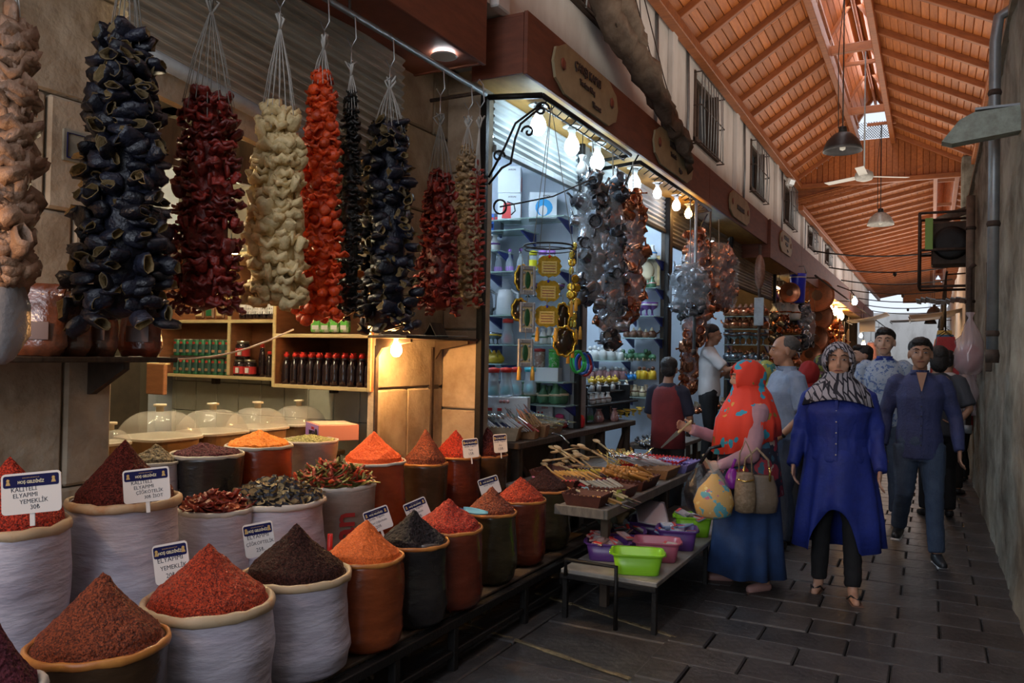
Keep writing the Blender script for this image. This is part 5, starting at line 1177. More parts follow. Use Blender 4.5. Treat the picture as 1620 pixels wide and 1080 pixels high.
for q in (.9, 3.5): MB().tube([(.175*math.cos(q), .175*math.sin(q), 0), (.21*math.cos(q), .21*math.sin(q), -.02), (.2*math.cos(q), .2*math.sin(q), -.05)], .004, 4).build('hook', M_black, rg_)
def tassel(par, x, z, l): MB().lathe([(.003, 0), (.011, -.012), (.008, -.02), (.013, -.035), (.016, -l)], 8, (x, 0, z)).build('tassel', M_tassel, par)
def ornament(px, py, w_, h, x, kind, label, rz=.55, tass=None, group='gold wall ornaments'):
    p = at(px, py, x=x); W = w_*depth(*p)/F; H_ = h*depth(*p)/F; t = thing('wall_ornament', label, 'ornament', p, rz, group)
    if kind == 'gold':
        b = MB(); n = 40; poly = []
        for k in range(n):
            q = 2*PI*k/n; s = max(abs(math.cos(q)), abs(math.sin(q))); f = (.86+.06*math.cos(q*12)+.05*math.cos(q*4))/s**.8; poly.append((W/2*f*math.cos(q), H_/2*f*math.sin(q)))
        b.prism(poly, 1, -.004, .008); b.build('frame', M_goldm, t); MB().bbox((0, -.008, -.01), (W*.58, .008, H_*.52), .002).build('plate', M_paper_y, t)
        for k in range(4): MB().bbox((0, -.013, -.01+H_*(.17-.11*k)), (W*.46, .002, H_*.035), .0008).build('script_line', M_plaquer if k else M_goldm, t)
        MB().ell((0, -.01, H_*.40), (.009, .006, .010), 8, 6).build('gem', M_gemr if 'red' in label else M_gem, t)
    elif kind == 'square':
        b = MB()
        for s in (-1, 1): b.bbox((s*W*.42, 0, 0), (W*.16, .02, H_), .004); b.bbox((0, 0, s*H_*.42), (W*.7, .02, H_*.15), .004)
        b.build('frame', M_silv, t); MB().bbox((0, .004, 0), (W*.7, .004, H_*.7), .001).build('backing', M_pine, t); MB().ell((0, 0, 0), (W*.20, .006, H_*.30), 14, 6).build('medallion', M_greenf, t)
        for sx in (-1, 1):
            for sz in (-1, 1): MB().lathe([(W*.07, 0), (W*.09, .004), (W*.05, .006)], 6, (sx*W*.25, -.002, sz*H_*.25), rot=(PI/2, 0, 0)).build('filigree', M_silv, t)
    elif kind == 'oval':
        n = 32; b = MB(); b.tube([(W/2*(1+.06*math.cos(9*q))*math.cos(q), 0, H_/2*(1+.06*math.cos(9*q))*math.sin(q)) for q in np.linspace(0, 2*PI, 61)], .010, 6); b.build('frame', M_goldm, t); MB().lathe([(W*.46, 0), (W*.46, .004), (.001, .005)], 24, rot=(PI/2, 0, 0), sy=H_/W).build('mirror', M_mirror, t)
    if tass:
        for s in tass: tassel(t, s*W, -H_*.45, .10)
    MB().tube([(0, 0, H_*.45), (0, 0, H_*.45+.08)], .003, 4).build('thread', M_strg, t)
    return t
ornament(869, 421, 42, 38, -2.35, 'gold', 'top gold plaque with a red gem hanging from the iron ring')
ornament(867, 460, 42, 38, -2.36, 'gold', 'middle gold plaque with a blue gem hanging from the iron ring')
ornament(865, 500, 42, 38, -2.36, 'gold', 'lowest gold plaque with a blue gem and tassels', tass=(-.35, .35))
ornament(835, 443, 26, 46, -2.42, 'square', 'top silver square frame with a green medallion', rz=.9, group='silver square frames'); ornament(834, 502, 26, 48, -2.42, 'square', 'middle silver square frame with a green medallion', rz=.9, group='silver square frames'); ornament(831, 558, 26, 44, -2.42, 'square', 'lowest silver square frame with two tassels', rz=.9, tass=(-.4, .5), group='silver square frames')
ornament(822, 490, 24, 34, -2.5, 'oval', 'dark oval mirror with a gold rim behind the silver frames'); ornament(826, 440, 22, 40, -2.52, 'oval', 'gold-rimmed mirror left of the top silver frame'); ornament(893, 540, 34, 46, -2.4, 'oval', 'large tilted gold-rimmed mirror at the lower right of the ring'); ornament(890, 500, 22, 40, -2.45, 'oval', 'gold-rimmed dark mirror behind the gold strand')
for i, (px, py, h, lb_) in enumerate(((905, 430, 90, 'upper strand of gold filigree discs right of the ring'), (912, 480, 80, 'middle strand of gold filigree discs beside the steel pots'), (900, 500, 100, 'long strand of gold filigree discs ending in tassels'))):
    p = at(px, py, x=-2.38-.03*i); s_ = depth(*p)/F; t = thing('filigree_strand', lb_, 'ornament', p, group='gold filigree strands'); H_ = h*s_; rg = random.Random(i)
    for k in range(7):
        b = MB(); b.lathe([(.028, 0), (.034, .004), (.02, .006), (.001, .004)], 9, rot=(PI/2, 0, 0)); b.build('filigree_disc', M_goldm, t, (rg.uniform(-.02, .02), rg.uniform(-.02, .02), H_*(.45-k/7)), (0, rg.uniform(-1, 1), rg.uniform(-1, 1)))
    tassel(t, 0, -H_*.5, .12); tassel(t, .035, -H_*.45, .10); MB().tube([(0, 0, -H_*.5), (0, 0, 2.36-p[2])], .003, 4).build('thread', M_strg, t)
for i, (px, c_, lb_) in enumerate(((913, (.02, .35, .08), 'green'), (921, (.02, .10, .45), 'blue'), (926, (.35, .02, .03), 'dark red'), (917, (.02, .5, .12), 'bright green'), (929, (.03, .16, .55), 'deep blue'))):
    p = at(px, 572+3*(i % 3), x=-2.52-.03*i); t = thing('rubber_hoop', '%s coiled hoop hanging below the gold tassels' % lb_, 'hoop', p); b = MB(); b.tube([(.052*math.cos(q), .01*math.sin(3*q), .085*math.sin(q)) for q in np.linspace(0, 2*PI, 25)], .012, 6); b.build('coil', mat(lb_.replace(' ', '_')+'_coil', c_, .35), t, rot=(0, 0, .5+.1*i)); MB().bbox((0, 0, .09), (.02, .03, .03), .003).build('clasp', M_black, t)

# ================================================================== SHOP 2 (KETTLE SHOP): glass shelves on its far side wall
M_navys = mat('navy_bracket', (.02, .035, .22), .4)
def gshelf(px0, px1, py, Y, label, dp_=.32):
    a = at(px0, py, y=Y-dp_); c = at(px1, py, y=Y-dp_); z = (a[2]+c[2])/2
    t = thing('glass_shelf', label, 'shelf', ((a[0]+c[0])/2, Y-dp_/2-.02, z), group='glass shelves'); w_ = abs(c[0]-a[0])
    MB().bbox((0, 0, -.006), (w_, dp_, .012), .002).build('glass_plate', M_glassg, t)
    for s in (-.42, .42): MB().prism([(-dp_/2+.03, -.012), (dp_/2, -.012), (dp_/2, -.12), (dp_/2-.05, -.10)], 0, s*w_-.01, s*w_+.01).build('bracket', M_navys, t)
    return z
def box_art(w_, d_, h, kind, label, p, rz=0, group='kettle cartons'):
    t = thing('carton', label, 'box', p, rz, group); MB().bbox((0, 0, h/2), (w_, d_, h), .003).build('carton', mat('white_carton', (.62, .66, .70), .5), t)
    y = -d_/2-.002; MR_ = mat('print_red', (.55, .03, .03), .4); MBl = mat('print_blue', (.05, .35, .70), .4)
    if kind in ('red', 'blue', 'blank'): text('AVION', h*.09, M_letter, t, (w_*.12, y-.001, h*.86), (PI/2, 0, 0), depth_=.0005, bold=True)
    if kind == 'red':
        MB().prism([(-w_*.32, h*.08), (w_*.08, h*.08), (w_*.06, h*.62), (-w_*.24, h*.66)], 1, y-.002, y+.001).build('kettle_picture', MR_, t); MB().tube([(w_*.08, y, h*.2), (w_*.26, y, h*.35), (w_*.2, y, h*.6), (-w_*.1, y, h*.68)], .006, 4).build('handle_picture', M_drk, t)
    if kind == 'blue': MB().prism([(w_*.35*math.cos(q)*(1.0 if math.cos(q) > 0 else .8), h*.42+h*.33*math.sin(q)) for q in np.linspace(0, 2*PI, 16)[:-1]], 1, y-.002, y+.001).build('iron_picture', MBl, t); MB().prism([(w_*.16*math.cos(q), h*.30+h*.2*math.sin(q)) for q in np.linspace(0, 2*PI, 12)[:-1]], 1, y-.003, y).build('highlight_picture', M_whitelab, t)
    if kind == 'jars':
        for k in range(4): x0 = -w_*.36+w_*.22*k; MB().bbox((x0, y, h*.42), (w_*.11, .003, h*.4), .001).build('bottle_picture', M_silv, t); MB().bbox((x0, y, h*.66), (w_*.10, .004, h*.08), .001).build('cap_picture', MR_ if k < 2 else M_silv, t)
        for k in range(3): MB().lathe([(h*.05, 0), (h*.05, .002), (.001, .002)], 10, (-w_*.12+h*.1*k, y, h*.88), rot=(PI/2, 0, 0)).build('seal_print', mat('pale_red_print', (.55, .28, .28), .5), t)
    if kind in ('blank', 'red'):
        MB().prism([(-d_*.2, h*.12), (d_*.15, h*.12), (d_*.12, h*.62), (-d_*.16, h*.66)], 0, w_/2-.001, w_/2+.002).build('kettle_picture', MR_, t)
    return t
Y2 = 6.58
def onshelf(px, Y, z, dy=.16): # point on a shelf of height z
    y = Y-dy
    a = (px-810)/F; g = R[:, 0]+a*R[:, 2]; x = -(g[1]*y+g[2]*(z-1.55))/g[0]; return (float(x), y, z)
z = gshelf(758, 894, 345, Y2, 'upper glass shelf of the kettle shop carrying white kettle cartons')
p = onshelf(806, Y2, z); ks = depth(*p)/F; bw = 36*ks
box_art(bw, .20, 43*ks, 'red', 'white carton with a red kettle picture, bottom left on the upper glass shelf', p, .45); box_art(bw, .20, 42*ks, 'blank', 'white kettle carton stacked on top, red kettle on its side', (p[0], p[1], z+43*ks+.002), .40)
p = onshelf(858, Y2, z); box_art(42*ks, .18, 40*ks, 'blue', 'white carton with a blue picture, right on the upper glass shelf', p, .5)
zc = gshelf(752, 830, 364, Y2, 'short glass shelf left below the kettle cartons')
for i, (px, c_) in enumerate(((768, (.30, .32, .36)), (779, (.03, .12, .45)), (789, (.05, .06, .08)))):
    t = thing('appliance_box', '%s upright box on the short glass shelf' % ('grey', 'blue', 'black')[i], 'box', onshelf(px, Y2, zc), .2); MB().bbox((0, 0, .09), (.07, .09, .18), .004).build('box', mat('appliance_%d' % i, c_, .35), t); MB().bbox((0, -.047, .13), (.05, .003, .03), .001).build('label_panel', M_redlab, t)
z = gshelf(758, 893, 428, Y2, 'second glass shelf of the kettle shop, with lilac-stoppered bottles')
M_clrg = mat('clear_glassware', (.70, .78, .85), .05, alpha=.35, spec=1.0); M_lilac = mat('lilac_ball', (.40, .18, .60), .4)
def gbottle(label, loc, ballm, group, band=M_lilac, s=1.0):
    t = thing('glass_bottle', label, 'bottle', loc, group=group)
    MB().lathe([(r*s, z_*s) for r, z_ in ((.034, 0), (.038, .01), (.038, .09), (.03, .12), (.012, .15), (.012, .19))], 14).build('glass', M_clrg, t); MB().lathe([(.0385*s, .02*s), (.0385*s, .06*s)], 12, caps=False).build('flower_band', band, t); MB().ell((0, 0, .21*s), (.017*s,)*3, 10, 8).build('ball_stopper', ballm, t); MB().lathe([(.013*s, .175*s), (.014*s, .195*s)], 10).build('collar', M_redlab if band is M_redlab else M_steel, t); return t
for px, w_ in ((788, 'left'), (806, 'middle'), (823, 'right')): gbottle('%s one of three clear bottles with lilac ball stoppers' % w_, onshelf(px, Y2, z), M_lilac, 'lilac-stoppered bottles')
M_yel = mat('yellow_plastic', (.62, .55, .02), .35)
for i, px in enumerate((843, 858, 872)):
    t = thing('storage_jar', ('yellow-lidded', 'yellow-green patterned', 'clear, lilac-lidded')[i]+' jar at the right end of the second glass shelf', 'jar', onshelf(px, Y2, z)); MB().lathe([(.03, 0), (.036, .01), (.036, .14), (.03, .16)], 12).build('glass', M_clrg, t); MB().lathe([(.0365, .02), (.0365, .11)], 12, caps=False).build('pattern_band', M_yel if i < 2 else M_lilac, t); MB().lathe([(.037, .155), (.037, .19), (.001, .2)], 12).build('lid', M_yel if i < 1 else M_lilac, t)
p = onshelf(768, Y2, z); box_art(.16, .15, .20, 'none', 'white carton with a black kettle at the left end of the second glass shelf', p, .2)
z = gshelf(758, 893, 498, Y2, 'third glass shelf of the kettle shop, with bagged kettles')
for i, (px, m, lb_) in enumerate(((766, M_drk, 'dark kettle in a clear bag'), (799, mat('white_kettle', (.66, .68, .70), .35), 'white kettle in a clear bag'))):
    t = thing('bagged_kettle', lb_+' on the third glass shelf', 'kettle', onshelf(px, Y2, z), group='bagged kettles'); MB().lathe([(.075, 0), (.085, .02), (.08, .16), (.065, .24), (.001, .25)], 18).build('kettle_body', m, t); MB().tube([(.08, 0, .05), (.13, 0, .08), (.13, 0, .2), (.06, 0, .24)], .014, 6).build('handle', m, t); MB().lathe([(.09, 0), (.105, .02), (.11, .22), (.05, .29), (.02, .31), (.06, .35)], 16, wob=lambda q, z_: .12*nz(math.cos(q)*3, math.sin(q)*3, z_*15), caps=False).build('clear_bag', M_wrap, t)
z5 = gshelf(757, 893, 602, Y2, 'fourth glass shelf of the kettle shop, with jars and cartons')
p = onshelf(867, Y2, z5); box_art(.22, .16, .12, 'none', 'low white carton on the fourth glass shelf', p, .2)
M_gj = mat('green_dotted_jar', (.05, .42, .06), .3, col2=(.5, .6, .45), scale=50, contrast=(.55, .6)); M_oj = mat('owl_jar', (.30, .18, .14), .3, col2=(.55, .5, .45), scale=40, contrast=(.5, .6))
for px, m, lb_ in ((853, M_oj, 'brown patterned jar'), (876, M_gj, 'bright green dotted jar')):
    pp_ = onshelf(px, Y2, z5); t = thing('storage_jar', lb_+' on the low white carton', 'jar', (pp_[0], pp_[1], z5+.122), group='jars on the low carton'); MB().lathe([(.045, 0), (.05, .01), (.05, .13), (.045, .14)], 14).build('jar_body', m, t); MB().lathe([(.05, .14), (.052, .165), (.001, .17)], 14).build('lid', M_redlab if m is M_oj else MATS['green_packet'], t)
# display counter --------------------------------------------------------
dc = thing('display_counter', 'dark wooden display counter in front of the kettle and figurine shops', 'counter', (-3.0, 6.5, 0))
MB().bbox((0, 0, .865), (.62, 2.6, .05), .006).build('top_board', M_dirtwood, dc)
for y in (-1.2, -.4, .5, 1.2): MB().bbox((.24, y, .42), (.07, .07, .84), .004).build('leg', M_dirtwood, dc); MB().bbox((-.24, y, .42), (.07, .07, .84), .004).build('leg', M_dirtwood, dc)
MB().bbox((-.1, 0, .42), (.02, 2.6, .8), .003).build('back_panel', M_counter, dc)
for y in (-.85, .05, .85):
    for s in (-1, 1): MB().bbox((.23, y, .45), (.03, 1.0, .05), .003, rot=(s*.75, 0, 0)).build('cross_brace', M_dirtwood, dc)
ZC = .892
def oncounter(px, x=-3.0, z=ZC): return (x, aty(px, x, z), z)
t = box_art(.36, .20, .30, 'jars', 'wide white carton with bottle pictures standing on the counter', oncounter(802, -3.12), .35, 'white glassware cartons'); box_art(.15, .14, .20, 'jars', 'small white carton with a red-capped bottle picture', oncounter(862, -3.12), .35, 'white glassware cartons')
def carafe(label, p, lidm, ins=None, group='lidded glass carafes', s=1.0):
    t = thing('carafe', label, 'carafe', p, group=group); MB().lathe([(r*s, z_*s) for r, z_ in ((.05, 0), (.062, .02), (.058, .09), (.042, .14), (.044, .20), (.05, .22))], 16).build('glass', M_clrg, t)
    MB().lathe([(r*s, z_*s) for r, z_ in ((.04, .02), (.045, .03), (.03, .09), (.001, .1))], 12).build('pattern', ins, t); MB().lathe([(r*s, z_*s) for r, z_ in ((.05, .20), (.052, .235), (.001, .245))], 14).build('lid', lidm, t); return t
M_turq = mat('turquoise_glass', (.05, .42, .50), .3); M_rl = MATS['red_bottle_cap']
zt_ = ZC+.302
for i, (px, lb_) in enumerate(((780, 'leftmost'), (800, 'second'), (815, 'third'), (838, 'rightmost'))):
    q = oncounter(px, -3.12, zt_); carafe('%s lidded glass carafe in the row on the white cartons' % lb_, q, M_rl if i < 3 else M_turq, M_turq, s=1.0)
carafe('glass carafe with red lid standing one row up, beside the white bagged kettle', onshelf(803, Y2, gshelf(758, 893, 545, Y2, 'narrow glass shelf between bagged kettles and carafes')), M_rl, M_redlab)
# clear vases, red bottles
for i, (px, bm, lb_) in enumerate(((893, M_lilac, 'purple'), (902, mat('white_ball', (.65, .65, .66), .4), 'white red-collared'), (911, mat('green_collar', (.08, .45, .08), .4), 'green-collared'), (919, M_turq, 'turquoise-collared'), (924, MATS['green_collar'], 'second green-collared'), (932, MATS['green_collar'], 'third green-collared'))):
    gbottle('clear bottle with %s ball stopper on the counter' % lb_, oncounter(px, -3.0+.02*(i % 2)), bm if i in (0, 3) else MATS['white_ball'], 'clear stoppered bottles on the counter', band=bm if i else M_lilac, s=1.1)
M_redg = mat('red_glass', (.50, .015, .02), .12, spec=.8)
t = thing('red_bottle', 'squat bright red glass bottle in front of the clear bottles', 'bottle', oncounter(916, -2.82)); MB().lathe([(.04, 0), (.052, .015), (.054, .08), (.04, .11), (.016, .12), (.014, .135), (.02, .14)], 18).build('glass', M_redg, t); MB().lathe([(.012, .13), (.016, .155), (.001, .16)], 10).build('stopper', M_redg, t)
t = thing('red_bottle', 'low red and pink flower bottle left of the clear bottles', 'bottle', oncounter(888, -2.95)); MB().lathe([(.05, 0), (.062, .02), (.05, .07), (.02, .085)], 16).build('glass', M_redg, t); MB().ell((-.02, 0, .10), (.045, .03, .025), 10, 6).build('pink_flower', mat('pink_petal', (.70, .06, .22), .5), t)
# cutlery baskets ----------------------------------------------------------
M_bask = mat('beige_basket', (.46, .36, .24), .6, var=.3, scale=30); M_baskb = mat('tan_basket', (.34, .17, .07), .6, var=.3, scale=30); M_baskd = mat('dark_red_basket', (.10, .028, .02), .6, var=.3, scale=30); M_steelb = mat('polished_steel', (.62, .64, .66), .15, metal=1.0); M_brass = mat('brass', (.62, .42, .12), .25, metal=.9)
def basket(label, loc, w_, d_, h, m, rz=0, group='small open baskets'):
    t = thing('basket', label, 'basket', loc, rz, group); b = MB(); 
    def rect(f, z): return [(-w_/2*f, -d_/2*f, z), (w_/2*f, -d_/2*f, z), (w_/2*f, d_/2*f, z), (-w_/2*f, d_/2*f, z)]
    b.loft([rect(.82, 0), rect(1, h), rect(.97, h), rect(.80, .006)], smooth=False); b.build('tub', m, t)
    n = int((w_+d_)*2/.03)
    tb_ = MB()
    for k in range(int(w_/.03)):
        for s in (-1, 1): tb_.bbox((-w_/2+.015+.03*k, s*d_/2, h+.003), (.018, .008, .012), .002)
    for k in range(int(d_/.03)):
        for s in (-1, 1): tb_.bbox((s*w_/2, -d_/2+.015+.03*k, h+.003), (.008, .018, .012), .002)
    o = tb_.build('scalloped_edge', m, t); o['kind'] = 'stuff'
    return t
def utensil(kind, hm, bm=None):
    bm = bm or M_steelb; t = thing('utensil', '', 'utensil', (0, 0, -5))
    b = MB(); L_ = .20
    if kind == 'knife': MB().bbox((0, .055, 0), (.017, .11, .013), .004).build('handle', hm, t); MB().prism([(-.008, .11), (.009, .11), (.009, .17), (-.002, .20), (-.008, .20)], 2, -.001, .001).build('blade', bm, t)
    if kind == 'spoon': b.tube([(0, 0, 0), (0, .1, .002), (0, .17, 0)], [.006, .0045, .004], 6); b.build('handle', hm, t); MB().ell((0, .20, 0), (.020, .032, .007), 10, 6).build('bowl', bm, t)
    if kind == 'fork': b.tube([(0, 0, 0), (0, .08, .003), (0, .15, 0)], [.005, .004, .004], 5); b.build('handle', hm, t); b2_ = MB(); b2_.bbox((0, .155, 0), (.02, .02, .002), .001); [b2_.bbox((dx, .18, .002), (.003, .035, .0015), .0005) for dx in (-.0085, -.003, .003, .0085)]; b2_.build('prongs', bm, t)
    if kind == 'spatula': b.tube([(0, 0, 0), (0, .22, .004)], [.008, .006], 6); b.build('handle', hm, t); MB().bbox((0, .27, .004), (.055, .11, .005), .002).build('blade', bm, t)
    if kind == 'peeler': b.bbox((0, .06, 0), (.022, .12, .012), .004); b.build('handle', hm, t); MB().tube([(-.014, .12, 0), (-.016, .17, 0), (.016, .17, 0), (.014, .12, 0)], .003, 5).build('blade_loop', bm, t)
    return t
UT = {}
def cluster(kind, hname, hcol, n, c0, d0, spread, lean, label, group, bm=None, rows=1, seed=0, jit=.12, sc=1.0):
    """n utensils fanned out in a row: c0 centre, d0 heading angle, spread (dx,dy) along the row"""
    hm = mat(hname, hcol, .4, rand=.2); key = (kind, hname); rg = random.Random(seed)
    if key not in UT: UT[key] = utensil(kind, hm, bm); new = True
    else: new = False
    src = UT[key]
    for i in range(n):
        f = (i+.5)/n-.5; rw = i % rows
        loc = (c0[0]+spread[0]*f+rg.uniform(-.004, .004), c0[1]+spread[1]*f+rg.uniform(-.004, .004), c0[2]+.012*rw+rg.uniform(0, .006)); rot = (lean+rg.uniform(-.06, .06), rg.uniform(-.2, .2), d0+rg.uniform(-jit, jit))
        if new: src.location = loc; src.rotation_euler = rot; src.scale = (sc,)*3; src['label'] = label; src['group'] = group; src['category'] = kind; src.name = {'spatula': 'spatula'}.get(kind, kind); new = False
        else: o = dup(src, loc, rot=rot, label=label, group=group, scale=sc)
ba = basket('big beige basket crammed with cutlery at the near end of the counter', (-2.92, 5.32, ZC), .34, .26, .10, M_bask, .3); basket('tan basket next to the beige cutlery basket', (-2.78, 5.52, ZC), .16, .14, .09, M_baskb, .2); basket('second tan basket on the counter front edge', (-2.78, 5.70, ZC), .16, .14, .09, M_baskb, .2)
basket('beige basket with long skewers in the middle of the counter', (-2.90, 6.02, ZC), .30, .30, .09, M_bask, .1)
for k in range(5): cluster(('fork', 'knife', 'spoon', 'fork', 'knife')[k], ('steel_handle', 'navy_handle', 'steel_handle', 'steel_handle', 'maroon_handle')[k], ((.55, .57, .6), (.03, .04, .12), (.55, .57, .6), (.55, .57, .6), (.3, .03, .03))[k], (26, 14, 22, 14, 8)[k], (-2.98+.045*k, 5.24+.05*k, ZC+.06), 1.75+.12*k, (.30, .10), .62, 'steel %s crammed in the beige basket' % ('fork', 'dark-handled knife', 'spoon', 'fork', 'maroon-handled knife')[k], 'cutlery in the beige basket, %s' % ('forks', 'dark knives', 'spoons', 'forks', 'maroon knives')[k], seed=k, jit=.3)
for k in range(4): cluster('knife', 'tan_handle', (.42, .22, .09), 5, (-2.80, 5.50+.18*(k % 2), ZC+.03+.02*k), 1.4, (.12, .04), .9, 'tan-handled knife standing in a tan basket', 'knives in the tan baskets', seed=30+k, jit=.4)
for i in range(14):
    rg = random.Random(i); t = thing('skewer', 'long flat metal skewer lying over the beige basket', 'skewer', (-3.15+.02*i*.5, 5.85+.02*i, ZC+.10+.004*i), group='long metal skewers', rot=(0, .12, -.12+rg.uniform(-.08, .08))); MB().bbox((.2, 0, 0), (.46, .010, .003), .001).build('blade', M_steelb if i % 4 else M_brass, t); MB().tube([(-.02, 0, 0), (-.05, 0, 0)], .006, 6).build('grip', M_brass, t)
t = thing('ladle', 'steel ladle drooping over the front edge of the counter', 'ladle', (-2.72, 5.92, ZC+.01), -.3); MB().ell((-.06, 0, 0), (.045, .03, .015), 12, 6).build('bowl', M_steelb, t); MB().tube([(-.02, 0, 0), (.05, .01, -.02), (.12, .02, -.07)], .007, 6).build('handle', M_steelb, t)
for i, (dx, dy) in enumerate(((0, 0), (.09, .05), (-.06, .12))):
    t = thing('bagged_trinket', ('first', 'second', 'third')[i]+' clear bag of pinkish trinkets at the far end of the counter', 'bag', (-2.9+dx, 7.3+dy*2+.1*i, ZC), .4+i); MB().loft([[(.05*f*math.cos(q), .035*f*math.sin(q), z_) for q in [2*PI*k/12 for k in range(12)]] for z_, f in ((0, .9), (.03, 1.1), (.08, .8), (.12, .4), (.13, .7))]).build('bag', mat('pink_trinkets', (.55, .30, .26), .15, col2=(.25, .10, .10), scale=30, spec=1.0), t); MB().bbox((0, -.03, .05), (.04, .003, .03), .001).build('label_panel', M_whitelab, t)

# ================================================================== TABLE OF KITCHEN TOOLS
tb2 = thing('market_table', 'grey wooden market table covered with knives and wooden tools', 'table', (-2.22, 5.7, 0))
M_greyw = mat('grey_weathered_wood', (.17, .15, .13), .7, col2=(.09, .08, .07), scale=8, stretch=(4, 1, 1), bump=.3)
for i in range(6): MB().bbox((-.42+.165*i, 0 if i > 3 else .27, .60), (.158, 2.45 if i > 3 else 1.91, .025), .004).build('plank', M_greyw, tb2)
MB().bbox((.50, 0, .595), (.03, 2.48, .06), .004).build('edge_board', M_greyw, tb2); MB().bbox((.33, -1.23, .595), (.33, .03, .06), .004).build('edge_board', M_greyw, tb2)
for x, y in ((.45, -1.1), (-.4, -.6), (.45, .1), (-.4, .1), (.45, 1.1), (-.4, 1.1)): MB().bbox((x, y, .29), (.05, .05, .57), .004).build('leg', M_dirtwood, tb2)
ZT = .615
def bk(label, x, y, w_, d_, m, rz=0, h=.07): return basket(label, (x, y, ZT), w_, d_, h, m, rz, 'baskets on the tool table')
bk('dark red basket at the near corner of the tool table', -1.90, 4.62, .26, .22, M_baskd); bk('dark red basket with a yellow tag, near edge of the tool table', -1.86, 4.97, .26, .26, M_baskd); bk('dark red basket behind the near corner basket', -2.26, 5.06, .24, .20, M_baskd); bk('dark red basket of turned wooden sticks', -1.88, 5.42, .28, .40, M_baskd); bk('dark basket in the middle of the tool table', -2.22, 5.42, .26, .30, M_baskd)
bk('brown basket of steel whisks', -1.9, 6.0, .30, .34, M_baskb); bk('red plastic tray with a scalloped edge', -2.1, 6.55, .55, .34, mat('red_tray', (.50, .015, .015), .4)); bk('lilac plastic basket with a scalloped edge at the far end', -1.86, 6.42, .30, .40, mat('lilac_tray', (.22, .19, .45), .4)); bk('dark basket at the back of the tool table', -2.52, 5.45, .22, .4, M_baskd)
t = thing('price_tag', 'yellow-green tag clipped on the near basket', 'tag', (-1.76, 4.84, ZT+.035), math.radians(60)); MB().bbox((0, 0, 0), (.075, .004, .08), .002).build('tag', mat('yellow_tag', (.42, .42, .08), .5), t); MB().bbox((0, -.003, .02), (.05, .002, .006), .0005).build('pen_line', M_ink, t)
W1 = (.50, .24, .06); W2 = (.40, .15, .04); CRM = (.58, .48, .28)
def cl(*a, **k): cluster(*a, **k)
cl('knife', 'orange_wood_handle', W1, 12, (-1.90, 4.64, ZT+.045), -2.45+1.2, (.22, .05), -.30, 'orange wooden-handled knife in the near corner basket', 'orange-handled knives', seed=1)
cl('knife', 'cream_handle', CRM, 12, (-1.93, 4.76, ZT+.06), -1.2, (.26, .10), -.35, 'cream-handled knife in the near corner basket', 'cream-handled knives', seed=2)
cl('knife', 'white_ring_handle', (.62, .58, .48), 10, (-1.90, 4.98, ZT+.05), 2.2, (.16, .18), .5, 'white-ended knife in the yellow-tagged basket', 'white-ended knives', seed=3)
cl('spatula', 'ochre_wood', (.50, .27, .05), 16, (-2.28, 5.20, ZT+.10), -1.35, (.26, .12), -.45, 'ochre wooden spatula fanned out on the tool table', 'ochre wooden spatulas', bm=mat('ochre_wood_blade', (.50, .28, .06), .5), seed=4)
cl('knife', 'navy_tool_handle', (.02, .025, .13), 10, (-2.08, 5.12, ZT+.06), -1.0, (.16, .14), -.3, 'navy-handled knife in the middle of the tool table', 'navy-handled knives', seed=5)
cl('knife', 'dark_red_tool_handle', (.22, .015, .015), 12, (-2.0, 5.24, ZT+.07), -1.0, (.16, .16), -.3, 'dark red-handled knife in the middle of the tool table', 'dark red-handled knives', seed=6)
cl('peeler', 'teal_handle', (.06, .30, .30), 5, (-2.40, 5.08, ZT+.05), -1.2, (.12, .05), -.3, 'teal-handled peeler at the near end of the tool table', 'teal peelers', seed=7)
cl('peeler', 'pink_handle', (.55, .12, .25), 5, (-2.50, 5.14, ZT+.05), -1.2, (.10, .05), -.3, 'pink-handled peeler at the near end of the tool table', 'pink peelers', seed=8)
cl('peeler', 'pale_blue_handle', (.25, .42, .55), 5, (-2.02, 4.92, ZT+.05), -1.3, (.10, .05), -.2, 'pale blue-handled peeler at the near corner', 'pale blue peelers', seed=9)
cl('knife', 'scarlet_handle', (.50, .02, .02), 8, (-2.22, 5.04, ZT+.06), -1.1, (.12, .10), -.3, 'scarlet-handled knife behind the near corner basket', 'scarlet-handled knives', seed=10)
cl('peeler', 'yellow_handle', (.60, .45, .05), 9, (-2.22, 5.36, ZT+.10), -1.2, (.22, .16), -.5, 'yellow-handled peeler in the dark middle basket', 'yellow peelers', seed=11)
for i in range(46):
    rg = random.Random(i+50); x = -1.90+rg.uniform(-.12, .12); y = 5.42+rg.uniform(-.17, .17)
    if i == 0:
        stk = thing('turned_stick', 'turned honey-coloured wooden stick in the dark red basket', 'stick', (x, y, ZT+.08), group='turned wooden sticks', rot=(.35, 0, 2.4)); MB().tube([(0, -.08, 0), (0, -.05, 0), (0, 0, 0), (0, .05, 0), (0, .08, 0)], [.008, .014, .009, .013, .007], 7).build('shaft', mat('honey_wood', (.48, .22, .05), .4, rand=.25), stk); MB().ell((0, .09, 0), (.012,)*3, 7, 5).build('knob', MATS['honey_wood'], stk)
    else: dup(stk, (x, y, ZT+.06+.05*rg.random()), rot=(.35+rg.uniform(-.2, .2), rg.uniform(-.2, .2), 2.4+rg.uniform(-.25, .25)))
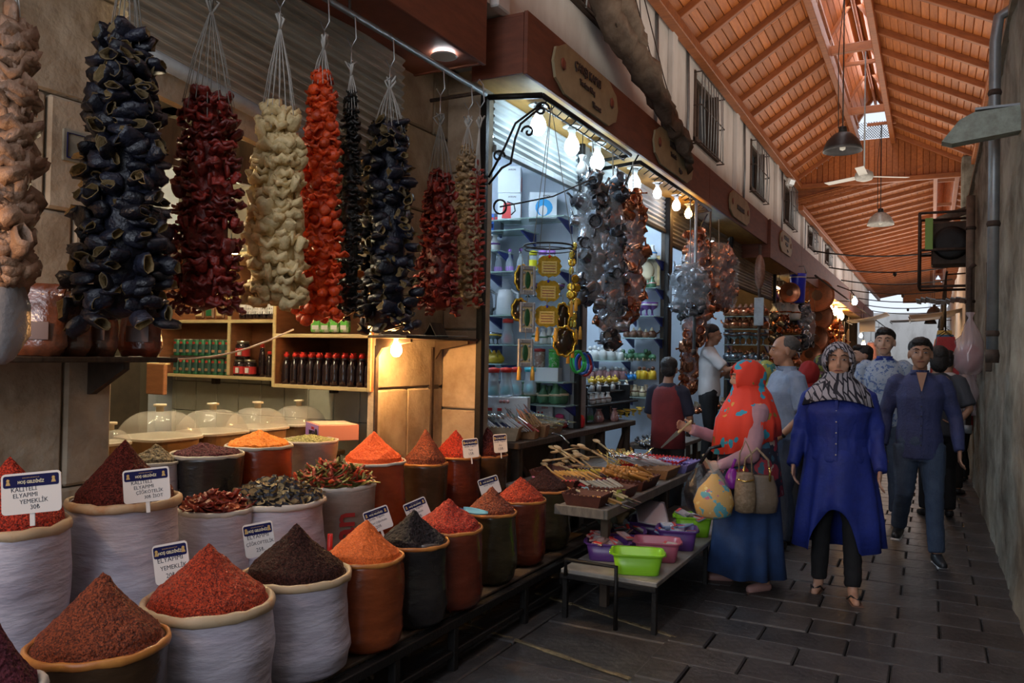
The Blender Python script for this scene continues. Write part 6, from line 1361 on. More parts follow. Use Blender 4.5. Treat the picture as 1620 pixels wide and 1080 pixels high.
for i in range(16):
    rg = random.Random(i+90)
    if i == 0: ws_ = thing('wooden_spoon', 'long pale wooden spoon in the pile at the back of the tool table', 'wooden spoon', (-2.45, 5.6, ZT+.05), group='long pale wooden spoons'); MB().tube([(0, -.18, 0), (0, .12, 0)], [.008, .007], 6).build('handle', mat('pale_wood', (.40, .26, .12), .6, rand=.2), ws_); MB().ell((0, .16, 0), (.03, .045, .010), 10, 6).build('bowl', MATS['pale_wood'], ws_); ws_.rotation_euler = (.15, 0, .9)
    else: dup(ws_, (-2.5+rg.uniform(-.05, .25), 5.55+rg.uniform(-.25, .35), ZT+.05+.012*i), rot=(rg.uniform(-.1, .3), 0, .9+rg.uniform(-.2, .2)+(1.9 if i % 3 == 0 else 0)))
cl('fork', 'brass_tool', (.6, .4, .1), 18, (-2.15, 5.95, ZT+.08), .6, (.16, .3), .5, 'brass-coloured fork sticking up past the wooden sticks', 'brass forks', bm=M_brass, seed=12, jit=1.2)
cl('spoon', 'steel_tool', (.5, .5, .52), 18, (-1.90, 6.0, ZT+.08), 2.0, (.2, .24), .3, 'steel serving spoon in the brown basket', 'steel serving spoons', seed=13, jit=.6, sc=1.1)
cl('peeler', 'red_net_handle', (.50, .02, .02), 16, (-2.1, 6.55, ZT+.05), 1.3, (.45, .1), .1, 'red-handled peeler lying in the red tray', 'red peelers in the tray', seed=14)
cl('peeler', 'lilac_net_handle', (.25, .2, .5), 10, (-1.86, 6.42, ZT+.05), 1.3, (.2, .25), .1, 'lilac-handled peeler in the lilac basket', 'lilac peelers', seed=15)

# low table with plastic basins ------------------------------------------
lt = thing('low_table', 'low iron table at the pavement edge carrying coloured basins', 'table', (-1.62, 5.4, 0))
MB().bbox((0, 0, .285), (.58, 2.3, .03), .004).build('top_board', mat('pale_board', (.30, .28, .25), .6, var=.4), lt)
for x, y in ((.27, -1.12), (-.27, -1.12), (.27, 0), (.27, 1.1), (-.27, 1.1)): MB().bbox((x, y, .14), (.03, .03, .28), .003).build('leg', M_black, lt)
MB().tube([(-.25, -1.17, .27), (-.25, -1.17, .36), (.06, -1.17, .36), (.06, -1.17, 0)], .014, 5).build('bent_guard', M_black, lt)
MB().bbox((0, -1.15, .262), (.58, .03, .03), .003).build('front_bar', M_black, lt)
def basin(label, x, y, w_, d_, h, m, rz=0, z0=.30):
    t = thing('basin', label, 'basin', (x, y, z0), rz, 'plastic basins on the low table')
    def rr(f, z, k=.35): return [(w_/2*f*math.copysign(abs(math.cos(q))**k, math.cos(q)), d_/2*f*math.copysign(abs(math.sin(q))**k, math.sin(q)), z) for q in [2*PI*(j+.5)/28 for j in range(28)]]
    MB().loft([rr(.80, 0), rr(.82, .006), rr(.96, h*.97), rr(.92, h*.97), rr(.78, .012), rr(.02, .012)], caps=True).build('tub', m, t); MB().loft([rr(.95, h*.93), rr(1.03, h*.93), rr(1.03, h), rr(.95, h)]+[rr(.95, h*.93)], caps=False, smooth=False).build('rim', m, t)
    for s in (-1, 1): MB().bbox((s*w_*.51, 0, h*.9), (.02, d_*.3, .018), .004).build('grip', m, t)
    return t
PUR = mat('purple_plastic', (.10, .035, .20), .3); PNK = mat('pink_plastic', (.42, .10, .16), .3); GRN = mat('lime_plastic', (.24, .56, .02), .3)
basin('lime green basin at the front corner of the low table', -1.50, 4.42, .30, .22, .12, GRN, .35); basin('purple basin with packets beside the lime green one', -1.76, 4.62, .27, .24, .11, PUR, .3); basin('pink basin behind the lime green one', -1.49, 4.76, .28, .22, .12, PNK, .3); basin('purple basin behind the pink one', -1.47, 5.12, .26, .24, .13, PUR, .3); basin('second purple basin at the wall side of the low table', -1.78, 5.0, .25, .28, .10, PUR, .3); basin('lime green basin at the far end, with steel tools', -1.48, 5.55, .26, .22, .14, GRN, .3); basin('dark purple basin farthest along the low table', -1.77, 5.42, .25, .3, .1, PUR, .2)
def packets(x, y, z, n, lb_, grp, cols, seed, sp=.09):
    rg = random.Random(seed)
    for i in range(n):
        if i == 0:
            t = thing('blister_packet', lb_, 'packet', (x, y, z), group=grp, rot=(.2, .1, .3)); MB().bbox((0, 0, 0), (.07, .10, .014), .004).build('card', mat(cols[0], cols[1], .25, spec=.9, rand=.4), t); MB().ell((0, 0, .008), (.022, .035, .010), 10, 5).build('blister', M_wrap, t); MB().bbox((0, .038, .009), (.06, .018, .003), .001).build('header_strip', M_redlab, t)
        else: dup(t, (x+rg.uniform(-sp, sp), y+rg.uniform(-sp, sp), z+.010*i*.6), rot=(rg.uniform(-.4, .4), rg.uniform(-.4, .4), rg.uniform(0, 6)))
packets(-1.76, 4.62, .38, 10, 'grey and red blister packet in the purple basin', 'packets in the front purple basin', ('grey_red_card', (.28, .16, .15)), 1)
packets(-1.49, 4.76, .36, 5, 'pale packet in the pink basin', 'packets in the pink basin', ('pale_card', (.45, .38, .30)), 2, .07); packets(-1.47, 5.12, .39, 8, 'clear and blue packet in the purple basin behind the pink one', 'clear packets', ('clear_blue_card', (.22, .28, .42)), 3, .08); packets(-1.78, 5.0, .37, 8, 'dark packet in the second purple basin', 'dark packets', ('dark_card', (.07, .05, .05)), 4); packets(-1.48, 5.55, .42, 8, 'silvery tool packet in the far lime basin', 'silvery packets', ('silvery_card', (.35, .35, .38)), 5, .07); packets(-1.77, 5.42, .36, 8, 'grey packet in the farthest basin', 'grey packets', ('grey_card', (.15, .15, .17)), 6)
t = thing('plastic_tray', 'clear plastic tray tilted over the basins', 'tray', (-1.72, 5.35, .46), rot=(.35, .2, .5)); MB().bbox((0, 0, 0), (.22, .34, .008), .003).build('sheet', mat('smoky_clear', (.25, .22, .24), .12, spec=1.0), t); MB().tube([(-.11, -.17, .006), (.11, -.17, .006), (.11, .17, .006), (-.11, .17, .006), (-.11, -.17, .006)], .006, 5).build('raised_edge', MATS['smoky_clear'], t)
t = thing('cloth_bundle', 'greenish cloth and paper bundle stuffed under the tool table', 'bundle', (-1.95, 5.5, .30)); crumple_tube([(0, -.5, .17), (0, -.1, .2), (.02, .4, .2)], [.05, .07, .06], 12, .05, 4, mat('grey_green_cloth', (.16, .18, .13), .9, var=.4), 'cloth', t); crumple_tube([(.05, -.55, .12), (.06, -.2, .16), (.02, .1, .16)], [.02, .04, .02], 10, .04, 7, M_plaque, 'pale_paper', t)

# ================================================================== FIGURINES ON SHELVES
def figm(kind, m, m2, s=1.0):
    t = thing('figurine', '', 'figurine', (0, 0, -5)); b = MB()
    if kind == 0: b.lathe([(.022, 0), (.03, .01), (.034, .04), (.015, .075), (.013, .09), (.02, .10)], 10); b.build('vase', m, t); MB().lathe([(.021, .045), (.035, .04), (.034, .05)], 10).build('band', m2, t)
    if kind == 1: b.ell((0, 0, .03), (.04, .022, .022), 10, 6); b.build('body', m, t); MB().ell((.035, 0, .06), (.016, .014, .018), 8, 6).build('head', m, t); q = MB(); [q.tube([(dx, dy, .02), (dx, dy, 0)], .006, 5) for dx in (-.022, .022) for dy in (-.01, .01)]; q.build('legs', m2, t)
    if kind == 2: b.lathe([(.02, 0), (.036, .012), (.038, .035), (.02, .055)], 10); b.build('pot', m, t); MB().tube([(.03, 0, .03), (.055, 0, .045), (.06, 0, .06)], .006, 5).build('spout', m, t); MB().lathe([(.02, .055), (.012, .065), (.006, .08), (.001, .082)], 8).build('lid', m2, t)
    if kind == 3: b.lathe([(.028, 0), (.026, .05), (.018, .065)], 8); b.build('robe', m, t); MB().ell((0, 0, .08), (.015,)*3, 8, 6).build('head', m2, t)
    if kind == 4: b.lathe([(.018, 0), (.006, .01), (.006, .035), (.03, .05), (.036, .08), (.033, .08), (.001, .05)], 10); b.build('goblet', m, t); MB().lathe([(.033, .06), (.037, .065), (.036, .07)], 10).build('band', m2, t)
    if s != 1: t.scale = (s,)*3
    return t
FM = dict(white=mat('white_ceramic', (.62, .62, .60), .3, rand=.2), yellow=mat('yellow_ceramic', (.65, .42, .03), .3, rand=.2), brown=mat('brown_ceramic', (.16, .07, .04), .35, rand=.4), pink=mat('pink_ceramic', (.50, .25, .25), .35, rand=.3), green=mat('green_ceramic', (.06, .16, .08), .4, rand=.4), copper=M_cop, silver=M_sil, cream=mat('cream_ceramic', (.50, .42, .28), .4, rand=.3), blue=mat('blue_ceramic', (.03, .22, .55), .3, rand=.2), purple=mat('purple_ceramic', (.15, .05, .25), .3, rand=.3))
def figrow(px0, px1, py, Y, n, kind, c1, c2, label, dy=.14, s=1.0, shelf=None, z=None, x=None):
    if x is None:
        if z is None:
            z = gshelf(px0-3, px1+3, py, Y, shelf) if shelf else atz_at(px0, px1, py, Y, dy)
        pts = [onshelf(px0+(px1-px0)*(i+.5)/n, Y, z+.002, dy+(.05 if i % 2 else 0)) for i in range(n)]
    else:
        z = at((px0+px1)/2, py, x=x)[2] if z is None else z; pts = [(x-(.05 if i % 2 else 0), aty(px0+(px1-px0)*(i+.5)/n, x, z), z+.002) for i in range(n)]
    t = figm(kind, FM[c1], FM[c2], s); t.location = pts[0]; t['label'] = label+', first from the left'; t['group'] = label
    rg = random.Random(px0+py)
    for k_, p in enumerate(pts[1:]): dup(t, p, rotz=rg.uniform(0, 6), scale=s*rg.uniform(.85, 1.1), label=label+', %s from the left' % ORD[k_+1])
    t.rotation_euler.z = rg.uniform(0, 6)
    return z
def atz_at(p0, p1, py, Y, dy): return float(at((p0+p1)/2, py, y=Y-dy)[2])
Y3 = 9.22
figrow(1012, 1036, 408, Y3, 3, 0, 'white', 'blue', 'white vase on the topmost shelf of the figurine shop', shelf='topmost glass shelf at the right jamb of the figurine shop', s=1.6)
q = onshelf(1024, Y3, atz_at(1012, 1036, 450, Y3, .1)); t = thing('framed_relief', 'gold-framed pale relief near the right jamb of the figurine shop', 'frame', q, .35); W = .26; b = MB(); 
for s in (-1, 1): b.bbox((s*W*.5, 0, .16), (.03, .03, .36), .004); b.bbox((0, 0, .16+s*.165), (W, .03, .03), .004)
b.build('gold_moulding', M_pine, t); MB().bbox((0, .01, .16), (W, .01, .32), .002).build('panel', FM['cream'], t); MB().ell((0, 0, .16), (.08, .02, .11), 12, 8).build('relief', FM['cream'], t)
figrow(1005, 1036, 455, Y3, 4, 0, 'green', 'pink', 'dark vase on the second shelf at the right jamb', shelf='second glass shelf at the right jamb of the figurine shop', s=1.3)
figrow(992, 1036, 499, Y3, 5, 4, 'purple', 'white', 'tall purple goblet on the third shelf', shelf='third glass shelf at the right jamb of the figurine shop', s=2.0)
figrow(988, 1036, 534, Y3, 5, 2, 'brown', 'cream', 'brown pot on the fourth shelf', shelf='fourth glass shelf at the right jamb of the figurine shop', s=1.5)
figrow(930, 985, 570, Y3, 8, 3, 'white', 'white', 'white figurine on the long fifth shelf', s=1.8, z=None, shelf='long fifth glass shelf of the figurine shop'); figrow(985, 1036, 571, Y3, 6, 1, 'green', 'cream', 'grey-green animal figurine at the right of the fifth shelf', s=1.8)
figrow(928, 990, 600, Y3, 10, 3, 'pink', 'white', 'pink figurine on the sixth shelf', s=1.5, shelf='sixth glass shelf of the figurine shop'); figrow(988, 1008, 600, Y3, 3, 2, 'blue', 'white', 'blue pot on the sixth shelf', s=1.3); figrow(1008, 1036, 600, Y3, 4, 3, 'yellow', 'brown', 'yellow and black figurine at the right end of the sixth shelf', s=1.6)
figrow(985, 1036, 628, Y3, 9, 0, 'cream', 'brown', 'cream vase on the seventh shelf', s=1.3, shelf='seventh glass shelf of the figurine shop')
# tiers on the far part of the counter (nearer the lane)
tr = thing('tiered_stand', 'dark stepped stand at the far end of the counter carrying white and yellow ceramics', 'stand', (-3.0, 7.5, ZC)); 
zs = []
for i, (py, xx) in enumerate(((637, -2.90), (618, -3.02), (606, -3.14))):
    z = at(960, py, x=xx)[2]; zs.append((z, xx)); MB().bbox((xx+3.0, .1, z-ZC-.008), (.14, 1.35, .016), .003).build('step', M_black, tr)
for y in (-.5, .1, .7): MB().bbox((-.02, y, (zs[2][0]-ZC)/2), (.24, .02, zs[2][0]-ZC-.02), .003).build('support', M_black, tr)
figrow(935, 968, 637, 0, 8, 0, 'white', 'brown', 'white ceramic bottle on the lowest step of the stand', x=zs[0][1], z=zs[0][0], s=1.0)
figrow(970, 1030, 650, 0, 12, 4, 'yellow', 'brown', 'bright yellow cup on the right half of the lowest step', x=-2.86, z=at(1000, 658, x=-2.86)[2], s=.9)
figrow(934, 1000, 619, 0, 12, 3, 'white', 'cream', 'white figure on the middle step of the stand', x=zs[1][1], z=zs[1][0], s=1.0)
figrow(936, 975, 607, 0, 9, 2, 'yellow', 'yellow', 'bright yellow pot on the top step of the stand', x=zs[2][1], z=zs[2][0], s=1.0)
# side shelf with silverware behind the boy
sv = thing('low_bench', 'grey bench behind the boy heaped with silver trinkets', 'bench', (-2.55, 8.35, 0)); MB().bbox((0, 0, .62), (.5, 1.2, .04), .005).build('board', M_greyw, sv)
for y in (-.5, .5): MB().bbox((.2, y, .3), (.05, .05, .6), .004).build('leg', M_dirtwood, sv); MB().bbox((-.2, y, .3), (.05, .05, .6), .004).build('leg', M_dirtwood, sv)
for r_ in range(3): figrow((1027, 1018, 1009)[r_], (1085, 1078, 1070)[r_], 708, 0, 18, (4, 2, 1)[r_], 'silver', 'cream', ('small silver goblet', 'small silver pot', 'small silver animal')[r_]+' on the grey bench behind the boy', x=-2.38-.12*r_, z=.645, s=.9)
sv = thing('low_bench', 'second bench farther back with brass trinkets', 'bench', (-2.6, 11.2, 0)); MB().bbox((0, 0, .86), (.5, 2.2, .04), .005).build('board', M_greyw, sv)
for y in (-1, 1): MB().bbox((.2, y, .42), (.05, .05, .84), .004).build('leg', M_dirtwood, sv); MB().bbox((-.2, y, .42), (.05, .05, .84), .004).build('leg', M_dirtwood, sv)
for r_ in range(2): figrow(1100, 1150, 640, 0, 12, (2, 0)[r_], ('copper', 'cream')[r_], 'brown', ('small copper pot', 'small cream vase')[r_]+' on the second bench', x=-2.42-.14*r_, z=.885, s=1.1)
figrow(757, 786, 396, Y2, 4, 0, 'white', 'purple', 'small white jug above the lilac-stoppered bottles', s=1.5, shelf='short glass shelf above the lilac-stoppered bottles')
figrow(757, 790, 545, Y2, 5, 4, 'silver', 'yellow', 'gilt-rimmed glass goblet left of the red-lidded carafe', s=1.5)
figrow(756, 792, 575, Y2, 5, 2, 'yellow', 'yellow', 'yellow wire pot below the gilt goblets', s=1.6, shelf='short glass shelf below the gilt goblets')
figrow(845, 893, 545, Y2, 5, 0, 'white', 'green', 'white and green vase above the low white carton', s=1.6)
figrow(826, 893, 640, Y2, 7, 0, 'green', 'cream', 'round green jar under the fourth glass shelf', s=1.8, shelf='lowest glass shelf of the kettle shop')
figrow(830, 890, 470, Y2, 6, 4, 'silver', 'purple', 'clear goblet behind the gold plaques', s=1.6)
# shop 4 and 5 far-wall shelves
Y4 = 12.56
for k, (py, kind, c1, c2, nm_) in enumerate(((500, 2, 'copper', 'brown', 'copper pot'), (520, 2, 'copper', 'copper', 'copper jug'), (545, 4, 'silver', 'brown', 'dark metal cup'), (572, 2, 'silver', 'copper', 'steel teapot'), (600, 0, 'brown', 'copper', 'brown vase'))):
    figrow(1148, 1212, py, Y4, 7, kind, c1, c2, nm_+' on shelf row %s behind the man in white' % ('one', 'two', 'three', 'four', 'five')[k], s=2.4, shelf='glass shelf row %s behind the man in white' % ('one', 'two', 'three', 'four', 'five')[k])
Y5 = 16.46
for k, (py, c1) in enumerate(((505, 'white'), (530, 'copper'), (556, 'copper'), (580, 'copper'))):
    figrow(1222, 1262, py, Y5, 6, (0, 2, 4, 2)[k], c1, 'copper', ('white vase', 'copper pot', 'copper cup', 'copper jug')[k]+' in the glowing copper shop, row %s' % ('one', 'two', 'three', 'four')[k], s=3.2, shelf='shelf row %s of the glowing copper shop' % ('one', 'two', 'three', 'four')[k])
M_copwall = mat('copper_stock_wall', (.40, .17, .07), .35, metal=.6, col2=(.9, .5, .2), scale=10)
for r_ in range(4):
    z = (1.35, 1.85, 2.3, 2.72)[r_]; t = thing('wall_shelf', '%s long shelf of copper vessels in the glowing shop, counted from below' % ORD[r_], 'shelf', (-2.95, 18.4, z-.02)); MB().bbox((0, 0, 0), (.4, 3.6, .03), .004).build('board', M_counter, t); [MB().bbox((-.15, y_, -.1), (.05, .04, .2), .004).build('bracket', M_black, t) for y_ in (-1.5, 0, 1.5)]
    for k in range(9):
        rg = random.Random(k*7+r_); s_ = rg.uniform(1.3, 2.1); t = thing('copper_vessel', 'shiny copper vessel on the %s shelf of the glowing shop, %s from the left' % (ORD[r_], ORD[k]), 'vessel', (-2.88+.06*(k % 2), 16.9+.38*k, z), rg.uniform(0, 6), 'copper vessels in the glowing shop'); MB().lathe([(r*s_, z_*s_) for r, z_ in ((.05, 0), (.08, .02), (.075, .08), (.04, .12), (.05, .15))], 12).build('body', M_cop, t); MB().tube([(.07*s_, 0, .1*s_), (.12*s_, 0, .08*s_), (.08*s_, 0, .02*s_)], .012*s_, 5).build('handle', M_brass, t)

# ================================================================== FAR LANE STALLS
FARC = [((.55, .08, .10), 'red'), ((.05, .22, .50), 'blue'), ((.70, .60, .20), 'yellow'), ((.35, .08, .35), 'violet'), ((.12, .40, .15), 'green'), ((.65, .35, .40), 'pink'), ((.20, .20, .22), 'grey'), ((.70, .66, .60), 'white')]
for i in range(20):
    rg = random.Random(i+400); side = -1 if (i % 2 and i > 12) else 1; y = 17+i*1.2; x = (-2.05 if side < 0 else .22); z = rg.uniform(1.9, 2.3)
    c_, n_ = FARC[i % 8]; t = thing('hanging_garment', '%s cloth hanging at %s stall %s' % (n_, ('the right-hand', 'the left-hand')[side < 0], ('just beyond the crowd', 'a little way down', 'midway down the lane', 'well down the lane', 'near the far end')[min(4, i//5)]), 'garment', (x, y, z), rg.uniform(-.5, .5), 'garments hung at the far stalls')
    w_, h = rg.uniform(.35, .6), rg.uniform(.6, 1.0); rings = []
    for k in range(8):
        f = k/7; rings.append([(w_/2*(.55+.45*f)*math.cos(q)*(1+.08*math.sin(5*q+k)), .07*math.sin(q)*(1+.3*math.sin(4*q)), -h*f) for q in [2*PI*j/16 for j in range(16)]])
    MB().loft(rings).build('cloth', mat('far_cloth_'+n_, c_, .8, var=.3, scale=6), t); MB().tube([(-w_*.2, 0, .0), (0, 0, .08), (w_*.2, 0, 0)], .008, 4).build('hanger', M_black, t); MB().tube([(0, 0, .08), (0, 0, 3.2-z)], .008, 4).build('cord', M_black, t)
for x, lb_ in ((-2.05, 'left'), (.22, 'right')):
    t = thing('garment_rail', 'long iron rail along the %s side of the far lane with garments hung from it' % lb_, 'rail', (x, 30, 3.2)); MB().tube([(0, -13.5, 0), (0, 13.5, 0)], .02, 6).build('rail', M_rust, t); [MB().tube([(0, y_, 0), (-.55 if x < 0 else .45, y_, .02)], .015, 5).build('wall_arm', M_rust, t) for y_ in (-13, -6, 0, 6, 13)]
bg_ = thing('plastic_bag', 'large clear bag stuffed with red goods hanging at the right wall', 'bag', at(1535, 548, y=9.6)); MB().lathe([(.001, -.30), (.09, -.29), (.13, -.22), (.15, -.15), (.15, -.08), (.13, 0), (.12, .06), (.08, .14), (.05, .22), (.02, .30), (.05, .36)], 22, wob=lambda q, z: .5*nz(math.cos(q)*3, math.sin(q)*3, z*11)).build('clear_bag', mat('cloudy_clear_bag', (.70, .55, .55), .15, alpha=.5, spec=1.0), bg_); MB().ell((0, 0, -.12), (.12, .11, .15), 12, 8).build('red_contents', mat('red_contents', (.5, .05, .06), .5, var=.5, scale=12), bg_)
bg2 = thing('plastic_bag', 'smaller clear bag hanging below the large one', 'bag', at(1531, 612, y=9.9)); MB().lathe([(.001, -.22), (.08, -.2), (.12, -.05), (.05, .15), (.02, .2)], 14, wob=lambda q, z: .18*nz(math.cos(q)*2, math.sin(q)*2, z*9)).build('clear_bag', MATS['cloudy_clear_bag'], bg2); MB().ell((0, 0, -.08), (.07, .06, .08), 10, 6).build('pale_contents', M_whitelab, bg2)
for i in range(5):
    p = at(1521+5*i, 600, y=10.2); t = thing('hanging_belt', 'striped belt hanging on the right wall beside the clear bags', 'belt', (p[0], p[1], p[2]+.35), group='striped belts'); MB().bbox((0, 0, -.38), (.045, .02, .75), .004).build('strap', cm('belt_'+str(i % 2), ((.20, .10, .13), (.12, .14, .20))[i % 2], (.4, .35, .35), .6), t); MB().tube([(-.02, 0, 0), (0, 0, .05), (.02, 0, 0)], .006, 4).build('buckle', M_steel, t)
# striped awnings of the far stalls
for i, (x, y, z, w_, lb_) in enumerate(((.2, 24, 3.0, 1.5, 'white canvas awning on the right, far down the lane'), (.1, 30, 3.2, 1.6, 'second white canvas awning on the right, farther off'), (-1.9, 29, 3.1, 1.2, 'pale awning on the left side far down the lane'), (-.4, 38, 3.5, 2.4, 'wide pale awning across the far end'))):
    t = thing('awning', lb_, 'awning', (x, y, z)); rings = []
    for k in range(7): f = k/6; rings.append([(-w_/2+w_*f, -1, -.06*math.sin(PI*f)-.25*(1-f)), (-w_/2+w_*f, 1, -.06*math.sin(PI*f)-.25*(1-f)), (-w_/2+w_*f, 1, .012-.06*math.sin(PI*f)-.25*(1-f)), (-w_/2+w_*f, -1, .012-.06*math.sin(PI*f)-.25*(1-f))])
    MB().loft(rings, smooth=False).build('canvas', mat('pale_canvas', (.66, .60, .55), .8), t); MB().tube([(-w_/2, -1, -.3), (-w_/2, 1, -.3)], .02, 6).build('front_pole', M_steel, t)
t = thing('hanging_sign', 'blank pale signboard standing out on the left far down', 'sign', at(1372, 515, x=-2.0)); MB().bbox((0, 0, 0), (.5, .05, .42), .01).build('board', M_whitelab, t); MB().tube([(-.7, 0, .24), (.25, 0, .24)], .02, 5).build('wall_arm', M_rust, t); MB().bbox((0, .0, .23), (.54, .06, .03), .005).build('top_rail', M_rust, t)
for i in range(7):
    y = 20+i*3.2; t = thing('overhead_cable', 'thin dark cable sagging across the lane, %s' % ('nearest', 'second', 'third', 'fourth', 'fifth', 'sixth', 'farthest')[i], 'cable', (-1, y, 4.1-.05*i)); MB().tube([(1.5*s, .3*s, -.15+.15*s*s) for s in np.linspace(-1, 1, 9)], .018, 4).build('cable', M_black, t)
    if i % 2: MB().ell((.1, 0, -.2), (.05, .05, .07), 8, 6).build('lamp_holder', M_black, t)
fl_ = thing('floodlight', 'small white floodlight on the wall plate of the roof', 'floodlight', at(1250, 288, x=-2.44)); MB().bbox((0, 0, 0), (.14, .18, .15), .02, rot=(.2, .3, .3)).build('housing', M_porc, fl_); MB().bbox((.05, -.07, -.02), (.10, .03, .10), .005, rot=(.2, .3, .3)).build('lens', M_steelb, fl_)
# ================================================================== PEOPLE
def bake(mb, name, m, vox=.012, ratio=.4, sm=3, fold=0.0, fs=(9, 9, 5), seed=0, zlim=None):
    me = mb.mesh('tmp', m); o = bpy.data.objects.new('tmp', me); C.objects.link(o)
    r = o.modifiers.new('r', 'REMESH'); r.mode = 'VOXEL'; r.voxel_size = vox; r.use_smooth_shade = True
    s = o.modifiers.new('s', 'SMOOTH'); s.iterations = sm; s.factor = .5
    if ratio < 1: d = o.modifiers.new('d', 'DECIMATE'); d.ratio = ratio
    dg = bpy.context.evaluated_depsgraph_get(); out = bpy.data.meshes.new_from_object(o.evaluated_get(dg)); out.name = name
    bpy.data.objects.remove(o); bpy.data.meshes.remove(me)
    if not out.materials: out.materials.append(m)
    if fold > 0:
        nr = [v.normal.copy() for v in out.vertices]
        for v, n in zip(out.vertices, nr):
            p = v.co; q = nz(p.x*fs[0]+seed, p.y*fs[1], p.z*fs[2]); f = (1-abs(q)*2.2)*fold+nz(p.x*22, p.y*22+seed, p.z*14)*fold*.5
            v.co = p+n*f
    out.polygons.foreach_set('use_smooth', [True]*len(out.polygons))
    return out
def limb(b, pts, rs, seg=12, ends=True):
    b.tube(pts, list(rs), seg)
    if ends:
        for p, r in zip(pts, rs): b.ell(p, (r, r, r), seg, 6)
def ring_e(c, rx, ry, n=20, tilt=0): return [(c[0]+rx*math.cos(2*PI*k/n), c[1]+ry*math.sin(2*PI*k/n), c[2]+tilt*math.sin(2*PI*k/n)) for k in range(n)]
SKIN = mat('skin', (.54, .30, .20), .5, var=.12, scale=20); SKINL = mat('pale_skin', (.60, .36, .25), .5, var=.1, scale=20); SKIND = mat('tan_skin', (.42, .22, .135), .5, var=.12, scale=20)
HAIR = mat('black_hair', (.012, .010, .009), .55, bump=.5, bscale=90); HAIRG = mat('grey_hair', (.10, .095, .09), .6, var=.5, scale=60, bump=.5, bscale=90)
EYEW = mat('eye_white', (.42, .38, .36), .3); EYEB = mat('dark_iris', (.015, .01, .008), .15); LIP = mat('lips', (.30, .09, .075), .45)
SHOE = mat('dark_shoe', (.018, .018, .02), .4); SOLE = mat('white_sole', (.5, .5, .5), .5); DENIM = mat('blue_denim', (.030, .050, .095), .8, col2=(.055, .085, .14), scale=9, bump=.3, bscale=120); BLACKC = mat('black_cloth', (.010, .010, .012), .85, var=.4)
def person(label, loc, rz, H, arms, legs=None, skin=SKIN, hair=('short', HAIR), head=(0, 0, 0), fat=1.0, top=None, bottom=None, shoes='shoe', near=True, lean=(0, 0), female=False, face=True, z0=0.0, fingers=True, beard=False, hips=(0, 0), HS=1.11):
    """local frame: faces -Y, person's left is +X. arms: {s:(elbow, wrist, finger_dir)}, legs: {s:(knee, ankle, toe_angle)}"""
    S = H/1.72; t = thing('person', label, 'person', (loc[0], loc[1], z0), rz, 'people in the lane'); t.scale = (S, S, S)
    vx = .0085 if near else .014
    legs = legs or {-1: ((-.10, -.02, .50), (-.11, .02, .09), -.15), 1: ((.10, -.02, .50), (.11, .02, .09), .15)}
    hx, hy = hips; lx, ly = lean[0], lean[1]
    SH = {s: Vector((s*(.148*(.6+.4*fat) if female else .165*(.5+.5*fat))+lx, ly+.01, 1.388 if female else 1.405)) for s in (-1, 1)}; HP = {s: Vector((s*.088+hx, hy, .90)) for s in (-1, 1)}
    b = MB()
    b.loft([ring_e((hx, hy, .84), .13*fat, .10*fat), ring_e((hx, hy, .93), .155*fat, .115*fat), ring_e((hx*.5+lx*.4, hy*.5+ly*.4, 1.10), .13*fat, .10*fat), ring_e((lx*.8, ly*.8-.005, 1.28), .15*fat, .112*fat), ring_e((lx, ly, 1.40), .15, .085), ring_e((lx, ly+.01, 1.46), .07, .06)])
    for s in (-1, 1):
        k, a, ta = legs[s]; k = Vector(k); a = Vector(a); calf = k.lerp(a, .35)+Vector((0, .015, 0))
        limb(b, [HP[s], HP[s].lerp(k, .5), k, calf, a], [.085*fat, .07*fat, .052, .05, .036])
        limb(b, [a+Vector((0, 0, -.02)), a+Vector((math.sin(ta)*.03, -.05, -.055)), a+Vector((math.sin(ta)*.12, -.15*math.cos(ta), -.07))], [.036, .033, .024], 10)
        e, wr, fd = [Vector(v) for v in arms[s]]
        limb(b, [SH[s], SH[s].lerp(e, .5), e, e.lerp(wr, .4), wr], [.050*(.5+.5*fat), .044*(.5+.5*fat), .036, .034, .025])
        d = fd.normalized(); side = d.cross(Vector((s, 0, 0))); side = side.normalized() if side.length > .2 else Vector((0, 1, 0)); pn = d.cross(side).normalized()
        palm = wr+d*.05; m3 = Matrix((side, pn, d)).transposed(); b.ell(palm, (.038, .016, .052), 10, 8, rot=m3.to_euler())
        if fingers:
            for i, (o_, ln) in enumerate(((-.027, .066), (-.009, .075), (.009, .070), (.026, .055))):
                p0 = palm+side*o_+d*.035; p1 = p0+(d*.8+pn*.25*(-s)).normalized()*ln*.55+side*o_*.15; p2 = p1+(d*.6+pn*.6*(-s)).normalized()*ln*.5; limb(b, [p0, p1, p2], [.0095, .0088, .0078], 7)
            p0 = palm-side*.03-d*.02; p1 = p0-side*.022+d*.03; p2 = p1+d*.032-side*.004; limb(b, [p0, p1, p2], [.012, .0105, .009], 7)
    # neck and head
    HR = Euler(head, 'XYZ').to_matrix(); N0 = Vector((lx, ly+.015, 1.45)); HC = Vector((lx, ly-.015, 1.52))
    def sc_(*a): return tuple(k*HS for k in a)
    def hp(x, y, z): return HC+HR@Vector((x, y, z-1.52))*HS
    limb(b, [N0, HC+Vector((0, .015, 0))], [.058, .052], 12)
    rot = HR.to_euler()
    b.ell(hp(0, .012, 1.632), sc_(.073, .092, .086), 16, 12, rot=rot); b.ell(hp(0, -.030, 1.580), sc_(.058, .060, .075), 14, 10, rot=rot); b.ell(hp(0, -.052, 1.525), sc_(.030, .026, .022), 10, 8, rot=rot)
    b.ell(hp(0, -.068, 1.640), sc_(.045, .020, .012), 10, 6, rot=rot)
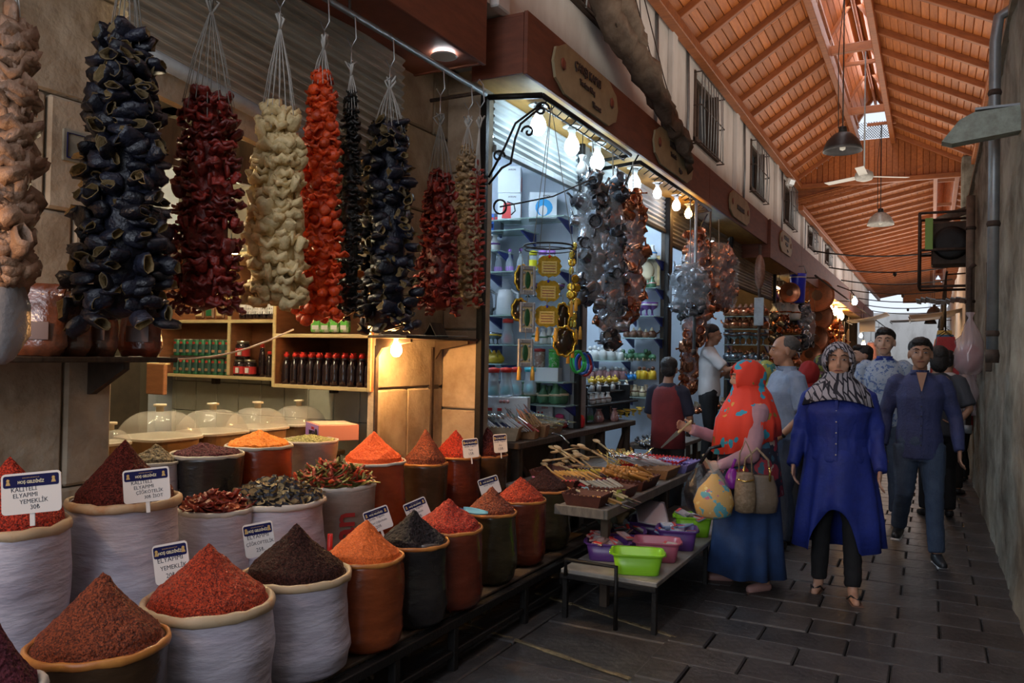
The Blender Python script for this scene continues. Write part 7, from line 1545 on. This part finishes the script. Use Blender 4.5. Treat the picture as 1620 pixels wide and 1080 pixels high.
    for s in (-1, 1): b.ell(hp(s*.074, .008, 1.600), sc_(.010, .020, .032), 8, 6, rot=rot); b.ell(hp(s*.036, -.060, 1.580), sc_(.022, .020, .020), 8, 6, rot=rot)
    limb(b, [hp(0, -.088, 1.628), hp(0, -.103, 1.592), hp(0, -.094, 1.583)], [.008, .0115, .012], 8); 
    body = put('body', bake(b, 'body', skin, vx, .35 if near else .5, 2), t)
    if face:
        for s in (-1, 1):
            MB().ell(hp(s*.030, -.0805, 1.618), sc_(.0135, .007, .0048), 10, 6, rot=rot).build('eye', EYEW, body); MB().ell(hp(s*.030, -.0865, 1.618), sc_(.0058, .003, .0046), 8, 6, rot=rot).build('iris', EYEB, body)
            MB().tube([hp(s*.012, -.089, 1.640), hp(s*.030, -.091, 1.646), hp(s*.050, -.077, 1.638)], [.004, .0045, .002], 6).build('eyebrow', hair[1] if hair else HAIR, body)
        MB().tube([hp(-.024, -.080, 1.552), hp(-.010, -.0915, 1.557), hp(0, -.092, 1.555), hp(.010, -.0915, 1.557), hp(.024, -.080, 1.552)], [.002, .005, .0055, .005, .002], 6).build('lips', LIP, body)
    if beard: 
        bb_ = MB(); bb_.ell(hp(0, -.040, 1.540), sc_(.056, .050, .040), 12, 8, rot=rot); bb_.build('beard', mat('stubble', (.10, .06, .045), .7), t)
    if hair:
        kind, hm = hair; hb = MB()
        if kind == 'short': hb.ell(hp(0, .026, 1.660), sc_(.080, .093, .072), 18, 12, rot=rot); hb.ell(hp(0, .055, 1.61), sc_(.070, .060, .070), 14, 10, rot=rot)
        if kind == 'quiff': hb.ell(hp(0, .026, 1.655), sc_(.079, .093, .072), 18, 12, rot=rot); hb.ell(hp(0, .055, 1.61), sc_(.070, .060, .070), 14, 10, rot=rot); hb.ell(hp(0, -.035, 1.695), sc_(.060, .052, .034), 14, 8, rot=rot)
        if kind == 'balding': hb.ell(hp(0, .034, 1.650), sc_(.079, .084, .068), 18, 12, rot=rot)
        if kind == 'long': hb.ell(hp(0, .028, 1.655), sc_(.084, .096, .078), 18, 12, rot=rot); hb.ell(hp(0, .06, 1.58), sc_(.08, .06, .10), 14, 10, rot=rot)
        me = bake(hb, 'hair', hm, .009, .6, 1, .004, (40, 40, 25)); put('hair', me, t)
    # footwear
    for s in (-1, 1):
        k, a, ta = legs[s]; a = Vector(a); fx, fy = math.sin(ta), -math.cos(ta); c = a+Vector((fx*.06, fy*.06, -.055))
        R3 = Euler((0, 0, ta*1.0)).to_matrix()
        if shoes in ('shoe', 'sneaker'):
            sb = MB(); limb(sb, [a+Vector((0, .0, -.035)), a+Vector((fx*.05, fy*.05, -.05)), a+Vector((fx*.15, fy*.15, -.064))], [.046, .042, .034], 12); sh_ = put('shoe', bake(sb, 'shoe', SHOE, .010, .6, 1), t)
            MB().bbox(tuple(a+Vector((fx*.065, fy*.065, -.088))), (.075, .25, .02), .008, rot=(0, 0, ta)).build('sole', SOLE if shoes == 'sneaker' else SHOE, sh_)
        elif shoes == 'sandal':
            MB().bbox(tuple(a+Vector((fx*.06, fy*.06, -.087))), (.088, .25, .018), .008, rot=(0, 0, ta)).build('sandal_sole', mat('brown_sandal', (.12, .06, .04), .6), t)
            o = MB(); 
            for sx in (-1, 1): o.tube([a+R3@Vector((sx*.042, -.03, -.075)), a+R3@Vector((sx*.03, -.09, -.035)), a+R3@Vector((0, -.14, -.05))], .006, 5)
            o.build('sandal_strap', SHOE, t)
        elif shoes == 'slip':
            sb = MB(); limb(sb, [a+Vector((0, .01, -.05)), a+Vector((fx*.05, fy*.05, -.05)), a+Vector((fx*.14, fy*.14, -.062))], [.040, .042, .036], 12); put('shoe', bake(sb, 'shoe', mat('dusty_pink_shoe', (.32, .17, .15), .6), .010, .6, 1), t)
            MB().bbox(tuple(a+Vector((fx*.055, fy*.055, -.088))), (.085, .25, .02), .008, rot=(0, 0, ta)).build('sole', mat('brown_sandal', (.12, .06, .04), .6), t)
    ctx = dict(t=t, SH=SH, HP=HP, legs=legs, arms=arms, fat=fat, lx=lx, ly=ly, hx=hx, hy=hy, hp=hp, rot=rot, vx=vx, HR=HR, HC=HC)
    if bottom: bottom(ctx)
    if top: top(ctx)
    return t, ctx
def trousers(m, loose=1.0):
    def f(c):
        b = MB(); ft = c['fat']; b.loft([ring_e((c['hx'], c['hy'], .78), .14*ft, .11*ft), ring_e((c['hx'], c['hy'], .93), .168*ft, .128*ft), ring_e((c['hx'], c['hy'], 1.0), .155*ft, .12*ft)])
        for s in (-1, 1):
            k, a, ta = c['legs'][s]; k = Vector(k); a = Vector(a); h = c['HP'][s]
            b.tube([h, h.lerp(k, .5), k+Vector((0, -.003, 0)), k.lerp(a, .4)+Vector((0, .012, 0)), a+Vector((0, .005, .0))], [.10*ft*loose, .085*ft*loose, .066*loose, .062*loose, .056*loose], 14); b.ell(k, (.066*loose,)*3, 12, 8)
        put('trousers', bake(b, 'trousers', m, .010 if c['vx'] < .01 else .015, .35, 3, .006, (7, 7, 14)), c['t'])
    return f
def shirt(m, sleeve=1.0, hem=.86, puff=1.0, collar=None, buttons=None, open_=False, name='shirt', flare=1.0, fold=.006):
    def f(c):
        b = MB(); ft = c['fat']*puff; lx, ly, hx, hy = c['lx'], c['ly'], c['hx'], c['hy']
        b.loft([ring_e((hx, hy, hem), .165*ft*flare, .128*ft*flare), ring_e((hx, hy, .95), .168*ft, .13*ft), ring_e((hx*.5+lx*.5, hy*.5+ly*.4, 1.10), .152*ft, .122*ft), ring_e((lx*.8, ly*.8-.008, 1.28), .172*ft, .134*ft), ring_e((lx, ly, 1.39), .168*(.4+.6*ft), .108), ring_e((lx, ly+.008, 1.43), .118, .088), ring_e((lx, ly+.01, 1.475), .066, .066)])
        for s in (-1, 1):
            e, wr, fd = [Vector(v) for v in c['arms'][s]]; sh = c['SH'][s]; k = .5+.5*ft
            b.ell(sh+Vector((-s*.01, 0, -.008)), (.066*k, .066*k, .062), 12, 8)
            if sleeve >= .99: b.tube([sh, sh.lerp(e, .5), e, e.lerp(wr, .5), wr+(wr-e)*.06], [.066*k, .062*k, .054*k, .048, .040], 12); b.ell(e, (.054*k,)*3, 10, 8)
            else: b.tube([sh, sh.lerp(e, .5), sh.lerp(e, sleeve*2)], [.068*k, .066*k, .066*k], 12)
        so = put(name, bake(b, name, m, .010 if c['vx'] < .01 else .015, .4, 3, fold, (8, 8, 6), seed=ord(m.name[0])), c['t'])
        if collar:
            cb = MB()
            for s in (-1, 1): cb.bbox((lx+s*.042, ly-.062, 1.462), (.062, .012, .040), .004, rot=(.5, s*.5, s*.5))
            cb.lathe([(.072, 1.452), (.066, 1.492), (.061, 1.492), (.066, 1.452)], 16, (lx, ly+.012, 0)); cb.build('collar', collar, so)
        if buttons:
            for z in np.arange(1.36, hem+.05, -.075):
                yy = -.134*ft-.012 if z < 1.33 else -.118
                MB().ell((lx*.9, ly*.9+yy+.004, z), (.006, .004, .006), 8, 5).build('button', buttons, so)
            MB().bbox((lx*.9, ly*.9-.134*ft-.002, 1.15), (.022, .006, .42), .002).build('placket', m, so)
        if open_: 
            MB().prism([(-.036, 1.475), (.036, 1.475), (.003, 1.33), (-.003, 1.33)], 1, -.142*ft, -.10).build('open_neck', SKIND, so)
    return f
def drape(c, m, name, rings, n=40, thick=.004, foldn=9, amp=.012, cut=None):
    """open cloth loft: rings (cx, cy, z, rx, ry[, front z drop]) ; cut(q, i) may lower or lift a row"""
    vs = []; k = len(rings)
    for i, r in enumerate(rings):
        cx, cy, z, rx, ry = r[:5]; dz = r[5] if len(r) > 5 else None
        for j in range(n):
            q = 2*PI*j/n; f = 1+amp/rx*i/k*math.sin(foldn*q+1.3*math.sin(3*q)+i*.25); z_ = z+(dz(q) if dz else 0)
            vs.append((cx+rx*f*math.cos(q), cy+ry*f*math.sin(q), z_))
    b = MB(); b.add(vs, [(i*n+j, (i+1)*n+j, (i+1)*n+(j+1) % n, i*n+(j+1) % n) for i in range(k-1) for j in range(n)], True)
    o = b.build(name, m, c['t']); md = o.modifiers.new('thickness', 'SOLIDIFY'); md.thickness = thick; return o
def headscarf(c, m, sz=1.0, face=True, drop=None, knot=True):
    hp, rot = c['hp'], c['rot']; R3 = c['HR']; n, rg_ = 36, 24; C0 = Vector((0, .012, 1.605)); r = Vector((.094, .116, .118))*sz; vs = []; 
    for i in range(rg_+1):
        a = PI*i/rg_
        for j in range(n):
            q = 2*PI*j/n; p = Vector((math.sin(a)*math.cos(q)*r.x, math.sin(a)*math.sin(q)*r.y, math.cos(a)*r.z)); f = 1+.03*math.sin(7*q+4*a)+.02*nz(p.x*30, p.y*30, p.z*30); p = p*f+C0
            vs.append(p)
    fs = []
    for i in range(rg_):
        for j in range(n):
            ids = (i*n+j, (i+1)*n+j, (i+1)*n+(j+1) % n, i*n+(j+1) % n); pc = sum((vs[k] for k in ids), Vector())/4
            if face and pc.y < 0 and (pc.x/.068)**2+((pc.z-1.592)/.090)**2 < 1: continue
            if pc.z < 1.50: continue
            fs.append(ids)
    b = MB(); b.add([hp(*v) for v in vs], fs, True); o = b.build('headscarf', m, c['t']); md = o.modifiers.new('thickness', 'SOLIDIFY'); md.thickness = .006
    lx, ly = c['lx'], c['ly']
    drape(c, m, 'scarf_drape', drop or [(lx, ly-.008, 1.545, .082, .098), (lx, ly-.005, 1.50, .094, .10), (lx, ly, 1.455, .155, .115), (lx, ly, 1.41, .215, .14), (lx, ly-.01, 1.36, .225, .152, lambda q: -.05*math.sin(q*1)*0-.03*math.cos(2*q))], n=48, foldn=13, amp=.02)
def hold(c, s): e, w_, f = [Vector(v) for v in c['arms'][s]]; return w_+f.normalized()*.07
REL = lambda s, dy=0, out=0: ((s*(.235+out), .02+dy*.4, 1.13), (s*(.25+out), -.05+dy, .90), (0, -.15, -1))

# -- woman in the blue tunic
BLUE = mat('royal_blue_cloth', (.010, .028, .25), .7, col2=(.008, .020, .17), scale=6, bump=.25, bscale=40)
def check(name, a, b_, sc=9, rot=.7):
    if name in MATS: return MATS[name]
    m = mat(name, a, .8); nt = m.node_tree; bs = nt.nodes['Principled BSDF']; tc = _n(nt, 'ShaderNodeTexCoord'); mp = _n(nt, 'ShaderNodeMapping'); mp.inputs['Rotation'].default_value = (.6, .5, rot)
    br_ = _n(nt, 'ShaderNodeTexBrick'); br_.inputs['Scale'].default_value = sc; br_.inputs['Color1'].default_value = (*a, 1); br_.inputs['Color2'].default_value = (*[k*.85 for k in a], 1); br_.inputs['Mortar'].default_value = (*b_, 1); br_.inputs['Mortar Size'].default_value = .035; br_.inputs['Brick Width'].default_value = .38; br_.inputs['Row Height'].default_value = .22
    nz_n = _n(nt, 'ShaderNodeTexNoise'); nz_n.inputs['Scale'].default_value = 5; mx = _n(nt, 'ShaderNodeMixRGB'); mx.inputs[0].default_value = .05
    nt.links.new(tc.outputs['Object'], mx.inputs[1]); nt.links.new(tc.outputs['Object'], nz_n.inputs['Vector']); nt.links.new(nz_n.outputs['Color'], mx.inputs[2]); nt.links.new(mx.outputs[0], mp.inputs[0]); nt.links.new(mp.outputs[0], br_.inputs['Vector']); nt.links.new(br_.outputs['Color'], bs.inputs['Base Color']); return m
def floral(name, base, cols, sc=9, thr=.5):
    """base cloth with blotches of several colours"""
    if name in MATS: return MATS[name]
    m = mat(name, base, .75); nt = m.node_tree; bs = nt.nodes['Principled BSDF']; tc = _n(nt, 'ShaderNodeTexCoord'); prev = None
    for i, c_ in enumerate(cols):
        t = _n(nt, 'ShaderNodeTexNoise'); t.inputs['Scale'].default_value = sc*(1+.13*i); t.inputs['Detail'].default_value = 2; mp = _n(nt, 'ShaderNodeMapping'); mp.inputs['Location'].default_value = (i*7.3, i*3.1, i*5.7)
        nt.links.new(tc.outputs['Object'], mp.inputs[0]); nt.links.new(mp.outputs[0], t.inputs['Vector']); rp = _n(nt, 'ShaderNodeValToRGB'); rp.color_ramp.interpolation = 'CONSTANT'; rp.color_ramp.elements[1].position = thr+.05*i+.08; rp.color_ramp.elements[1].color = (1, 1, 1, 1); rp.color_ramp.elements[0].color = (0, 0, 0, 1)
        nt.links.new(t.outputs[0], rp.inputs[0]); mx = _n(nt, 'ShaderNodeMixRGB'); nt.links.new(rp.outputs[0], mx.inputs[0])
        if prev: nt.links.new(prev, mx.inputs[1])
        else: mx.inputs[1].default_value = (*base, 1)
        mx.inputs[2].default_value = (*c_, 1); prev = mx.outputs[0]
    nt.links.new(prev, bs.inputs['Base Color']); return m
W = at(1322, 938, z=0)
t, c = person('woman in a long royal blue tunic and black and white checked headscarf, walking forward', (W[0], W[1]+.02), .03, 1.63,
    {-1: ((-.245, .02, 1.12), (-.285, -.10, .90), (.05, -.2, -1)), 1: ((.245, .02, 1.12), (.275, -.12, .90), (-.05, -.25, -1))}, {-1: ((-.10, -.03, .50), (-.115, .0, .09), -.12), 1: ((.10, -.06, .50), (.115, -.14, .09), .25)},
    skin=SKIN, hair=None, head=(0, 0, .06), fat=1.24, HS=1.20, female=True, shoes='sandal', top=shirt(BLUE, 1.0, .93, 1.06, buttons=EYEW, name='tunic_top', fold=.010), bottom=trousers(BLACKC, .95))
arch = lambda q: (.33*max(0, 1-((q-1.5*PI+.0)/.62)**2) if abs(q-1.5*PI) < .62 else 0)+.03*math.cos(2*q)
drape(c, BLUE, 'tunic_skirt', [(0, 0, 1.08, .190, .150), (0, 0, .98, .222, .175), (0, 0, .86, .235, .185, lambda q: arch(q)*.0), (0, 0, .70, .262, .20, lambda q: arch(q)*.12), (0, 0, .52, .285, .21, lambda q: arch(q)*.5), (0, -.01, .32, .30, .215, arch)], n=84, foldn=9, amp=.034)
headscarf(c, check('checked_scarf', (.36, .34, .38), (.010, .010, .02), 9), drop=[(0, -.008, 1.555, .086, .10), (0, -.005, 1.51, .105, .108), (0, 0, 1.46, .165, .125), (0, 0, 1.40, .215, .150), (0, -.01, 1.335, .238, .178, lambda q: -.03*math.cos(2*q))])
for s in (1,): MB().tube([hold(c, s)+Vector((0, 0, .02)), hold(c, s)+Vector((0, -.01, -.05))], .012, 6).build('keys', M_steelb, t)
MB().lathe([(.0105, -.002), (.0115, 0), (.0105, .002)], 10, tuple(hold(c, -1)+Vector((-.01, -.02, .0))), rot=(.2, 1.2, 0)).build('gold_ring', M_brass, t)

# -- young man in the dark blue shirt
MP = (-.085, 7.0); SHIRTB = mat('slate_blue_shirt', (.040, .052, .15), .75, col2=(.03, .038, .10), scale=8, bump=.35, bscale=60)
person('young man in an open-necked slate blue shirt and jeans, striding behind the woman in blue', MP, .10, 1.71, {-1: ((-.24, .08, 1.13), (-.26, .0, .90), (0, -.2, -1)), 1: ((.25, .04, 1.13), (.27, -.08, .89), (0, -.25, -1))},
    {-1: ((-.10, .02, .52), (-.12, .30, .20), -.2), 1: ((.10, -.08, .50), (.12, -.10, .09), .18)}, skin=SKIND, hair=('quiff', HAIR), head=(0, 0, -.05), top=shirt(SHIRTB, 1.0, .80, 1.0, collar=SHIRTB, buttons=SHOE, open_=True), bottom=trousers(DENIM, 1.0), shoes='sneaker')
# -- youth in the leaf-print polo
LEAF = floral('leaf_print_polo', (.33, .40, .50), [(.08, .14, .32), (.18, .26, .42)], 34, .50); NAVY2 = mat('royal_collar', (.02, .04, .25), .7)
p = at(1398, 700, d=7.7); person('tall youth in a pale blue leaf-print polo shirt with a dark blue collar', (p[0], p[1]), .05, 1.84, {-1: REL(-1), 1: REL(1)}, None, skin=SKINL, hair=('quiff', HAIR), head=(0, 0, -.12), top=shirt(LEAF, .42, .86, 1.0, collar=NAVY2), bottom=trousers(DENIM, 1.05), shoes='sneaker')
# -- grey-haired man in profile
PALEB = mat('pale_blue_shirt', (.24, .32, .45), .7, col2=(.19, .26, .38), scale=8, bump=.3, bscale=40)
t, c = person('grey-haired man in a pale blue short-sleeved shirt, in profile facing the stalls', (-1.06, 6.80), math.radians(-62), 1.72, {-1: ((-.24, -.06, 1.14), (-.20, -.26, 1.05), (.3, -1, -.3)), 1: ((.27, .06, 1.12), (.22, -.12, .93), (-.5, -.9, -.3))},
    {-1: ((-.10, .0, .50), (-.11, .10, .09), -.15), 1: ((.10, -.05, .50), (.12, -.06, .09), .2)}, skin=SKIND, hair=('balding', HAIRG), head=(.06, 0, -.1), fat=1.12, top=shirt(PALEB, .44, .84, 1.05, collar=PALEB), bottom=trousers(DENIM, 1.1))
e, w_, fd = [Vector(v) for v in c['arms'][1]]; MB().tube([w_+(e-w_)*.06, w_+(e-w_)*.14], .031, 12).build('watch_strap', SHOE, t)
# -- woman with the red floral headscarf and bags
PINKS = mat('dusty_pink_sleeve', (.42, .24, .29), .75, var=.15, scale=8, bump=.2); REDS = floral('red_floral_scarf', (.70, .045, .02), [(.03, .30, .45), (.25, .16, .03), (.55, .30, .05)], 7, .52); PATCH = floral('patchwork_vest', (.02, .022, .04), [(.30, .03, .05), (.03, .10, .16), (.45, .36, .30)], 9, .47); SKIRT = mat('denim_blue_skirt', (.018, .055, .17), .85, col2=(.012, .035, .11), scale=7, bump=.2)
RW = (-1.10, 5.52)
t, c = person('woman with red floral headscarf, pink sleeves and blue skirt, carrying bags', RW, math.radians(-58), 1.50, {-1: ((-.22, -.14, 1.12), (-.14, -.40, 1.20), (0, -1, .35)), 1: ((.26, -.08, 1.06), (.16, -.27, .96), (-.5, -.8, 0))},
    {-1: ((-.09, -.02, .50), (-.12, -.10, .09), -.3), 1: ((.09, .0, .50), (.13, .10, .09), .3)}, skin=SKIN, hair=None, head=(.12, 0, -.12), fat=1.42, HS=1.16, female=True, shoes='slip', top=shirt(PINKS, 1.0, .90, 1.06, name='blouse'))
drape(c, SKIRT, 'skirt', [(0, 0, 1.0, .20, .17), (0, 0, .85, .255, .22), (0, 0, .6, .275, .24), (0, 0, .35, .285, .26), (0, 0, .12, .30, .29)], n=60, foldn=8, amp=.035)
drape(c, PATCH, 'patchwork_vest', [(0, 0, 1.38, .17, .135), (0, -.01, 1.25, .262, .212), (0, 0, 1.08, .262, .214), (0, 0, .90, .285, .242), (0, 0, .74, .305, .262)], n=48, foldn=5, amp=.01)
headscarf(c, REDS, 1.08, face=True, drop=[(0, -.005, 1.575, .106, .122), (0, .01, 1.50, .150, .155), (0, .0, 1.42, .215, .185), (0, -.01, 1.30, .272, .232), (0, -.02, 1.13, .282, .25, lambda q: -.10*max(0, -math.sin(q))+.08*max(0, math.sin(q)))])
# what she holds
Mx = t.matrix_world.copy() if False else Matrix.Translation((RW[0], RW[1], 0))@Matrix.Rotation(math.radians(-58), 4, 'Z')@Matrix.Scale(1.50/1.72, 4)
def wpos(c, s, off=(0, 0, 0)): return Mx@(hold(c, s)+Vector(off))
q = wpos(c, 1); HB = (q.x, q.y, q.z)
kn = thing('kitchen_knife', 'knife with a light wooden handle held up by the woman in the red headscarf', 'knife', wpos(c, -1), rot=(0, -.75, math.radians(25))); MB().bbox((.0, 0, 0), (.13, .03, .02), .008).build('handle', M_pine, kn); MB().prism([(-.06, -.012), (-.22, -.004), (-.22, .004), (-.06, .018)], 1, -.002, .002).build('blade', M_steelb, kn)
sp_ = thing('wooden_spoon', 'pale wooden spoon held pointing down by the woman in the red headscarf', 'wooden spoon', wpos(c, 1, (0, -.02, 0)), rot=(0, -.55, math.radians(20))); MB().tube([(0, 0, .08), (0, 0, -.10)], [.009, .008], 8).build('handle', MATS['cream_ceramic'], sp_); MB().ell((0, 0, -.13), (.028, .010, .042), 12, 8).build('bowl', MATS['cream_ceramic'], sp_)
def bag(label, px, py0, py1, w_, d_, x, y, m, cat='bag', name='handbag', rz=.2, prof=((0, .55), (.05, .95), (.35, 1.05), (.7, .95), (.95, .80), (1, .78))):
    z0, z1 = atz(py1, x, y), atz(py0, x, y); xx = onray(px, y); t = thing(name, label, cat, (xx, y, z0), rz); H_ = z1-z0
    MB().loft([[(w_/2*f*math.cos(q)*(1+.06*nz(q*2, h*5, w_*9)), d_/2*f*math.sin(q)*(1+.1*nz(q*3, h*7, d_*9)), H_*h) for q in [2*PI*k/24 for k in range(24)]] for h, f in prof]).build('bag_body', m, t); return t, H_
def onray(px, y):
    a = (px-810)/F; g = R[:, 0]+a*R[:, 2]; return float(-(g[1]*y+g[2]*(.8-1.55))/g[0])
BEI = mat('beige_quilted_leather', (.26, .19, .12), .5, col2=(.20, .14, .085), scale=60, kind='voronoi', bump=.4, bscale=60); TAUP = mat('taupe_leather', (.16, .12, .085), .5, bump=.3, bscale=40)
t1, H1 = bag('taupe leather handbag with chain handles, right one on her arm', 1197, 752, 812, .26, .12, -.95, 5.22, TAUP); 
for yy in (-.03, .03): MB().tube([(-.08, yy, H1), (-.07, yy, H1+.10), (0, yy, H1+.17), (.07, yy, H1+.10), (.08, yy, H1)], .007, 6).build('handle', BEI, t1)
for s in (-1, 1): MB().tube([(s*.08, -.03, H1-.03), (s*.08, -.045, H1+.03), (s*.075, -.03, H1+.06)], .008, 6).build('gold_chain', M_brass, t1)
t1, H1 = bag('beige quilted handbag held on her forearm, left of the taupe one', 1179, 748, 812, .13, .09, -1.0, 5.12, BEI)
MB().tube([(-.04, 0, H1), (-.035, 0, H1+.12), (0, 0, H1+.20), (.035, 0, H1+.12), (.04, 0, H1)], .006, 6).build('handle', BEI, t1); MB().tube([(-.05, -.045, H1*.85), (0, -.05, H1*.8), (.05, -.045, H1*.85)], .005, 5).build('zip', M_brass, t1)
CB_ = floral('colourful_contents', (.65, .36, .03), [(.03, .35, .42), (.75, .55, .12), (.5, .1, .2)], 12, .5)
t1, H1 = bag('clear plastic bag bulging with yellow and turquoise goods, carried by the woman', 1130, 752, 822, .24, .20, -1.1, 5.08, CB_, name='carrier_bag', prof=((0, .5), (.08, .9), (.35, 1.05), (.65, .85), (.85, .4), (1, .15)))
MB().lathe([(.06, -.0), (.115, .03), (.128, H1*.45), (.09, H1*.8), (.03, H1*1.1), (.05, H1*1.25)], 18, wob=lambda q, z: .12*nz(math.cos(q)*3, math.sin(q)*3, z*14), caps=False).build('clear_bag', M_wrap, t1)
t1, H1 = bag('black plastic carrier bag behind the colourful clear bag', 1108, 735, 815, .20, .16, -1.2, 5.14, mat('black_film', (.015, .015, .018), .25, bump=.6, bscale=20), name='carrier_bag', prof=((0, .4), (.1, .8), (.4, 1.05), (.7, .8), (.9, .35), (1, .2))); MB().tube([(0, 0, H1), (.06, .0, H1+.10), (.13, 0, H1+.12)], .012, 6).build('handle', MATS['black_film'], t1)
t1, H1 = bag('purple plastic bag between the clear bag and the handbags', 1158, 742, 775, .09, .10, -1.05, 5.16, mat('purple_film', (.22, .02, .28), .25, bump=.5, bscale=20), name='carrier_bag', prof=((0, .5), (.15, .9), (.5, 1.0), (.8, .7), (1, .4))); MB().tube([(0, 0, H1), (.02, .0, H1+.06)], .01, 6).build('handle', MATS['purple_film'], t1)
# -- boy in maroon seen from behind
MAR = mat('maroon_vest', (.16, .018, .022), .8, col2=(.11, .012, .016), scale=6, bump=.2); NV = mat('navy_tee', (.012, .015, .035), .8)
def vest(c):
    shirt(NV, .45, .95, .98)(c); drape(c, MAR, 'vest', [(c['lx'], c['ly'], 1.455, .10, .085), (c['lx'], c['ly'], 1.40, .168, .115), (c['lx'], c['ly'], 1.28, .182, .142), (0, 0, 1.05, .178, .14), (0, 0, .80, .188, .148)], n=36, foldn=6, amp=.006)
p = at(1056, 700, d=7.35); person('boy in a maroon vest with navy sleeves, seen from behind at the stall', (p[0], p[1]), math.radians(172), 1.52, {-1: ((-.23, -.04, 1.12), (-.17, -.22, 1.0), (0, -1, -.1)), 1: ((.23, -.04, 1.12), (.17, -.22, 1.0), (0, -1, -.1))}, None, skin=SKIND, hair=('short', HAIR), head=(0, 0, .3), face=False, top=vest, bottom=trousers(BLACKC), near=False)
# -- man in white
WT = mat('white_tee', (.62, .60, .60), .8, bump=.25, bscale=20); p = at(1122, 600, d=9.5)
sb = thing('step_stool', 'dark wooden step the man in white stands on', 'step', (p[0], p[1], 0)); MB().bbox((0, 0, .20), (.6, .6, .04), .006).build('tread', M_dirtwood, sb); 
for x, y in ((-.25, -.25), (.25, -.25), (-.25, .25), (.25, .25)): MB().bbox((x, y, .09), (.05, .05, .18), .004).build('leg', M_dirtwood, sb)
person('man in a white t-shirt standing on a step and reaching out towards the hanging copperware', (p[0], p[1]), math.radians(98), 1.70, {-1: ((-.20, -.22, 1.20), (-.16, -.47, 1.27), (0, -1, .2)), 1: ((.22, -.1, 1.12), (.15, -.26, 1.2), (0, -1, .2))}, None, skin=SKIND, hair=('short', HAIR), head=(.15, 0, 0), top=shirt(WT, .42, .88, 1.02), bottom=trousers(BLACKC), near=False, z0=.22)
# -- people behind
p = at(1210, 640, d=8.3); t, c = person('woman in a green and yellow patterned headscarf, behind the woman in red', (p[0], p[1]), math.radians(-70), 1.50, {-1: REL(-1), 1: REL(1)}, None, hair=None, female=True, fat=1.2, near=False, fingers=False, top=shirt(mat('dark_green_coat', (.02, .035, .025), .8), 1.0, .8, 1.05), bottom=trousers(BLACKC)); headscarf(c, floral('green_yellow_scarf', (.30, .34, .08), [(.05, .22, .22), (.6, .55, .35)], 9, .5), 1.08)
p = at(1279, 640, d=7.9); t, c = person('person in a plain deep red headscarf, seen from behind next to the woman in blue', (p[0], p[1]), math.radians(185), 1.50, {-1: REL(-1), 1: REL(1)}, None, hair=None, female=True, fat=1.1, near=False, fingers=False, face=False, top=shirt(mat('dark_coat', (.03, .02, .02), .8), 1.0, .8, 1.05), bottom=trousers(BLACKC)); headscarf(c, mat('deep_red_scarf', (.30, .012, .012), .8, bump=.3), 1.12, face=False)
p = at(1300, 640, d=9.8); t, c = person('person in a dark flowered headscarf with green tones, farther behind the woman in blue', (p[0], p[1]), math.radians(200), 1.58, {-1: REL(-1), 1: REL(1)}, None, hair=None, female=True, near=False, fingers=False, face=False, top=shirt(mat('dark_coat', (.03, .02, .02), .8), 1.0, .8, 1.0), bottom=trousers(BLACKC)); headscarf(c, floral('dark_flower_scarf', (.03, .03, .035), [(.22, .25, .05), (.25, .12, .14)], 10, .48), 1.1, face=False)
p = at(1364, 640, d=9.0); person('bearded young man in profile, looking left between the youth and the woman in blue', (p[0], p[1]), math.radians(-62), 1.70, {-1: REL(-1), 1: REL(1)}, None, skin=SKIN, hair=('quiff', HAIR), beard=True, near=False, fingers=False, top=shirt(mat('dull_purple_tee', (.10, .05, .08), .8), .42, .86, 1.0), bottom=trousers(BLACKC))
GT = mat('grey_tee', (.055, .062, .078), .8, bump=.25, bscale=20)
p = at(1483, 700, d=7.9); person('man in a dark grey t-shirt seen from behind near the right wall', (p[0], p[1]), math.radians(190), 1.68, {-1: ((-.27, .10, 1.12), (-.16, .13, .98), (1, .1, 0)), 1: REL(1)}, None, skin=SKIND, hair=('long', HAIR), face=False, fat=1.15, near=False, top=shirt(GT, .45, .84, 1.04), bottom=trousers(BLACKC, 1.05))
p = at(1500, 700, d=9.3); person('stout man in a white t-shirt seen from behind, leaning beside the right wall', (p[0], p[1]), math.radians(165), 1.66, {-1: ((-.27, -.02, 1.13), (-.22, -.18, 1.0), (0, -1, 0)), 1: REL(1)}, None, skin=SKIND, hair=('short', HAIR), face=False, fat=1.25, near=False, fingers=False, lean=(0.02, -.04), top=shirt(WT, .45, .84, 1.06), bottom=trousers(BLACKC, 1.05))
p = at(1524, 700, d=10.3); person('child in a red vest with navy sleeves standing close to the right wall', (p[0], p[1]), math.radians(-100), 1.35, {-1: REL(-1), 1: REL(1)}, None, skin=SKIND, hair=('short', HAIR), near=False, fingers=False, top=shirt(mat('bright_red_vest', (.42, .02, .02), .8), .40, .84, 1.04), bottom=trousers(BLACKC))
